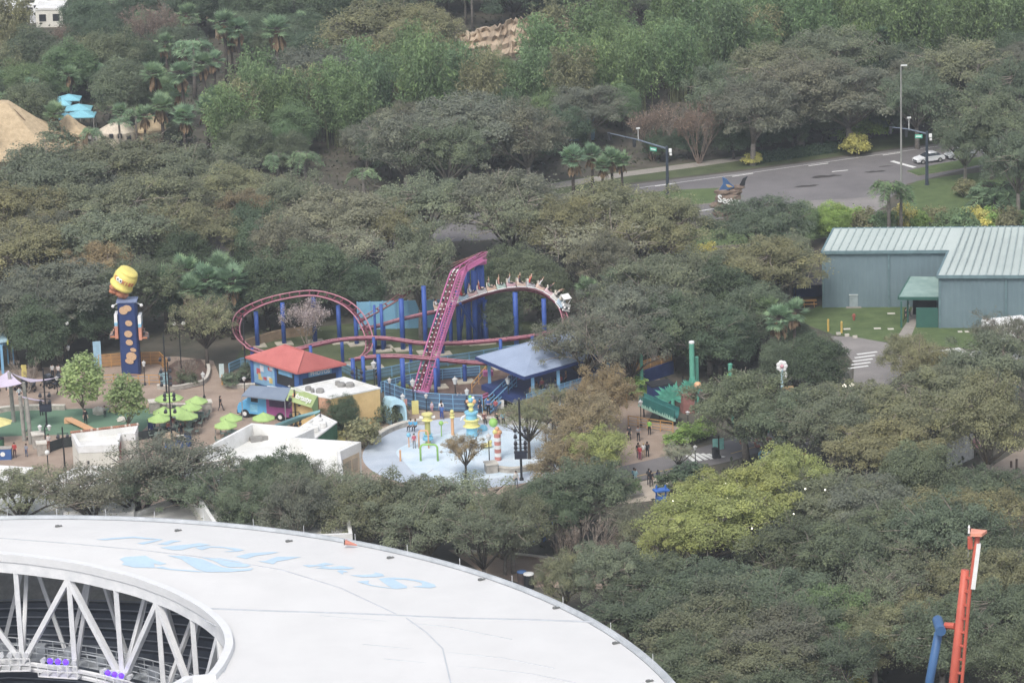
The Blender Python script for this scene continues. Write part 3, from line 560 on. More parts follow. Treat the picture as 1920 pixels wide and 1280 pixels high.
# ------------------------------------------------------------------ white arena roof in the foreground
ZR = 18.0
M_mem = mat('white_roof_membrane', (.675, .67, .66), .55, var=.03, scale=.22, detail=9)
M_rim = mat('grey_roof_gutter', srgb(196, 200, 204), .6, c2=srgb(160, 166, 170), scale=.5, detail=8)
M_steel = mat('pale_grey_steel', srgb(236, 238, 238), .5, c2=srgb(212, 214, 216), scale=.8)
M_logo = mat('pale_blue_roof_paint', srgb(190, 218, 238, .86), .6, var=.04)
M_dark = mat('dark_seating', srgb(104, 112, 126), .8, c2=srgb(78, 88, 104), scale=.4)
M_seam = mat('roof_seam', srgb(186, 190, 196), .7, var=.08)
M_rust = mat('rusty_metal', srgb(120, 96, 80), .8, c2=srgb(92, 74, 64), scale=2)
def circ(pts):
    A = np.array([[2*p.x, 2*p.y, 1] for p in pts]); bb = np.array([p.x**2 + p.y**2 for p in pts]); s = np.linalg.lstsq(A, bb, rcond=None)[0]
    return s[0], s[1], sqrt(s[2] + s[0]**2 + s[1]**2)
rim = [P(x, y, ZR) for x, y in ((0,972),(200,977),(400,990),(640,1014),(780,1042),(900,1080),(1010,1124),(1110,1177),(1190,1226),(1255,1282))]
ax_, ay_, AR = circ(rim)
hole_r = [P(x, y, ZR) for x, y in ((-60,1040),(0,1046),(90,1056),(200,1077),(290,1104),(350,1131),(395,1160),(420,1188),(426,1215),(415,1243),(392,1275))]
hc = Vector(((P(-80,1220,ZR)).x, P(-80,1225,ZR).y, ZR))
def polar(p): return atan2(p.y - hc.y, p.x - hc.x), hypot(p.x - hc.x, p.y - hc.y)
pol = sorted(polar(p) for p in hole_r); half = [q for q in pol if q[0] > -0.02 or True]
def hole_rad(a):
    a = (a + pi) % (2*pi) - pi
    if abs(a) > pi/2: a = (pi - abs(a)) * (1 if a > 0 else -1)
    a = max(a, -a) if a < pol[0][0] else a
    if a <= pol[0][0]: return pol[0][1]
    for i in range(len(pol)-1):
        if pol[i][0] <= a <= pol[i+1][0]:
            t = (a - pol[i][0])/(pol[i+1][0] - pol[i][0] + 1e-9); return pol[i][1]*(1-t) + pol[i+1][1]*t
    return pol[-1][1]
def out_rad(a):
    dx, dy = cos(a), sin(a); ex, ey = hc.x - ax_, hc.y - ay_; bq = ex*dx + ey*dy; c = ex*ex + ey*ey - AR*AR
    return -bq + sqrt(bq*bq - c)
arena = thing('arena', 'round arena with a white membrane roof, oval opening and pale blue lettering', 'arena', (ax_, ay_, 0))
NA = 144; AN = [2*pi*i/NA for i in range(NA)]
def rp(a, off_in=None, off_out=None, z=ZR):
    r = hole_rad(a) + off_in if off_in is not None else out_rad(a) + off_out
    return (hc.x + r*cos(a), hc.y + r*sin(a), z)
def ringstrip(b, f0, f1, k=None):
    n = NA; vs = [f0(a) for a in AN] + [f1(a) for a in AN]
    b.add(vs, [(i, (i+1) % n, n+(i+1) % n, n+i) for i in range(n)], k)
b = MB()
def mid(t): return lambda a: tuple(Vector(rp(a, 0.0)).lerp(Vector(rp(a, None, 0.0)), t) + Vector((0, 0, .9*sin(pi*t)*.35)))
tl = [0, .12, .3, .5, .7, .88, 1]
for i in range(6): ringstrip(b, mid(tl[i+1]), mid(tl[i]))
o = b.build('roof', M_mem, arena, True)
b = MB()           # gutter round the outside
ringstrip(b, lambda a: rp(a, None, .32, ZR-.04), lambda a: rp(a, None, .03, ZR+.02)); ringstrip(b, lambda a: rp(a, None, .38, ZR+.2), lambda a: rp(a, None, .32, ZR-.04)); ringstrip(b, lambda a: rp(a, None, .72, ZR+.16), lambda a: rp(a, None, .38, ZR+.2)); ringstrip(b, lambda a: rp(a, None, .74, ZR-1.4), lambda a: rp(a, None, .72, ZR+.16))
b.build('gutter', M_rim, arena)
for i in range(0, NA, 3):
    q = pix(rp(AN[i], None, 1.2, ZR+.2))
    if -20 < q[0] < 1940 and 0 < q[1] < 1290: b = MB(); b.tube([rp(AN[i], None, .55, ZR+.15), rp(AN[i], None, .55, ZR+.8)], .02, 4); b.build('safety_post', M_steel, arena)
b = MB()           # curb and girder round the opening
ringstrip(b, lambda a: rp(a, .55, None, ZR+.02), lambda a: rp(a, .5, None, ZR+.45)); ringstrip(b, lambda a: rp(a, .5, None, ZR+.45), lambda a: rp(a, -.15, None, ZR+.45)); ringstrip(b, lambda a: rp(a, -.15, None, ZR+.45), lambda a: rp(a, -.15, None, ZR-.25))
b.build('opening_curb', mat('white_curb', (.72, .725, .73), .5, var=.03), arena)
b = MB(); ringstrip(b, lambda a: rp(a, -.05, None, ZR-.25), lambda a: rp(a, -.05, None, ZR-1.25)); ringstrip(b, lambda a: rp(a, -.05, None, ZR-1.25), lambda a: rp(a, .5, None, ZR-1.25)); ringstrip(b, lambda a: rp(a, .5, None, ZR-1.25), lambda a: rp(a, .5, None, ZR-.3))
b.build('ring_girder', M_steel, arena)
Zb = 8.6
b = MB()
for z0 in (Zb, Zb-.5):
    b.tube([rp(a, .3, None, z0) for a in AN] + [rp(AN[0], .3, None, z0)], .2, 5)
ringstrip(b, lambda a: rp(a, .2, None, Zb-.4), lambda a: rp(a, 1.4, None, Zb-.4))
b.build('lower_chord', M_steel, arena)
b = MB()
ringstrip(b, lambda a: rp(a, 1.5, None, Zb-.1), lambda a: rp(a, 3.2, None, Zb-.1))
for o_, z0 in ((1.5, .55), (1.5, 1.1), (3.2, .55), (3.2, 1.1), (3.2, 0)): b.tube([rp(a, o_, None, Zb+z0) for a in AN] + [rp(AN[0], o_, None, Zb+z0)], .055, 4)
for a in AN:
    for o_ in (1.5, 3.2): b.tube([rp(a, o_, None, Zb-.1), rp(a, o_, None, Zb+1.1)], .04, 4)
b.build('catwalk', mat('catwalk_grey', srgb(178, 184, 190), .6), arena)
rg = random.Random(9)
for i in range(1, 40):
    a = AN[(i*3) % NA]
    if sin(a) > 0: p = Vector(rp(a, 2.4, None, Zb)); b = MB(); b.box((p.x, p.y, Zb + .45), (rg.uniform(.6, 1.6), .7, rg.uniform(.6, 1.3)), a + pi/2); b.build('machinery_box', mat('machinery_grey', srgb(150, 156, 164), .6), arena)
# truss members, spaced by length round the opening
per = [Vector(rp(a, .25, None, 0)) for a in AN]; cum = [0]
for i in range(NA): cum.append(cum[-1] + (per[(i+1) % NA] - per[i]).length)
def at(s):
    s %= cum[-1]
    for i in range(NA):
        if cum[i+1] >= s:
            t = (s - cum[i])/(cum[i+1] - cum[i] + 1e-9); return AN[i] + t*2*pi/NA
N_ = 2*int(cum[-1]/10.2); st = cum[-1]/N_
for i in range(N_):
    a0, a1, am = at(i*st), at((i+1)*st), at((i+.5)*st)
    if sin(am) < -.3: continue
    top0, bot0, botm, top1 = rp(a0, .2, None, ZR-1.2), rp(a0, .3, None, Zb), rp(at((i+.95)*st), .3, None, Zb), rp(a1, .2, None, ZR-1.2)
    botp = rp(at((i-1)*st), .3, None, Zb); botn = rp(a1, .3, None, Zb)
    for p0, p1, w in ((top0, bot0, .36),) + (((top0, botp, .42), (top0, botn, .42)) if i % 2 else ()):
        q = MB(); q.bar(p0, p1, w*1.15, .42); q.build('truss_member', M_steel, arena)
    if True:      # second ring of struts behind, carrying the back of the roof
        for p0, p1 in ((rp(a0, 5.5, None, ZR-.6), rp(am, 5.2, None, Zb-1)), (rp(a1, 5.5, None, ZR-.6), rp(am, 5.2, None, Zb-1)), (rp(a0, 5.5, None, ZR-.6), rp(a0, .4, None, Zb+.2))):
            q = MB(); q.bar(p0, p1, .34, .3); q.build('back_strut', M_steel, arena)
b = MB()           # stepped seating and the outer wall under the roof
def sq(t, z): return lambda a: (lambda p0, p1: (p0.x + (p1.x-p0.x)*t, p0.y + (p1.y-p0.y)*t, z))(Vector(rp(a, 1.6)), Vector(rp(a, None, -.8)))
for k in range(16):
    t0, t1, z0 = k/16, (k+1)/16, 1.5 + k*.62
    ringstrip(b, sq(t0, z0), sq(t0, z0-.62)); ringstrip(b, sq(t1, z0), sq(t0, z0))
b.build('seating', M_dark, arena)
b = MB()
for k in range(1, 16, 1):
    b.tube([sq(k/16, 1.5 + k*.62 + .35)(a) for a in AN if sin(a) > -.1], .07, 3, cap=False)
b.build('seat_row', mat('grey_seat_rows', srgb(170, 176, 186), .7), arena)
b = MB(); ringstrip(b, lambda a: rp(a, None, .4, -.5), lambda a: rp(a, None, .4, ZR-.1)); b.build('wall', mat('arena_wall', srgb(190, 190, 186), .8), arena)
b = MB(); b.poly([(hc.x + (hole_rad(a)+1.6)*cos(a), hc.y + (hole_rad(a)+1.6)*sin(a), .3) for a in AN]); b.build('arena_floor', M_dark, arena)
# painted lettering and emblem, seen upside down from here
def q6(p): return (180 + p[0]/6, 990 + p[1]/6)
def q7(p): return (480 + p[0]/5.053, 1020 + p[1]/5.053)
S_ = [(1305,312),(1450,322),(1600,348),(1690,378),(1706,400),(1650,413),(1480,400),(1575,388),(1572,365),(1500,345),(1400,331),(1312,331),(1345,354),(1432,396),(1432,412),(1330,421),(1200,407),(1080,388),(950,350),(1070,341),(1062,368),(1100,384),(1180,397),(1290,411),(1250,390),(1200,355),(1163,325),(1230,314)]
e1 = [(765,250),(800,240),(855,250),(870,262),(830,262),(820,284)]; e2 = [(890,290),(1000,288),(1090,284),(1130,276),(1120,262),(1200,279),(1217,300),(1130,309),(1000,309)]
a_ = [(440,195),(570,193),(650,171),(742,187),(640,199),(700,214),(810,203),(938,222),(880,234),(700,234),(560,223),(640,212),(580,205),(500,214)]
W1 = [(20,158),(90,154),(200,115),(430,117),(300,144),(200,160),(165,186)]
W2 = [(1570,316),(1720,278),(1990,262),(2060,268),(1960,286),(1800,306),(1690,341)]
o1 = [(720,214),(870,193),(1060,178),(1160,163),(1292,182),(1110,206),(960,242),(865,242)]; o2 = [(1110,214),(1200,198),(1400,203),(1600,226),(1668,242),(1600,258),(1430,264),(1560,242),(1430,217),(1290,212),(1190,242)]
d_ = [(0,123),(210,104),(430,90),(600,108),(755,122),(650,152),(530,180),(460,166),(580,145),(690,123),(560,119),(420,106),(240,119),(90,131)]; d2 = [(690,178),(850,132),(965,138),(860,160),(800,184)]
lg1 = [(265,345),(330,320),(560,306),(600,330),(680,362),(795,395),(720,410),(650,395),(662,442),(430,438),(290,405),(318,380)]
lg2 = [(800,302),(1000,310),(1200,345),(1320,397),(1420,437),(1600,456),(1772,446),(1740,470),(1500,489),(1250,491),(1130,455),(1040,400),(960,345)]
lg3 = [(1180,324),(1400,334),(1600,368),(1742,415),(1700,432),(1500,435),(1420,414),(1320,360)]; lg4 = [(650,440),(850,466),(1130,487),(1250,491),(1130,474),(850,454),(740,426)]
def zroof(p):
    a, r = polar(p); t = (r - hole_rad(a))/(out_rad(a) - hole_rad(a)); t = max(0, min(1, t))
    for i in range(6):
        if tl[i] <= t <= tl[i+1]: break
    u = (t - tl[i])/(tl[i+1]-tl[i]); return ZR + .315*(sin(pi*tl[i])*(1-u) + sin(pi*tl[i+1])*u)
from mathutils.geometry import tessellate_polygon
def decal(b, poly2d, lift=.03):
    pts = []
    for i in range(len(poly2d)):
        p, q = poly2d[i], poly2d[(i+1) % len(poly2d)]; pts.append(p); pts.append(((p[0]+q[0])/2, (p[1]+q[1])/2))
    V = []
    for x, y in pts:
        z = ZR
        for _ in range(4): z = zroof(P(x, y, z))
        v = P(x, y, z + lift); V.append(v)
    tr = tessellate_polygon([[Vector((v.x, v.y, 0)) for v in V]]); fs = []
    for t in tr:
        A, B, C = (V[i] for i in t); fs.append(t if (B-A).cross(C-A).z > 0 else t[::-1])
    b.add(V, fs)
b = MB()
for f, L in ((q7, (S_, e1, e2, a_, W1)), (q6, (W2, o1, o2, d_, d2))):
    for l in L: decal(b, [f(p) for p in l])
b.build('lettering', M_logo, arena)
b = MB()
for l in (lg1, lg2, lg3, lg4): decal(b, [q6(p) for p in l])
b.build('emblem', M_logo, arena)
def seamline(b, pts, w):
    pl = []
    for (x, y) in pts:
        z = ZR
        for _ in range(4): z = zroof(P(x, y, z))
        pl.append(P(x, y, z + .02))
    for i in range(len(pl)-1): b.bar(pl[i], pl[i+1], w, .03)
b = MB()
seamline(b, [(0,1008),(130,1018),(260,1030),(400,1046),(530,1068),(640,1102),(742,1150)], .12); seamline(b, [(762,1158),(800,1185),(830,1215),(845,1280)], .12)
seamline(b, [(388,1140),(520,1145),(680,1150),(860,1158),(1000,1161),(1110,1165)], .3); seamline(b, [(380,1160),(430,1185),(432,1230),(420,1260)], .08)
for i in range(9):
    y0 = 1010 + i*27
    seamline(b, [(440 + i*40, y0 + 35), (640 + i*50, y0 + 48 + i*2), (800 + i*40, y0 + 80)], .05) if i in (4, 6, 7) else None
b.build('roof_seam', M_seam, arena)
for (x, y) in ((110,987),(334,995),(542,1015),(732,1046),(903,1087),(1043,1140),(1155,1206),(1218,1277)):
    z = ZR
    for _ in range(3): z = zroof(P(x, y, z))
    p = P(x, y, z); q = MB(); q.box((p.x, p.y, z+.05), (.6, .22, .08), .5); q.box((p.x-.1, p.y-.1, z+.13), (.3, .25, .1), .5); q.build('roof_drain', mat('drain_metal', srgb(110, 112, 110), .8), arena)
# orange traffic cone lying by the gutter
p = P(648, 1022, ZR + .3); c = thing('traffic_cone', 'orange traffic cone lying on its side at the arena roof edge', 'cone', p)
q = MB(); q.tube([p + Vector((-.05, 0, .3)), p + Vector((.95, .05, -.02))], [.24, .05], 10); q.build('cone_body', mat('faded_orange', srgb(214, 132, 110), .6), c)
q = MB(); q.bar(p + Vector((-.12, 0, .3)), p + Vector((-.06, 0, .3)), .42, .42); q.build('base', mat('dark_rubber', srgb(80, 76, 74), .8), c)
# lamp racks under the opening with violet lamps
M_viol = emat('violet_lamp', (.1, .03, 1.0), 1.6); M_can = mat('lamp_housing', srgb(214, 216, 220), .5)
for k, (x, y, lit) in enumerate(((20,1240,0),(112,1245,1),(212,1258,1),(-70,1232,0),(312,1275,0))):
    yb = hc.y + hole_rad(pi/2 - .2*0)*.9
    a = min(AN, key=lambda t: abs(pix(rp(t, -1.2, None, Zb))[0] - x) + (99 if sin(t) < .05 else 0)); p = Vector(rp(a, -1.0, None, Zb-.3)); t = Vector((-sin(a), cos(a), 0)); nn = Vector((cos(a), sin(a), 0))
    rk = thing('lamp_rack', ('rack of violet stage lamps hung at the arena opening, ' + ('left one' if k == 1 else 'right one')) if lit else ('unlit lamp rack under the arena opening ' + {0: 'left of the violet racks', 3: 'cut by the left picture edge', 4: 'nearest the curved right end'}[k]), 'lamp rack', p, 'lamp racks at the arena opening')
    q = MB(); w = 1.75
    for z in (0, .55, 1.1): q.bar(p - t*w + Vector((0, 0, z)), p + t*w + Vector((0, 0, z)), .09)
    for s in (-w, -w/2, 0, w/2, w): q.bar(p + t*s, p + t*s + Vector((0, 0, 1.1)), .08); q.bar(p + t*s, p + t*s + nn*1.3, .08)
    q.box((p.x + nn.x*.6, p.y + nn.y*.6, p.z), (2*w, 1.3, .08), a + pi/2); q.build('frame', M_steel, rk)
    for j in range(5):
        c_ = p + t*(-1.4 + j*.7) + nn*.5 + Vector((0, 0, 1.35)); q = MB(); q.tube([c_ + nn*.25, c_ - nn*.25 + Vector((0, 0, -.06))], [.16, .24], 8); q.build('lamp_housing', M_can, rk)
        if lit and j in (1, 2, 3): q = MB(); q.ball(c_ - nn*.3 + Vector((0, 0, .02)), .25, 8, 5); q.build('lamp', M_viol, rk)
# ------------------------------------------------------------------ roller coaster
M_blue = mat('blue_support_paint', srgb(52, 92, 174), .5, c2=srgb(44, 78, 154), scale=.8); M_pink = mat('pink_track_paint', srgb(198, 106, 158), .45, c2=srgb(178, 90, 140), scale=1); M_rail = mat('salmon_rail_paint', srgb(192, 126, 140), .45, c2=srgb(172, 108, 122), scale=1)
M_tie = mat('maroon_tie_paint', srgb(128, 64, 80), .6, c2=srgb(104, 50, 66), scale=1); M_pad_c = mat('footing_concrete', srgb(190, 182, 162), .9, c2=srgb(164, 156, 138), scale=1)
M_lbl = mat('light_blue_paint', srgb(120, 178, 216), .5, c2=srgb(104, 160, 200), scale=1); M_nblue = mat('navy_paint', srgb(44, 66, 122), .6, c2=srgb(36, 54, 104), scale=1); M_wht = mat('white_paint', srgb(232, 232, 230), .5, var=.05); M_blk = mat('black_metal', srgb(52, 54, 58), .6, c2=srgb(40, 42, 46), scale=2)
M_org = mat('orange_yellow_paint', srgb(206, 152, 74), .6, c2=srgb(184, 132, 62), scale=1); M_teal = mat('teal_paint', srgb(40, 118, 112), .5, c2=srgb(32, 98, 96), scale=1)
coaster = thing('roller_coaster', 'pink roller coaster track winding on blue columns behind the photo kiosk', 'roller coaster', P(740, 680))
def cp(l): return smooth_path([(lambda q: (q.x, q.y, z))(P(x, y)) for x, y, z in l], 10)
def track(path, roll, gauge, rr_, name_r, m_r, tie=1.1, tie_m=None):
    n = len(path); Ls, Rs = [], []
    for i, p in enumerate(path):
        t = (path[min(i+1, n-1)] - path[max(i-1, 0)]); h = Vector((t.y, -t.x, 0)); h = h.normalized() if h.length > 1e-6 else Vector((1, 0, 0))
        rv = roll(i/(n-1)) if callable(roll) else roll; h = h*cos(rv) + Vector((0, 0, 1))*sin(rv); Ls.append(p - h*gauge/2); Rs.append(p + h*gauge/2)
    for s in (Ls, Rs): q = MB(); q.tube(s, rr_, 6); q.build('rail', m_r, coaster, True)
    q = MB(); acc = 0
    for i in range(1, n):
        acc += (path[i] - path[i-1]).length
        if acc > tie: acc = 0; q.bar(Ls[i] + Vector((0, 0, -.03)), Rs[i] + Vector((0, 0, -.03)), .14, .12)
    dn = Vector((0, 0, -.26)); q.tube([p + dn for p in path], .12, 5); q.build('ties', tie_m or M_tie, coaster)
    return Ls, Rs
def cpi(l): return smooth_path([D(x, y, P(x, row).y) for x, y, row in l], 10)
lift = cpi([(779,738,750),(785,722,741),(803,661,716),(817,616,698),(832,571,682),(850,517,663),(858,505,657),(878,493,648),(898,482,640)])
drop_ = cpi([(898,482,640),(907,474,632),(900,474,624),(880,483,620),(850,496,618),(812,518,622),(775,537,632),(749,556,645),(715,577,652),(690,591,655),(672,602,655)])
hump = cp([(676,652,2.5),(700,650,2.5),(750,650,3.4),(800,651,4.2),(835,651,4.7),(875,651,5.7),(920,650,6.6),(965,648,7.0),(1005,645,6.6),(1036,645,5.6),(1056,650,4.5),(1063,664,3.5),(1058,680,2.7),(1030,690,2.2),(1000,698,2.0)])
arc = cp([(1060,660,2.9),(1000,672,2.8),(900,683,2.8),(800,686,2.8),(720,684,3.3),(640,692,3.6),(560,708,3.5),(505,714,3.4),(468,704,3.5),(447,684,3.9),(452,662,4.5),(483,649,5.0),(530,643,5.6),(590,640,5.9),(640,645,5.4),(672,655,4.5),(691,672,3.3),(694,690,2.7),(684,704,2.5),(668,713,2.6)])
low = cp([(662,718,2.9),(680,722,3.3),(712,724,3.6),(755,724,3.6),(820,723,3.2),(880,719,2.6),(940,714,2.2),(1000,706,2.0)])
ret = cp([(788,748,.5),(800,757,.6),(840,763,.7),(890,762,.9),(930,752,1.2),(965,738,1.6),(1000,722,1.9)])
LL, LR = track(lift, 0, .95, .1, 'rail', M_pink, .8, M_tie)
track(drop_, .1, .9, .06, 'rail', mat('dull_rail_paint', srgb(160, 116, 112), .5), 1.1); HL, HR = track(hump, lambda t: .12 + .5*max(0, min(1, (t-.45)*3)), .9, .075, 'rail', M_rail, 1.1)
track(arc, lambda t: -.45 if t > .42 else -.12, .9, .085, 'rail', M_rail, 1.0); track(low, .06, .9, .085, 'rail', M_rail, 1.0); track(ret, .1, .9, .08, 'rail', M_pink, 1.0)
# maintenance stair beside the lift, drive housings, crest deck
q = MB()
sd = []
for i, p in enumerate(lift):
    t = lift[min(i+1, len(lift)-1)] - lift[max(i-1, 0)]; h = Vector((t.y, -t.x, 0)).normalized(); sd.append(h)
for i in range(4, len(lift)-3):
    c = lift[i]; h = sd[i]
    for f in (0,):
        p = c
        q.bar(p + h*.7 + Vector((0, 0, -.05)), p + h*1.4 + Vector((0, 0, -.05)), .1, .1); q.bar(p + h*1.4, p + h*1.4 + Vector((0, 0, .9)), .04)
for o_, dz, r_ in ((.7, 0, .06), (1.4, 0, .06), (1.4, .9, .045), (1.4, .5, .035), (.7, .8, .04), (1.05, -.1, .05)):
    q.tube([lift[i] + sd[i]*o_ + Vector((0, 0, dz)) for i in range(4, len(lift)-2)], r_, 5)
q.build('lift_stair', M_pink, coaster)
q = MB()
for i in range(6, len(lift)-22, 2):
    p = lift[i]; h = sd[i]
    for s in (-.22, .22): q.ball(p + h*s + Vector((0, 0, .08)), (.09, .09, .09), 6, 4)
q.build('anti_rollback_stops', M_wht, coaster)
q = MB(); q.tube([p + Vector((0, 0, -.32)) for p in lift], .2, 6); q.build('chain_trough', M_tie, coaster)
q = MB(); e = lift[-1]; q.box((e.x - .2, e.y - .3, e.z - .45), (1.2, 1.2, .1), .4); q.box((lift[-6].x + .7, lift[-6].y, lift[-6].z - .45), (1.5, .2, .4), .45); q.build('crest_deck', M_pink, coaster)
q = MB(); q.box((lift[3].x + .3, lift[3].y - .3, .55), (1.3, 1.1, .9), .4); p = P(915, 700, 2.3); q.box((p.x, p.y, 2.35), (1.1, .8, .5), .1); q.build('motor_housing', M_pink, coaster)
def column(x, yb, yt, r=.2, pad=True, dx=0.0, m=None):
    p = P(x, yb); z = hz(x, yb, yt); c = MB(); c.tube([(p.x, p.y, 0), (p.x + dx, p.y, z)], r, 9); c.lathe((p.x, p.y, 0), [(r*1.9, 0), (r*1.9, .08)], 9)
    o = c.build('support_column', m or M_blue, coaster, True)
    if pad: f = MB(); f.box((p.x, p.y, .07), (2.0, 1.6, .14), .25); f.build('footing', M_pad_c, o) if False else f.build('footing', M_pad_c, coaster)
for a in ((483,649,584,.27),(533,645,567,.27),(591,641,557,.28),(637,642,572,.27),(669,646,592,.26),(756,656,560,.3),(799,661,536,.28),(720,652,612,.28),(718,657,570,.2),(705,654,572,.16),(643,684,634,.2),(771,684,640,.2),(703,690,632,.18),(585,712,648,.2),
          (712,727,664,.24),(757,745,672,.28),(683,733,668,.22),(664,736,672,.24),(872,716,682,.24),(822,726,672,.26),(818,752,690,.2),(969,652,548,.3),(1022,650,560,.28),(912,643,562,.3),(893,644,507,.36),(880,643,510,.34),(900,641,494,.36),(907,640,492,.34),(862,643,545,.3),(1060,672,612,.24),(1000,690,630,.2),(940,690,636,.2),(846,644,580,.24),(830,664,585,.22),(475,705,652,.2),(520,716,657,.2)):
    column(*a)
for (x0, y0, z0, x1, y1, z1) in ((866,662,6.0,900,640,.3),(850,668,6.5,832,656,.2),(884,650,9.0,862,640,.2)):
    a, b_ = P(x0, y0), P(x1, y1); c = MB(); c.tube([(a.x, a.y, z0), (b_.x, b_.y, z1)], .16, 7); c.build('brace', M_blue, coaster)
# ---- the train
dist = [0]
for i in range(1, len(hump)): dist.append(dist[-1] + (hump[i] - hump[i-1]).length)
def onh(s):
    for i in range(1, len(hump)):
        if dist[i] >= s:
            t = (s - dist[i-1])/(dist[i] - dist[i-1]); p = hump[i-1].lerp(hump[i], t); l = HL[i-1].lerp(HL[i], t); r = HR[i-1].lerp(HR[i], t)
            return p, (hump[i] - hump[i-1]).normalized(), (r - l).normalized()
    return hump[-1], (hump[-1]-hump[-2]).normalized(), Vector((0, 1, 0))
s_head = min(range(len(hump)), key=lambda i: abs(pix(hump[i])[0] - 1050) + (0 if i < len(hump)*.8 else 999)); s_head = dist[s_head]
train = thing('coaster_train', 'coaster train of small colourful open cars rounding the high curve', 'train', hump[40])
CARC = [srgb(132, 178, 206), srgb(206, 202, 190), srgb(206, 148, 158), srgb(206, 150, 110), srgb(140, 142, 148), srgb(200, 150, 116), srgb(196, 118, 136), srgb(140, 184, 164), srgb(210, 150, 96), srgb(168, 160, 162), srgb(206, 138, 136)]
SEATS = []
for k in range(15):
    p, t, r = onh(s_head - k*1.1); u = r.cross(t).normalized()
    if u.z < 0: u = -u
    r = t.cross(u).normalized(); M_c = mat('car_paint_%d' % k, tuple(v*.6 + .26 for v in CARC[k % 11]), .4, var=.04)
    F = lambda a, b_, c: p + t*a + r*b_ + u*c
    b = MB(); w, l = .6, .54
    prof = [(-l, .2, w*.95), (-l, .75, w*.9), (-l*.55, .62, w), (l*.2, .52, w), (l*.75, .62, w*.85), (l, .4, w*.7), (l, .2, w*.7)]
    vs = [F(a, -ww, c) for a, c, ww in prof] + [F(a, ww, c) for a, c, ww in prof]; n = len(prof)
    b.add(vs, [tuple(range(n)), tuple(range(2*n-1, n-1, -1))] + [(i, n+i, n+(i+1) % n, (i+1) % n) for i in range(n)])
    car = b.build('car', M_c, train)
    b = MB()
    for s in (-1, 1):
        b.bar(F(-l, s*(w+.06), .14), F(l, s*(w+.02), .14), .07, .1)
    b.build('running_board', M_wht, car)
    for s in (-1, 1):
        for a in (-.4, .4): b = MB(); b.tube([F(a, s*.4, .1), F(a, s*.5, .1)], .14, 8); b.build('wheel', M_blk, car)
    b = MB(); b.bar(F(-.46, -.5, .9), F(-.46, .5, .9), .12, .45); b.bar(F(.1, -.48, .72), F(.1, .48, .72), .07); b.build('seat_back', mat('cream_seat', srgb(214, 206, 190), .6), car)
    if k == 0:
        b = MB(); b.bar(F(.55, -.55, .75), F(.55, .55, .75), .3, .34); b.bar(F(.95, -.6, .3), F(.95, .6, .3), .14, .2); b.build('bumper', M_wht, car)
        for s in (-1, 1): b = MB(); b.ball(F(.85, s*.36, .56), .15, 8, 6); b.build('headlamp', M_wht, car)
        b = MB()
        for a in (.25, -.55):
            for s in (-1, 1): b.bar(F(a, s*.52, .55), F(a-.1, s*.5, 1.35), .07)
        b.bar(F(-.7, 0, 1.38), F(.2, 0, 1.38), 1.05, .06); b.build('canopy', M_wht, car)
    SEATS.append((F(-.2, -.27, .46), F(-.2, .27, .46), t, u))
# ---- station with its blue hip roof
st = thing('coaster_station', 'open coaster station under a grey-blue hip roof with light blue posts', 'station', P(1060, 740))
zf, ze, zr = 1.7, 5.0, 6.7
Fc, Lc = P(983, 706, ze), P(892, 668, ze); Rc = P(1170, 652, ze); Bc = Lc + (Rc - Fc)
ridge0 = (Fc + Lc)/2 + (Rc - Fc).normalized()*5.5; ridge1 = (Rc + Bc)/2 - (Rc - Fc).normalized()*4.5; ridge0.z = ridge1.z = zr
b = MB(); b.add([Fc, Rc, Bc, Lc, ridge0, ridge1], [(0, 1, 5, 4), (1, 2, 5), (2, 3, 4, 5), (3, 0, 4)]); b.build('roof', mat('grey_blue_metal_roof', srgb(152, 168, 194), .5, c2=srgb(138, 154, 180), scale=.5), st)
b = MB()
for a, c in ((Fc, Rc), (Rc, Bc), (Bc, Lc), (Lc, Fc)): b.bar(a + Vector((0, 0, -.2)), c + Vector((0, 0, -.2)), .16, .32)
b.build('fascia', M_nblue, st)
def inset(p, f=.1): c = (Fc + Rc + Bc + Lc)/4; return p.lerp(c, f)
deck = [inset(q, .06) for q in (Fc, Rc, Bc, Lc)]
b = MB(); b.prism([(q.x, q.y) for q in deck], 1.1, zf); b.build('platform', M_nblue, st)
for a, c in ((Fc, Rc), (Lc, Bc)):
    for f in (.06, .34, .62, .9):
        p = inset(a, .1).lerp(inset(c, .1), f); b = MB(); b.bar((p.x, p.y, 0), (p.x, p.y, ze-.1), .36); b.build('post', M_lbl, st)
for z in (.45, .8, 1.15):
    pass
b = MB(); A, B = deck[0], deck[1]
for z in (zf+.35, zf+.75, zf+1.15): b.bar((A.x, A.y, z), (B.x, B.y, z), .06)
for i in range(16): p = A.lerp(B, i/15); b.bar((p.x, p.y, zf), (p.x, p.y, zf+1.15), .06)
b.build('railing', M_lbl, st)
b = MB(); q0, q1 = A + Vector((0, 0, 0)), B; b.bar((A.x, A.y, zf+.55), (B.x, B.y, zf+.55), .02, 1.0); b.build('mesh_panel', mat('blue_mesh_panel', srgb(92, 134, 172), .7), st)
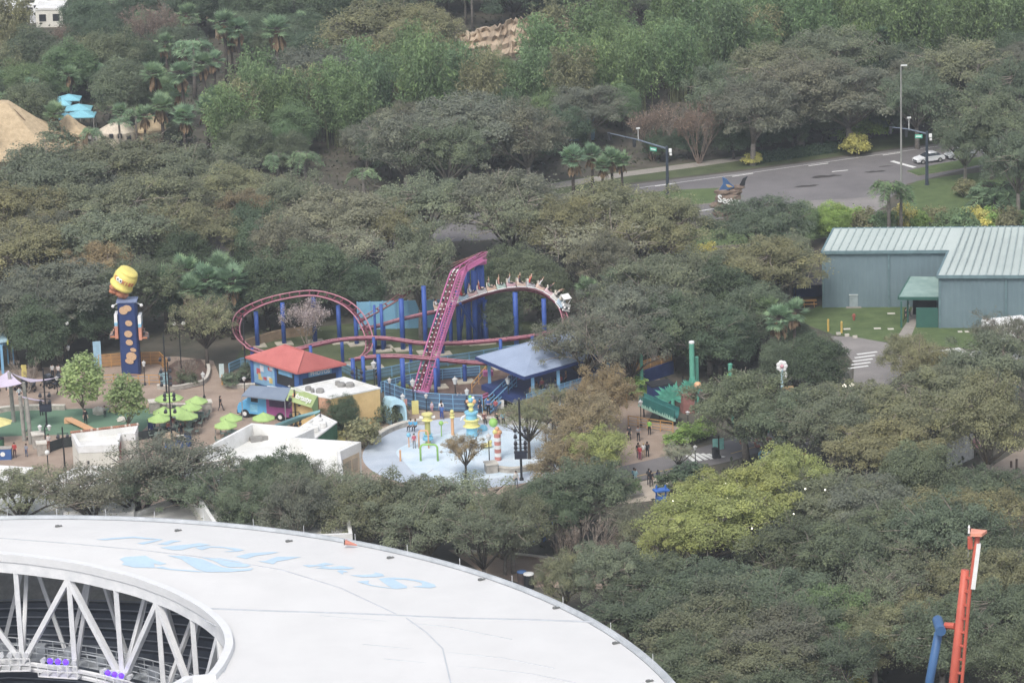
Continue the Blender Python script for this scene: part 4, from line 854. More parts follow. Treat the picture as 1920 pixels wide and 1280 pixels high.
# stair up to the platform
stair = thing('staircase', 'light blue metal staircase climbing to the coaster station platform', 'staircase', P(935, 765))
s0, s1, wv = P(914, 772), P(965, 748), Vector((.55, -1.5, 0)); b = MB()
for i in range(10):
    f = (i+.5)/10; c = s0.lerp(s1, f); c.z = zf*(i+1)/10; b.bar(c - wv*.5, c + wv*.5, .3, .05)
b.build('steps', mat('grey_blue_treads', srgb(96, 120, 150), .7), stair)
for s in (-.5, .5):
    b = MB()
    for dz in (0, .5, 1.0): b.bar(s0 + wv*s + Vector((0, 0, dz + .1)), s1 + wv*s + Vector((0, 0, zf + dz)), .1 if dz else .16)
    for i in range(7): c = s0.lerp(s1, i/6) + wv*s; z = .05 + zf*i/6; b.bar((c.x, c.y, z), (c.x, c.y, z + 1), .06)
    b.build('handrail', M_lbl, stair)
def fence(name, label, cat, pts, h, m, gap=1.6, rails=3, panel=None, z=None, group=None, posts=.08):
    W_ = [P(x, y) for x, y in pts] if not isinstance(pts[0], Vector) else pts; z = z or [0]*len(W_); f = thing(name, label, cat, W_[0], group)
    L = [Vector((q.x, q.y, zz)) for q, zz in zip(W_, z)]
    for i in range(len(L)-1):
        n = max(1, int((L[i+1]-L[i]).length/gap))
        for k in range(n + (i == len(L)-2)): p = L[i].lerp(L[i+1], k/n); pb = MB(); pb.bar(p, p + Vector((0, 0, h)), posts); pb.build('post', m, f)
    rb = MB()
    for r in range(rails):
        dz = h*(r+1)/rails - .03
        for i in range(len(L)-1): rb.bar(L[i] + Vector((0, 0, dz)), L[i+1] + Vector((0, 0, dz)), .07 if r == rails-1 else .05)
    rb.build('rails', m, f)
    if panel:
        q = MB()
        for i in range(len(L)-1): q.bar(L[i] + Vector((0, 0, h*.5)), L[i+1] + Vector((0, 0, h*.5)), .015, h*.86)
        q.build('panel', panel, f)
    return f
M_mesh = mat('teal_grey_mesh', srgb(106, 138, 146), .8, c2=srgb(88, 118, 128), scale=1); M_mesh2 = mat('blue_grey_mesh', srgb(84, 112, 142), .8, c2=srgb(70, 96, 126), scale=1)
fence('fence', 'light blue fence running behind the photo kiosk to the lift hill foot', 'fence', [(640,698),(680,716),(735,706),(800,692),(880,680),(990,662)], 1.25, M_lbl, 1.8, 3, M_mesh, group='light blue queue fences')
fence('fence', 'light blue double queue fence between lift hill and blue columns', 'fence', [(715,736),(770,722),(830,712),(900,706)], 1.3, M_lbl, 1.5, 4, M_mesh2, group='light blue queue fences')
fence('fence', 'grey-blue mesh fence between coaster mulch bed and plaza paving', 'fence', [(722,748),(760,762),(800,770),(850,773),(905,774)], 2.1, M_lbl, 1.5, 4, M_mesh2, group='light blue queue fences')
fence('fence', 'short light blue fence left of the photo kiosk', 'fence', [(430,700),(452,690),(478,686)], 1.2, M_lbl, 1.3, 3, M_mesh, group='light blue queue fences')
fence('fence', 'orange ramp fence rising along the blue station side', 'fence', [(985,788),(1090,752),(1180,722),(1260,696)], 2.3, M_org, 1.7, 3, mat('orange_mesh', srgb(166, 128, 84), .8), group='orange ramp fences')
fence('fence', 'lower orange queue fence before the tall oak trunk', 'fence', [(1044,800),(1100,776),(1175,752)], 1.3, M_org, 1.2, 4, group='orange ramp fences')
fence('fence', 'orange stair rail left of the station under the roof corner', 'fence', [(885,736),(912,730)], 1.1, M_org, .9, 2, z=[0, 1.6], group='orange ramp fences')
# navy ramp wall and blue wall behind
b = MB(); A, B = P(1150, 738), P(1262, 700)
b.bar((A.x, A.y, .75), (B.x, B.y, .75), .25, 1.5); tag(b.build('ramp_wall', M_nblue), 'navy ramp wall behind the orange fence right of the station', 'wall')
bw = thing('boundary_wall', 'light blue panelled wall behind the coaster columns', 'wall', P(760, 622)); A, B = P(672, 618), P(838, 613); zt = 3.4
for i in range(7):
    a, c = A.lerp(B, i/7), A.lerp(B, (i+1)/7); q = MB(); q.bar((a.x+.02, a.y, zt/2), (c.x-.02, c.y, zt/2), .14, zt); q.build('panel', mat('sky_blue_wall', srgb(122, 180, 210), .6, c2=srgb(108, 166, 198), scale=.4), bw)
    q = MB(); q.bar((a.x, a.y-.1, 0), (a.x, a.y-.1, zt+.1), .14); q.build('post', M_lbl, bw)
lw = thing('retaining_wall', 'low tan stone retaining wall inside the helix of track', 'wall', P(500, 640)); q = MB()
pp = smooth_path([P(456,656), P(480,648), P(530,634), P(590,628)], 4)
for i in range(len(pp)-1): q.bar(pp[i] + Vector((0, 0, .55)), pp[i+1] + Vector((0, 0, .55)), .4, 1.1)
q.build('wall_body', mat('tan_stone', srgb(158, 134, 106), .9, c2=srgb(128, 108, 86), scale=1.2), lw)
# ------------------------------------------------------------------ buildings of the plaza
M_cream = mat('cream_stucco', srgb(222, 219, 208), .85, c2=srgb(204, 200, 188), scale=.5, detail=8); M_froof = mat('white_flat_roof', srgb(240, 240, 236), .8, c2=srgb(200, 199, 192), scale=.35, detail=10)
M_dkgl = mat('dark_opening', srgb(48, 50, 56), .5, var=.1); M_red = mat('coral_red_metal_roof', srgb(206, 112, 106), .55, c2=srgb(190, 98, 94), scale=.7); M_kblue = mat('kiosk_blue', srgb(58, 104, 168), .6, c2=srgb(48, 90, 150), scale=.8)
def xy(p): return (p[0], p[1])
def side(b, a, c, z0, z1, f0, f1, y0, y1, out, k=None, th=.04):
    """a thin raised panel on the wall from a to c (fractions f0..f1, heights y0..y1)"""
    a, c = Vector((a[0], a[1], 0)), Vector((c[0], c[1], 0)); p, q = a.lerp(c, f0), a.lerp(c, f1); o_ = Vector((out[0], out[1], 0)).normalized()*th
    b.add([p + o_ + Vector((0, 0, y0)), q + o_ + Vector((0, 0, y0)), q + o_ + Vector((0, 0, y1)), p + o_ + Vector((0, 0, y1)), p + Vector((0, 0, y0)), q + Vector((0, 0, y0)), q + Vector((0, 0, y1)), p + Vector((0, 0, y1))],
          [(0, 1, 2, 3), (4, 5, 1, 0), (5, 6, 2, 1), (6, 7, 3, 2), (7, 4, 0, 3)], k)
def outn(a, c, ctr):
    d = Vector((c[1]-a[1], a[0]-c[0], 0)); m = Vector(((a[0]+c[0])/2 - ctr[0], (a[1]+c[1])/2 - ctr[1], 0)); return d if d.dot(m) > 0 else -d
# photo kiosk with the red hip roof
ze = 3.1; L, Fk, R = P(460, 668, ze), P(557, 698, ze), P(649, 681, ze); B = L + R - Fk; ctr = (L + R)/2
kio = thing('photo_kiosk', 'blue photo kiosk with a red hip roof and a photos sign', 'kiosk', (ctr.x, ctr.y, 0))
rA, rB = ctr.lerp((L+B)/2, .38), ctr.lerp((Fk+R)/2, .38); rA, rB = Vector((*xy(P(531, 646, 5.3)), 5.3)), Vector((*xy(P(572, 660, 5.3)), 5.3)); rA = ctr.lerp(rA, .9); rB = ctr.lerp(rB, .9); rA.z = rB.z = 5.3
b = MB(); b.add([L, Fk, R, B, rA, rB], [(0, 1, 5, 4), (1, 2, 5), (2, 3, 4, 5), (3, 0, 4)])
for v in ((L, Fk), (Fk, R), (R, B), (B, L)): b.bar(v[0] - Vector((0, 0, .12)), v[1] - Vector((0, 0, .12)), .1, .22)
b.bar(Fk, rB, .16, .08); b.bar(rA, rB, .16, .08); b.build('roof', M_red, kio)
def ins(p, f): return p.lerp(Vector((ctr.x, ctr.y, p.z)), f)
w4 = [ins(p, .13) for p in (L, Fk, R, B)]; b = MB(); b.prism([xy(p) for p in w4], 0, ze-.12); b.build('wall', M_kblue, kio)
o1, o2 = outn(w4[0], w4[1], ctr), outn(w4[1], w4[2], ctr); b = MB(); side(b, w4[0], w4[1], 0, 0, .55, .93, .9, 2.5, o1); side(b, w4[1], w4[2], 0, 0, .12, .9, .9, 2.05, o2); b.build('service_window', M_dkgl, kio)
b = MB(); side(b, w4[0], w4[1], 0, 0, .04, .5, .2, 2.9, o1, th=.06); b.build('mural_panel', mat('pale_blue_panel', srgb(124, 172, 208), .6, var=.08), kio)
rg = random.Random(4); b = MB()
for i in range(9):
    f, z = rg.uniform(.08, .42), rg.uniform(.5, 2.5); r = rg.uniform(.05, .09); side(b, w4[0], w4[1], 0, 0, f, f + r, z, z + rg.uniform(.3, .8), o1, k=i % 3, th=.075 + i*.002)
b.build('mural_shapes', [mat('mural_yellow', srgb(214, 186, 104), .6), mat('mural_red', srgb(196, 84, 92), .6), mat('mural_white', srgb(206, 206, 214), .6)], kio)
for (a, c, f0, f1, out, nm) in ((w4[1], w4[2], .26, .8, o2, 'PHOTOS'), (w4[0], w4[1], .6, .9, o1, None)):
    b = MB(); side(b, a, c, 0, 0, f0, f1, 2.12, 2.8, out, th=.1); s_ = b.build('sign', mat('blue_sign_board', srgb(104, 166, 206), .6), kio)
    if nm:
        m_ = Vector(a).lerp(Vector(c), (f0+f1)/2) + Vector(out).normalized()*.112; m_.z = 2.45; ax = Vector((c[0]-a[0], c[1]-a[1], 0)); text_mesh('lettering', nm, .62, M_wht, (m_, ax, (0, 0, 1)), s_, ext=.005, bold=.012)
for p in w4: b = MB(); b.bar((p.x, p.y, 0), (p.x, p.y, ze-.12), .4); b.build('corner_post', M_kblue, kio)
# yellow flat-roofed shop
def flat(name, label, top, z, wallm, par=.35, roofm=None, cat='building', pw=.3):
    T = [Vector((*xy(P(x, y, z)), z)) for x, y in top]; c = sum(T, Vector())/len(T); t = thing(name, label, cat, (c.x, c.y, 0))
    b = MB(); b.prism([xy(p) for p in T], 0, z - par); b.build('wall', wallm, t)
    A = sum(T[i].x*T[(i+1) % len(T)].y - T[(i+1) % len(T)].x*T[i].y for i in range(len(T)))
    b = MB(); n = len(T)
    def off(i):
        a, p, d = T[i-1], T[i], T[(i+1) % n]; e1, e2 = (p-a).normalized(), (d-p).normalized(); s = 1 if A > 0 else -1
        n1, n2 = Vector((-e1.y, e1.x, 0))*s, Vector((-e2.y, e2.x, 0))*s; m = (n1+n2); m = m/max(.3, m.dot(n1)); return p + m*pw
    I = [off(i) for i in range(n)]; O = [T[i] - (off(i)-T[i])*.12 for i in range(n)]; dz = Vector((0, 0, par + .002))
    b.add(O + I + [p - dz for p in I] + [p - dz for p in O], [(i, (i+1) % n, n+(i+1) % n, n+i) for i in range(n)] + [(n+i, n+(i+1) % n, 2*n+(i+1) % n, 2*n+i) for i in range(n)] + [((i+1) % n, i, 3*n+i, 3*n+(i+1) % n) for i in range(n)])
    b.build('parapet', M_froof, t)
    b = MB(); b.poly([(p.x, p.y, z - par + .01) for p in (I if A > 0 else I[::-1])]); b.build('flat_roof', roofm or M_froof, t)
    return t, T, c
shop, T, c = flat('flat_roofed_shop', 'flat white roofed shop with ochre yellow end wall beside the food truck', [(546,727),(645,706),(712,726),(676,734),(620,745),(594,741)], 4.2, mat('ochre_wall', srgb(224, 190, 124), .85, c2=srgb(204, 170, 106), scale=.7), .16)
b = MB(); o_ = outn(T[5], T[4], c); side(b, T[5], T[4], 0, 0, .02, .98, 0, 4.0, o_); b.build('salmon_wall', mat('salmon_wall', srgb(206, 156, 124), .85, c2=srgb(188, 138, 108), scale=.7), shop)
for (x, y, r) in ((578,729,.35), (586,733,.22), (600,733,.45), (640,722,.45), (656,722,.5), (633,719,.3)):
    p = P(x, y, 4.2); q = MB(); q.lathe((p.x, p.y, 4.05), [(r, 0), (r, .35), (r*.8, .45)], 10); q.build('roof_vent', mat('vent_metal', srgb(146, 144, 140), .7), shop)
# sloped green sign over its front
A, Bq, Cq, Dq = P(546, 725, 4.25), P(595, 742, 4.25), P(584, 764, 2.9), P(536, 750, 2.9)
sg = thing('sloped_sign', 'sloped green shop sign with white hand lettering beside the grey awning', 'sign', (Bq.x, Bq.y, 0))
nrm_ = (Bq - A).cross(Dq - A).normalized(); nrm_ = nrm_ if nrm_.z > 0 else -nrm_
b = MB(); b.add([A, Bq, Cq, Dq] + [p - nrm_*.12 for p in (A, Bq, Cq, Dq)], [(0, 1, 2, 3), (7, 6, 5, 4), (0, 4, 5, 1), (1, 5, 6, 2), (2, 6, 7, 3), (3, 7, 4, 0)]); b.build('board', mat('sage_green_board', srgb(164, 184, 118), .6, var=.06), sg)
b = MB(); b.add([Bq, Cq, Vector((Bq.x, Bq.y, 1.2))], [(0, 1, 2)]); b.add([p + Vector((.05, .03, 0)) for p in (Bq, Cq, Vector((Bq.x, Bq.y, 1.2)))], [(2, 1, 0)]); b.build('side_panel', mat('dark_green_panel', srgb(98, 124, 82), .7), sg)
ctr_ = (A+Bq+Cq+Dq)/4 + nrm_*.02; ax = (Bq - A).normalized(); ay = nrm_.cross(ax); text_mesh('lettering', 'fortastys', .82, M_wht, (ctr_ + ax*.35, ax, ay), sg, ext=.006, shear=.25, bold=.02)
b = MB(); cc = ctr_ - ax*1.35 + nrm_*.01; b.add([cc + (ax*cos(i*pi/5 + pi/2) + ay*sin(i*pi/5 + pi/2))*(.42 if i % 2 == 0 else .2) for i in range(10)], [tuple(range(10))]); b.build('star', mat('orange_star', srgb(226, 150, 104), .6), sg)
# grey awning on posts
A, Bq, Cq, Dq = P(470, 722, 3.5), P(546, 727, 3.6), P(534, 750, 2.9), P(453, 741, 2.9)
aw = thing('awning', 'grey sloped awning on thin posts over the food truck side', 'awning', (Cq.x, Cq.y, 0)); b = MB(); dz = Vector((0, 0, -.14)); b.add([A, Bq, Cq, Dq] + [p + dz for p in (A, Bq, Cq, Dq)], [(3, 2, 1, 0), (4, 5, 6, 7), (0, 1, 5, 4), (1, 2, 6, 5), (2, 3, 7, 6), (3, 0, 4, 7)]); o = b.build('canopy', mat('slate_grey_canopy', srgb(128, 142, 160), .6, c2=srgb(114, 128, 148), scale=.6), aw)
b = MB()
for p in (Cq, Dq): q = MB(); q.tube([(p.x, p.y, 0), (p.x, p.y, 2.8)], .06, 6); q.build('post', mat('grey_post', srgb(146, 148, 152), .6), aw)
# food truck
f0, f1 = P(446, 781), P(566, 793); ax = (f1 - f0).normalized(); ay = Vector((-ax.y, ax.x, 0)); W_ = 2.3
trk = thing('food_truck', 'step van food truck, bright blue in front and purple behind', 'food truck', f0)
def TP(a, s, z): v = f0 + ax*a + ay*s; return Vector((v.x, v.y, z))
Lt = (f1 - f0).length
def tbox(a0, a1, s0, s1, z0, z1, name, m, bev=0):
    b = MB(); vs = [TP(a, s, z) for z in (z0, z1) for a, s in ((a0, s0), (a1, s0), (a1, s1), (a0, s1))]; b.add(vs, [(3,2,1,0), (4,5,6,7), (0,1,5,4), (1,2,6,5), (2,3,7,6), (3,0,4,7)]); return b.build(name, m, trk)
M_tb = mat('sky_blue_truck_paint', srgb(84, 174, 224), .35, var=.05); M_tp = mat('purple_truck_paint', srgb(154, 74, 134), .4, var=.08)
b = MB(); prof = [(1.35, .5), (3.6, .5), (3.6, 2.95), (1.55, 2.95), (1.2, 2.0), (.25, 1.65), (0, 1.2), (0, .5)]; n = len(prof)
b.add([TP(a, 0, z) for a, z in prof] + [TP(a, W_, z) for a, z in prof], [tuple(range(n)), tuple(range(2*n-1, n-1, -1))] + [((i+1) % n, i, n+i, n+(i+1) % n) for i in range(n)]); b.build('cab', M_tb, trk)
tbox(3.602, Lt, 0, W_, .5, 2.95, 'body', M_tp); tbox(1.5, Lt+.02, .04, W_-.04, 2.952, 3.02, 'roof', M_wht)
tbox(1.75, 2.6, -.03, .02, 1.9, 2.5, 'side_window', M_dkgl); tbox(4.0, 6.6, -.03, .02, 1.55, 2.6, 'serving_hatch', mat('dark_hatch', srgb(78, 58, 92), .6)); tbox(-.14, .03, .1, W_-.1, .35, .75, 'bumper', M_blk); tbox(1.6, 2.5, -.02, .02, .75, 1.6, 'door_panel', mat('lighter_blue_panel', srgb(124, 196, 230), .4))
b = MB(); b.add([TP(1.27, .15, 2.05), TP(1.27, W_-.15, 2.05), TP(1.52, W_-.15, 2.8), TP(1.52, .15, 2.8)], [(0, 3, 2, 1)]); b.add([TP(1.24, .15, 2.07), TP(1.24, W_-.15, 2.07), TP(1.49, W_-.15, 2.82), TP(1.49, .15, 2.82)], [(0, 1, 2, 3), (0, 3, 2, 1)]); b.build('windscreen', M_dkgl, trk)
for a in (.95, 5.3):
    for s in (.02, W_-.02):
        b = MB(); c0 = TP(a, s-.14, .48); c1 = TP(a, s+.14, .48); b.tube([c0, c1], .48, 16); wh = b.build('wheel', M_blk, trk)
        b = MB(); b.tube([TP(a, s-.17, .48), TP(a, s+.17, .48)], .24, 12); b.build('hubcap', M_wht, wh)
for a in (3.0, 4.8, 6.3): tbox(a, a+1.1, .8, 1.7, 3.022, 3.34, 'air_conditioner', M_wht)
# low green hut with the teal canopy, white roof units
hut, T, c = flat('service_hut', 'low green hut with white roof machinery before the dark evergreen', [(556,804),(600,775),(632,790),(590,822)], 2.6, mat('dark_green_wall', srgb(62, 116, 88), .7), .15)
for (x, y, r) in ((578,800,.6), (596,788,.55), (572,808,.35), (606,795,.4), (590,803,.5)):
    p = P(x, y, 2.8); b = MB(); b.lathe((p.x, p.y, 2.5), [(r, 0), (r, .5), (r*.6, .62)], 9); b.build('roof_unit', M_froof, hut)
A, Bq, Cq, Dq = P(515, 795, 3.1), P(560, 778, 3.1), P(600, 768, 3.3), P(560, 785, 2.5); A2 = P(520, 801, 2.5)
tc = thing('teal_canopy', 'long narrow teal canopy pointing left before the green hut', 'canopy', (Bq.x, Bq.y, 0)); b = MB(); dz = Vector((0, 0, -.25))
pl = [A, Bq, Cq, Dq, A2]; b.add(pl + [p + dz for p in pl], [(4, 3, 2, 1, 0), (5, 6, 7, 8, 9)] + [(i, (i+1) % 5, 5+(i+1) % 5, 5+i) for i in range(5)]); b.build('roof', mat('pale_teal_fabric', srgb(146, 196, 200), .6, c2=srgb(124, 178, 184), scale=.5), tc)
for p in (A2, Cq): b = MB(); b.tube([(p.x, p.y, 0), (p.x, p.y, p.z-.2)], .06, 5); b.build('post', M_blk, tc)
# white buildings with high parapets
wb, T, c = flat('parapet_building', 'large white flat roofed building with tall parapets behind front oaks', [(330,868),(472,793),(588,803),(551,820),(676,828),(637,846),(660,1000),(420,1010)], 5.2, M_cream, 1.6, mat('grey_white_roof_floor', srgb(228, 228, 224), .9, c2=srgb(200, 200, 194), scale=.25, detail=9))
b = MB(); o_ = outn(T[4], T[5], c); side(b, T[4], T[5], 0, 0, .1, .9, .3, 4.2, o_); b.build('tan_gable_panel', mat('tan_panel', srgb(196, 176, 146), .8), wb)
b = MB()
for j in range(2):
    for i in range(2): side(b, T[4], T[5], 0, 0, .2 + i*.32, .45 + i*.32, .7 + j*1.7, 2.1 + j*1.7, o_, th=.08)
b.build('window', mat('window_beige_glass', srgb(168, 152, 128), .4), wb)
for (x, y) in ((500,822), (480,826), (520,818)):
    p = P(x, y, 3.65); b = MB(); b.box((p.x, p.y, 3.85), (1.2, .8, .45), .3); b.build('roof_unit', mat('vent_metal', srgb(146, 144, 140), .7), wb)
ts, T, c = flat('tiled_shop', 'small white flat roofed shop with terracotta tile edge beside the lawn', [(134,812),(258,797),(253,812),(226,813),(221,833),(147,836)], 4.4, M_cream, .75)
o_ = outn(T[5], T[4], c); b = MB(); side(b, T[5], T[4], 0, 0, .36, .5, .8, 2.1, o_); wd = b.build('window', M_dkgl, ts); b = MB(); side(b, T[5], T[4], 0, 0, .2, .25, 2.4, 2.75, o_); b.build('vent', M_dkgl, ts)
b = MB(); side(b, T[3], T[4], 0, 0, .1, .9, .2, 3.9, outn(T[3], T[4], c)); side(b, T[3], T[2], 0, 0, .1, .9, .2, 3.6, outn(T[3], T[2], c)); b.build('brick_red_wall', mat('brick_red', srgb(158, 106, 98), .85, var=.15), ts)
b = MB(); rg = random.Random(8)
for i in range(34):
    p = T[0].lerp(T[1], i/33); b.tube([p + Vector((0, .5, -.12)), p + Vector((0, -.05, .16)), p + Vector((0, -.15, .1))], .13, 6, k=rg.choice((0, 0, 1)))
b.build('roof_tiles', [mat('terracotta', srgb(176, 124, 98), .8, var=.2), mat('pale_tile', srgb(214, 196, 180), .8)], ts)
for lab, top, z in (('low white roofed building left of the globe lamp', [(-60,868),(62,876),(30,905),(-80,905)], 3.4), ('white sloped wall building in front of the tiled shop', [(104,892),(140,877),(178,873),(260,884),(250,960),(120,960)], 3.6), ('white roof half hidden by the leftmost front trees', [(-60,915),(60,898),(106,896),(120,975),(-60,985)], 3.0), ('white roof seen through the oaks right of the tiled shop', [(250,960),(330,930),(420,960),(400,1010),(250,1010)], 3.0)):
    flat('white_building', lab, top, z, M_cream, .5)
# blue hut at the left edge
bh = thing('ride_hut', 'light blue ride hut with a lime roof edge at the left picture edge', 'hut', P(-30, 690)); M_lime = mat('lime_trim', srgb(196, 206, 84), .6)
A, Bq = P(-60, 648, 3.8), P(14, 638, 3.8); pl = [A, Bq, Bq + Vector((-.6, 3.4, .7)), A + Vector((-.6, 3.4, .7))]; b = MB(); b.add(pl + [p + Vector((0, 0, -.2)) for p in pl], [(0, 1, 2, 3), (7, 6, 5, 4)] + [(i, 4+i, 4+(i+1) % 4, (i+1) % 4) for i in range(4)]); b.build('roof', mat('pale_blue_roof', srgb(170, 206, 222), .6), bh)
b = MB(); a0 = pl[2]; b.bar(pl[3] + Vector((0, .2, .3)), pl[2] + Vector((.9, .2, .3)), .5, .5); b.bar(pl[1] + Vector((0, 0, -.3)), pl[2] + Vector((0, 0, -.3)), .2, .5); b.build('roof_edge', M_lime, bh)
for (x, y) in ((6,700), (16,683), (26,683), (-30,700)): p = P(x, y); q = MB(); q.bar((p.x, p.y, 0), (p.x, p.y, 3.4 if x < 10 else 2.4), .3 if x < 10 else .16); q.build('post', M_lbl, bh)
b = MB(); p, q_ = P(-10, 683), P(30, 682); b.bar((p.x, p.y, 2.45), (q_.x, q_.y, 2.45), .5, .3); b.build('beam', M_lbl, bh)
# cookie drop tower
M_nv = mat('navy_tower_paint', srgb(46, 70, 124), .6, c2=srgb(40, 60, 110), scale=.6); M_yel = mat('yellow_jar_paint', srgb(230, 212, 92), .55, var=.05); M_ck = mat('cookie_brown', srgb(204, 136, 96), .75, c2=srgb(178, 108, 74), scale=2.5); M_ck2 = mat('cookie_tan', srgb(216, 180, 138), .75, c2=srgb(180, 140, 104), scale=7)
tb = P(247, 700); zt = hz(247, 700, 563); tw = thing('drop_tower', 'navy drop tower with painted cookies topped by a tipped yellow jar', 'tower ride', tb)
b = MB(); b.prism([(tb.x + sx*1.08, tb.y + sy*1.0) for sx, sy in ((-1, -.7), (-.8, -1), (.8, -1), (1, -.7), (1, .8), (-1, .8))], 0, zt); b.build('column', M_nv, tw)
b = MB(); b.box((tb.x, tb.y, zt+.08), (2.35, 2.2, .16)); b.build('top_ledge', mat('grey_blue_ledge', srgb(126, 142, 178), .6), tw)
def disc(c, n, r1, r2, ang, th, m, name, parent):
    n = Vector(n).normalized(); u = n.cross(Vector((0, 0, 1))).normalized(); v = u.cross(n); e1 = u*cos(ang) + v*sin(ang); e2 = -u*sin(ang) + v*cos(ang); b = MB(); k = 18
    F = [Vector(c) + e1*r1*cos(2*pi*i/k) + e2*r2*sin(2*pi*i/k) for i in range(k)]; b.add(F + [p + n*th for p in F], [tuple(range(k, 2*k))] + [(i, (i+1) % k, k+(i+1) % k, k+i) for i in range(k)]); return b.build(name, m, parent)
sx_ = 1/15.4
for (x, y, r1, r2) in ((-6,577,.5,.46), (1,573,.5,.36), (2,601,.42,.34), (0,621,.46,.4), (1,637,.42,.34), (7,651,.36,.22), (3,663,.6,.5), (-1,672,.5,.3)):
    z = hz(247, 700, y); disc((tb.x + x*sx_, tb.y - 1.0 - .0001*y, z), (0, -1, 0), r1, r2, .3, .06, M_ck2, 'painted_cookie', tw)
jc = Vector((tb.x - .15, tb.y, zt + 2.5)); jax = Vector((.5, -.16, .85)).normalized(); ju = jax.cross(Vector((0, 1, 0))).normalized(); jv = jax.cross(ju)
def lath(c, ax, u, v, prof, n=20, k=None, b=None):
    vs, fs = [], []; m = len(prof)
    for r, h in prof:
        for j in range(n): a = 2*pi*j/n; vs.append(c + ax*h + (u*cos(a) + v*sin(a))*r)
    for i in range(m-1):
        for j in range(n): fs.append((i*n+j, (i*n+(j+1) % n), (i+1)*n+(j+1) % n, (i+1)*n+j))
    b.add(vs, fs + [tuple((m-1)*n+j for j in range(n))], k)
b = MB(); lath(jc, jax, ju, jv, [(1.05, -1.05), (1.36, -1.0), (1.42, -.82), (1.36, -.62), (1.22, -.55), (1.33, -.1), (1.36, .4), (1.25, .85), (1.12, .95), (1.18, 1.05), (1.12, 1.2), (.9, 1.32)], b=b); b.build('jar', M_yel, tw, True)
rg = random.Random(21); b = MB()
for i in range(13):
    p = jc - jax*rg.uniform(1.0, 2.1) + ju*rg.uniform(-.85, .85) + jv*rg.uniform(-.7, .7); p.z = max(p.z, zt + .4); b.ball(p, (rg.uniform(.42, .6), rg.uniform(.42, .6), rg.uniform(.34, .5)), 9, 6, jit=.1, rng=rg)
b.build('cookies', M_ck, tw, True)
M_jr = mat('jar_lettering_red', srgb(206, 112, 74), .6)
front = Vector((0, -1, 0)); fn = (front - jax*front.dot(jax)).normalized(); sd = fn.cross(jax)
for i, ch in enumerate('COOKIES'):
    a = (3 - i)*.285; n_ = fn*cos(a) - sd*sin(a)*-1; n_ = fn*cos(a) + sd*sin(a); tdir = -fn*sin(a) + sd*cos(a); org = jc + jax*.22 + n_*1.37
    if i in (1, 2):
        disc(org, n_, .22, .26, 0, .05, M_wht, 'eye_letter', tw); disc(org + n_*.055 - tdir*.05, n_, .1, .1, 0, .03, M_blk, 'pupil', tw)
    else: text_mesh('jar_lettering', ch, .62, M_jr, (org, -tdir, -jax), tw, ext=.02, bold=.02)
for s in (-1, 1):
    z0 = hz(247, 700, 592 if s < 0 else 596); cx_ = tb.x + s*1.35
    gd = thing('ride_gondola', ('left' if s < 0 else 'right') + ' hand gondola with coral seat back on the drop tower side', 'ride seat', (cx_, tb.y, 0), 'gondolas of the drop tower')
    b = MB(); b.bar((cx_, tb.y, z0-2.4), (cx_, tb.y, z0-.9), .36, 1.9); b.build('seat_back', mat('coral_seat', srgb(206, 138, 112), .6), gd); b = MB(); b.bar((cx_, tb.y, z0-.9), (cx_, tb.y, z0-.5), .36, 1.9); b.build('blue_band', mat('cyan_band', srgb(126, 190, 222), .6), gd); b = MB(); b.bar((cx_, tb.y, z0-.5), (cx_, tb.y, z0+.4), .36, 1.8); b.build('white_top', M_wht, gd)
    b = MB(); b.bar((cx_ + s*.2, tb.y, z0-2.2), (cx_ + s*.75, tb.y, z0-2.2), 1.8, .14); b.build('seat', M_ck, gd)
    b = MB(); zz = hz(247, 700, 568); b.tube([(tb.x + s*1.1, tb.y-.4, zz+.1), (tb.x + s*1.55, tb.y-.4, zz-.1)], .05, 6); b.ball((tb.x + s*1.62, tb.y-.4, zz-.2), .2, 8, 6); b.build('flood_lamp', M_wht, tw)
fence('fence', 'orange fence behind the base of the drop tower', 'fence', [(186,690),(232,686),(300,684),(316,700)], 1.6, M_org, 1.0, 4, mat('orange_mesh', srgb(166, 128, 84), .8), group='orange fences at the drop tower')
fence('fence', 'orange fence in front of the drop tower behind young maples', 'fence', [(188,722),(240,720),(300,722)], 1.2, M_org, 1.2, 3, group='orange fences at the drop tower')
# ------------------------------------------------------------------ people
SKIN = [mat('skin_a', srgb(206, 164, 138), .6, var=.03), mat('skin_b', srgb(160, 116, 92), .6, var=.03), mat('skin_c', srgb(226, 186, 162), .6, var=.03)]
HAIR = [mat('hair_dark', srgb(46, 40, 38), .7), mat('hair_brown', srgb(92, 70, 54), .7), mat('hair_blond', srgb(178, 150, 108), .7), mat('hat_white', srgb(220, 220, 216), .8)]
def cloth(c): return mat('cloth_%02x%02x%02x' % c, srgb(*c), .85, var=.1, scale=4)
J = ['pelvis','waist','chest','neck','head','top','shL','elL','haL','shR','elR','haR','hipL','knL','anL','toL','hipR','knR','anR','toR']
ED = [(0,1),(1,2),(2,3),(3,4),(4,5),(2,6),(6,7),(7,8),(2,9),(9,10),(10,11),(0,12),(12,13),(13,14),(14,15),(0,16),(16,17),(17,18),(18,19)]
RAD = [.135,.125,.15,.055,.1,.075,.062,.045,.034,.062,.045,.034,.095,.065,.045,.035,.095,.065,.045,.035]
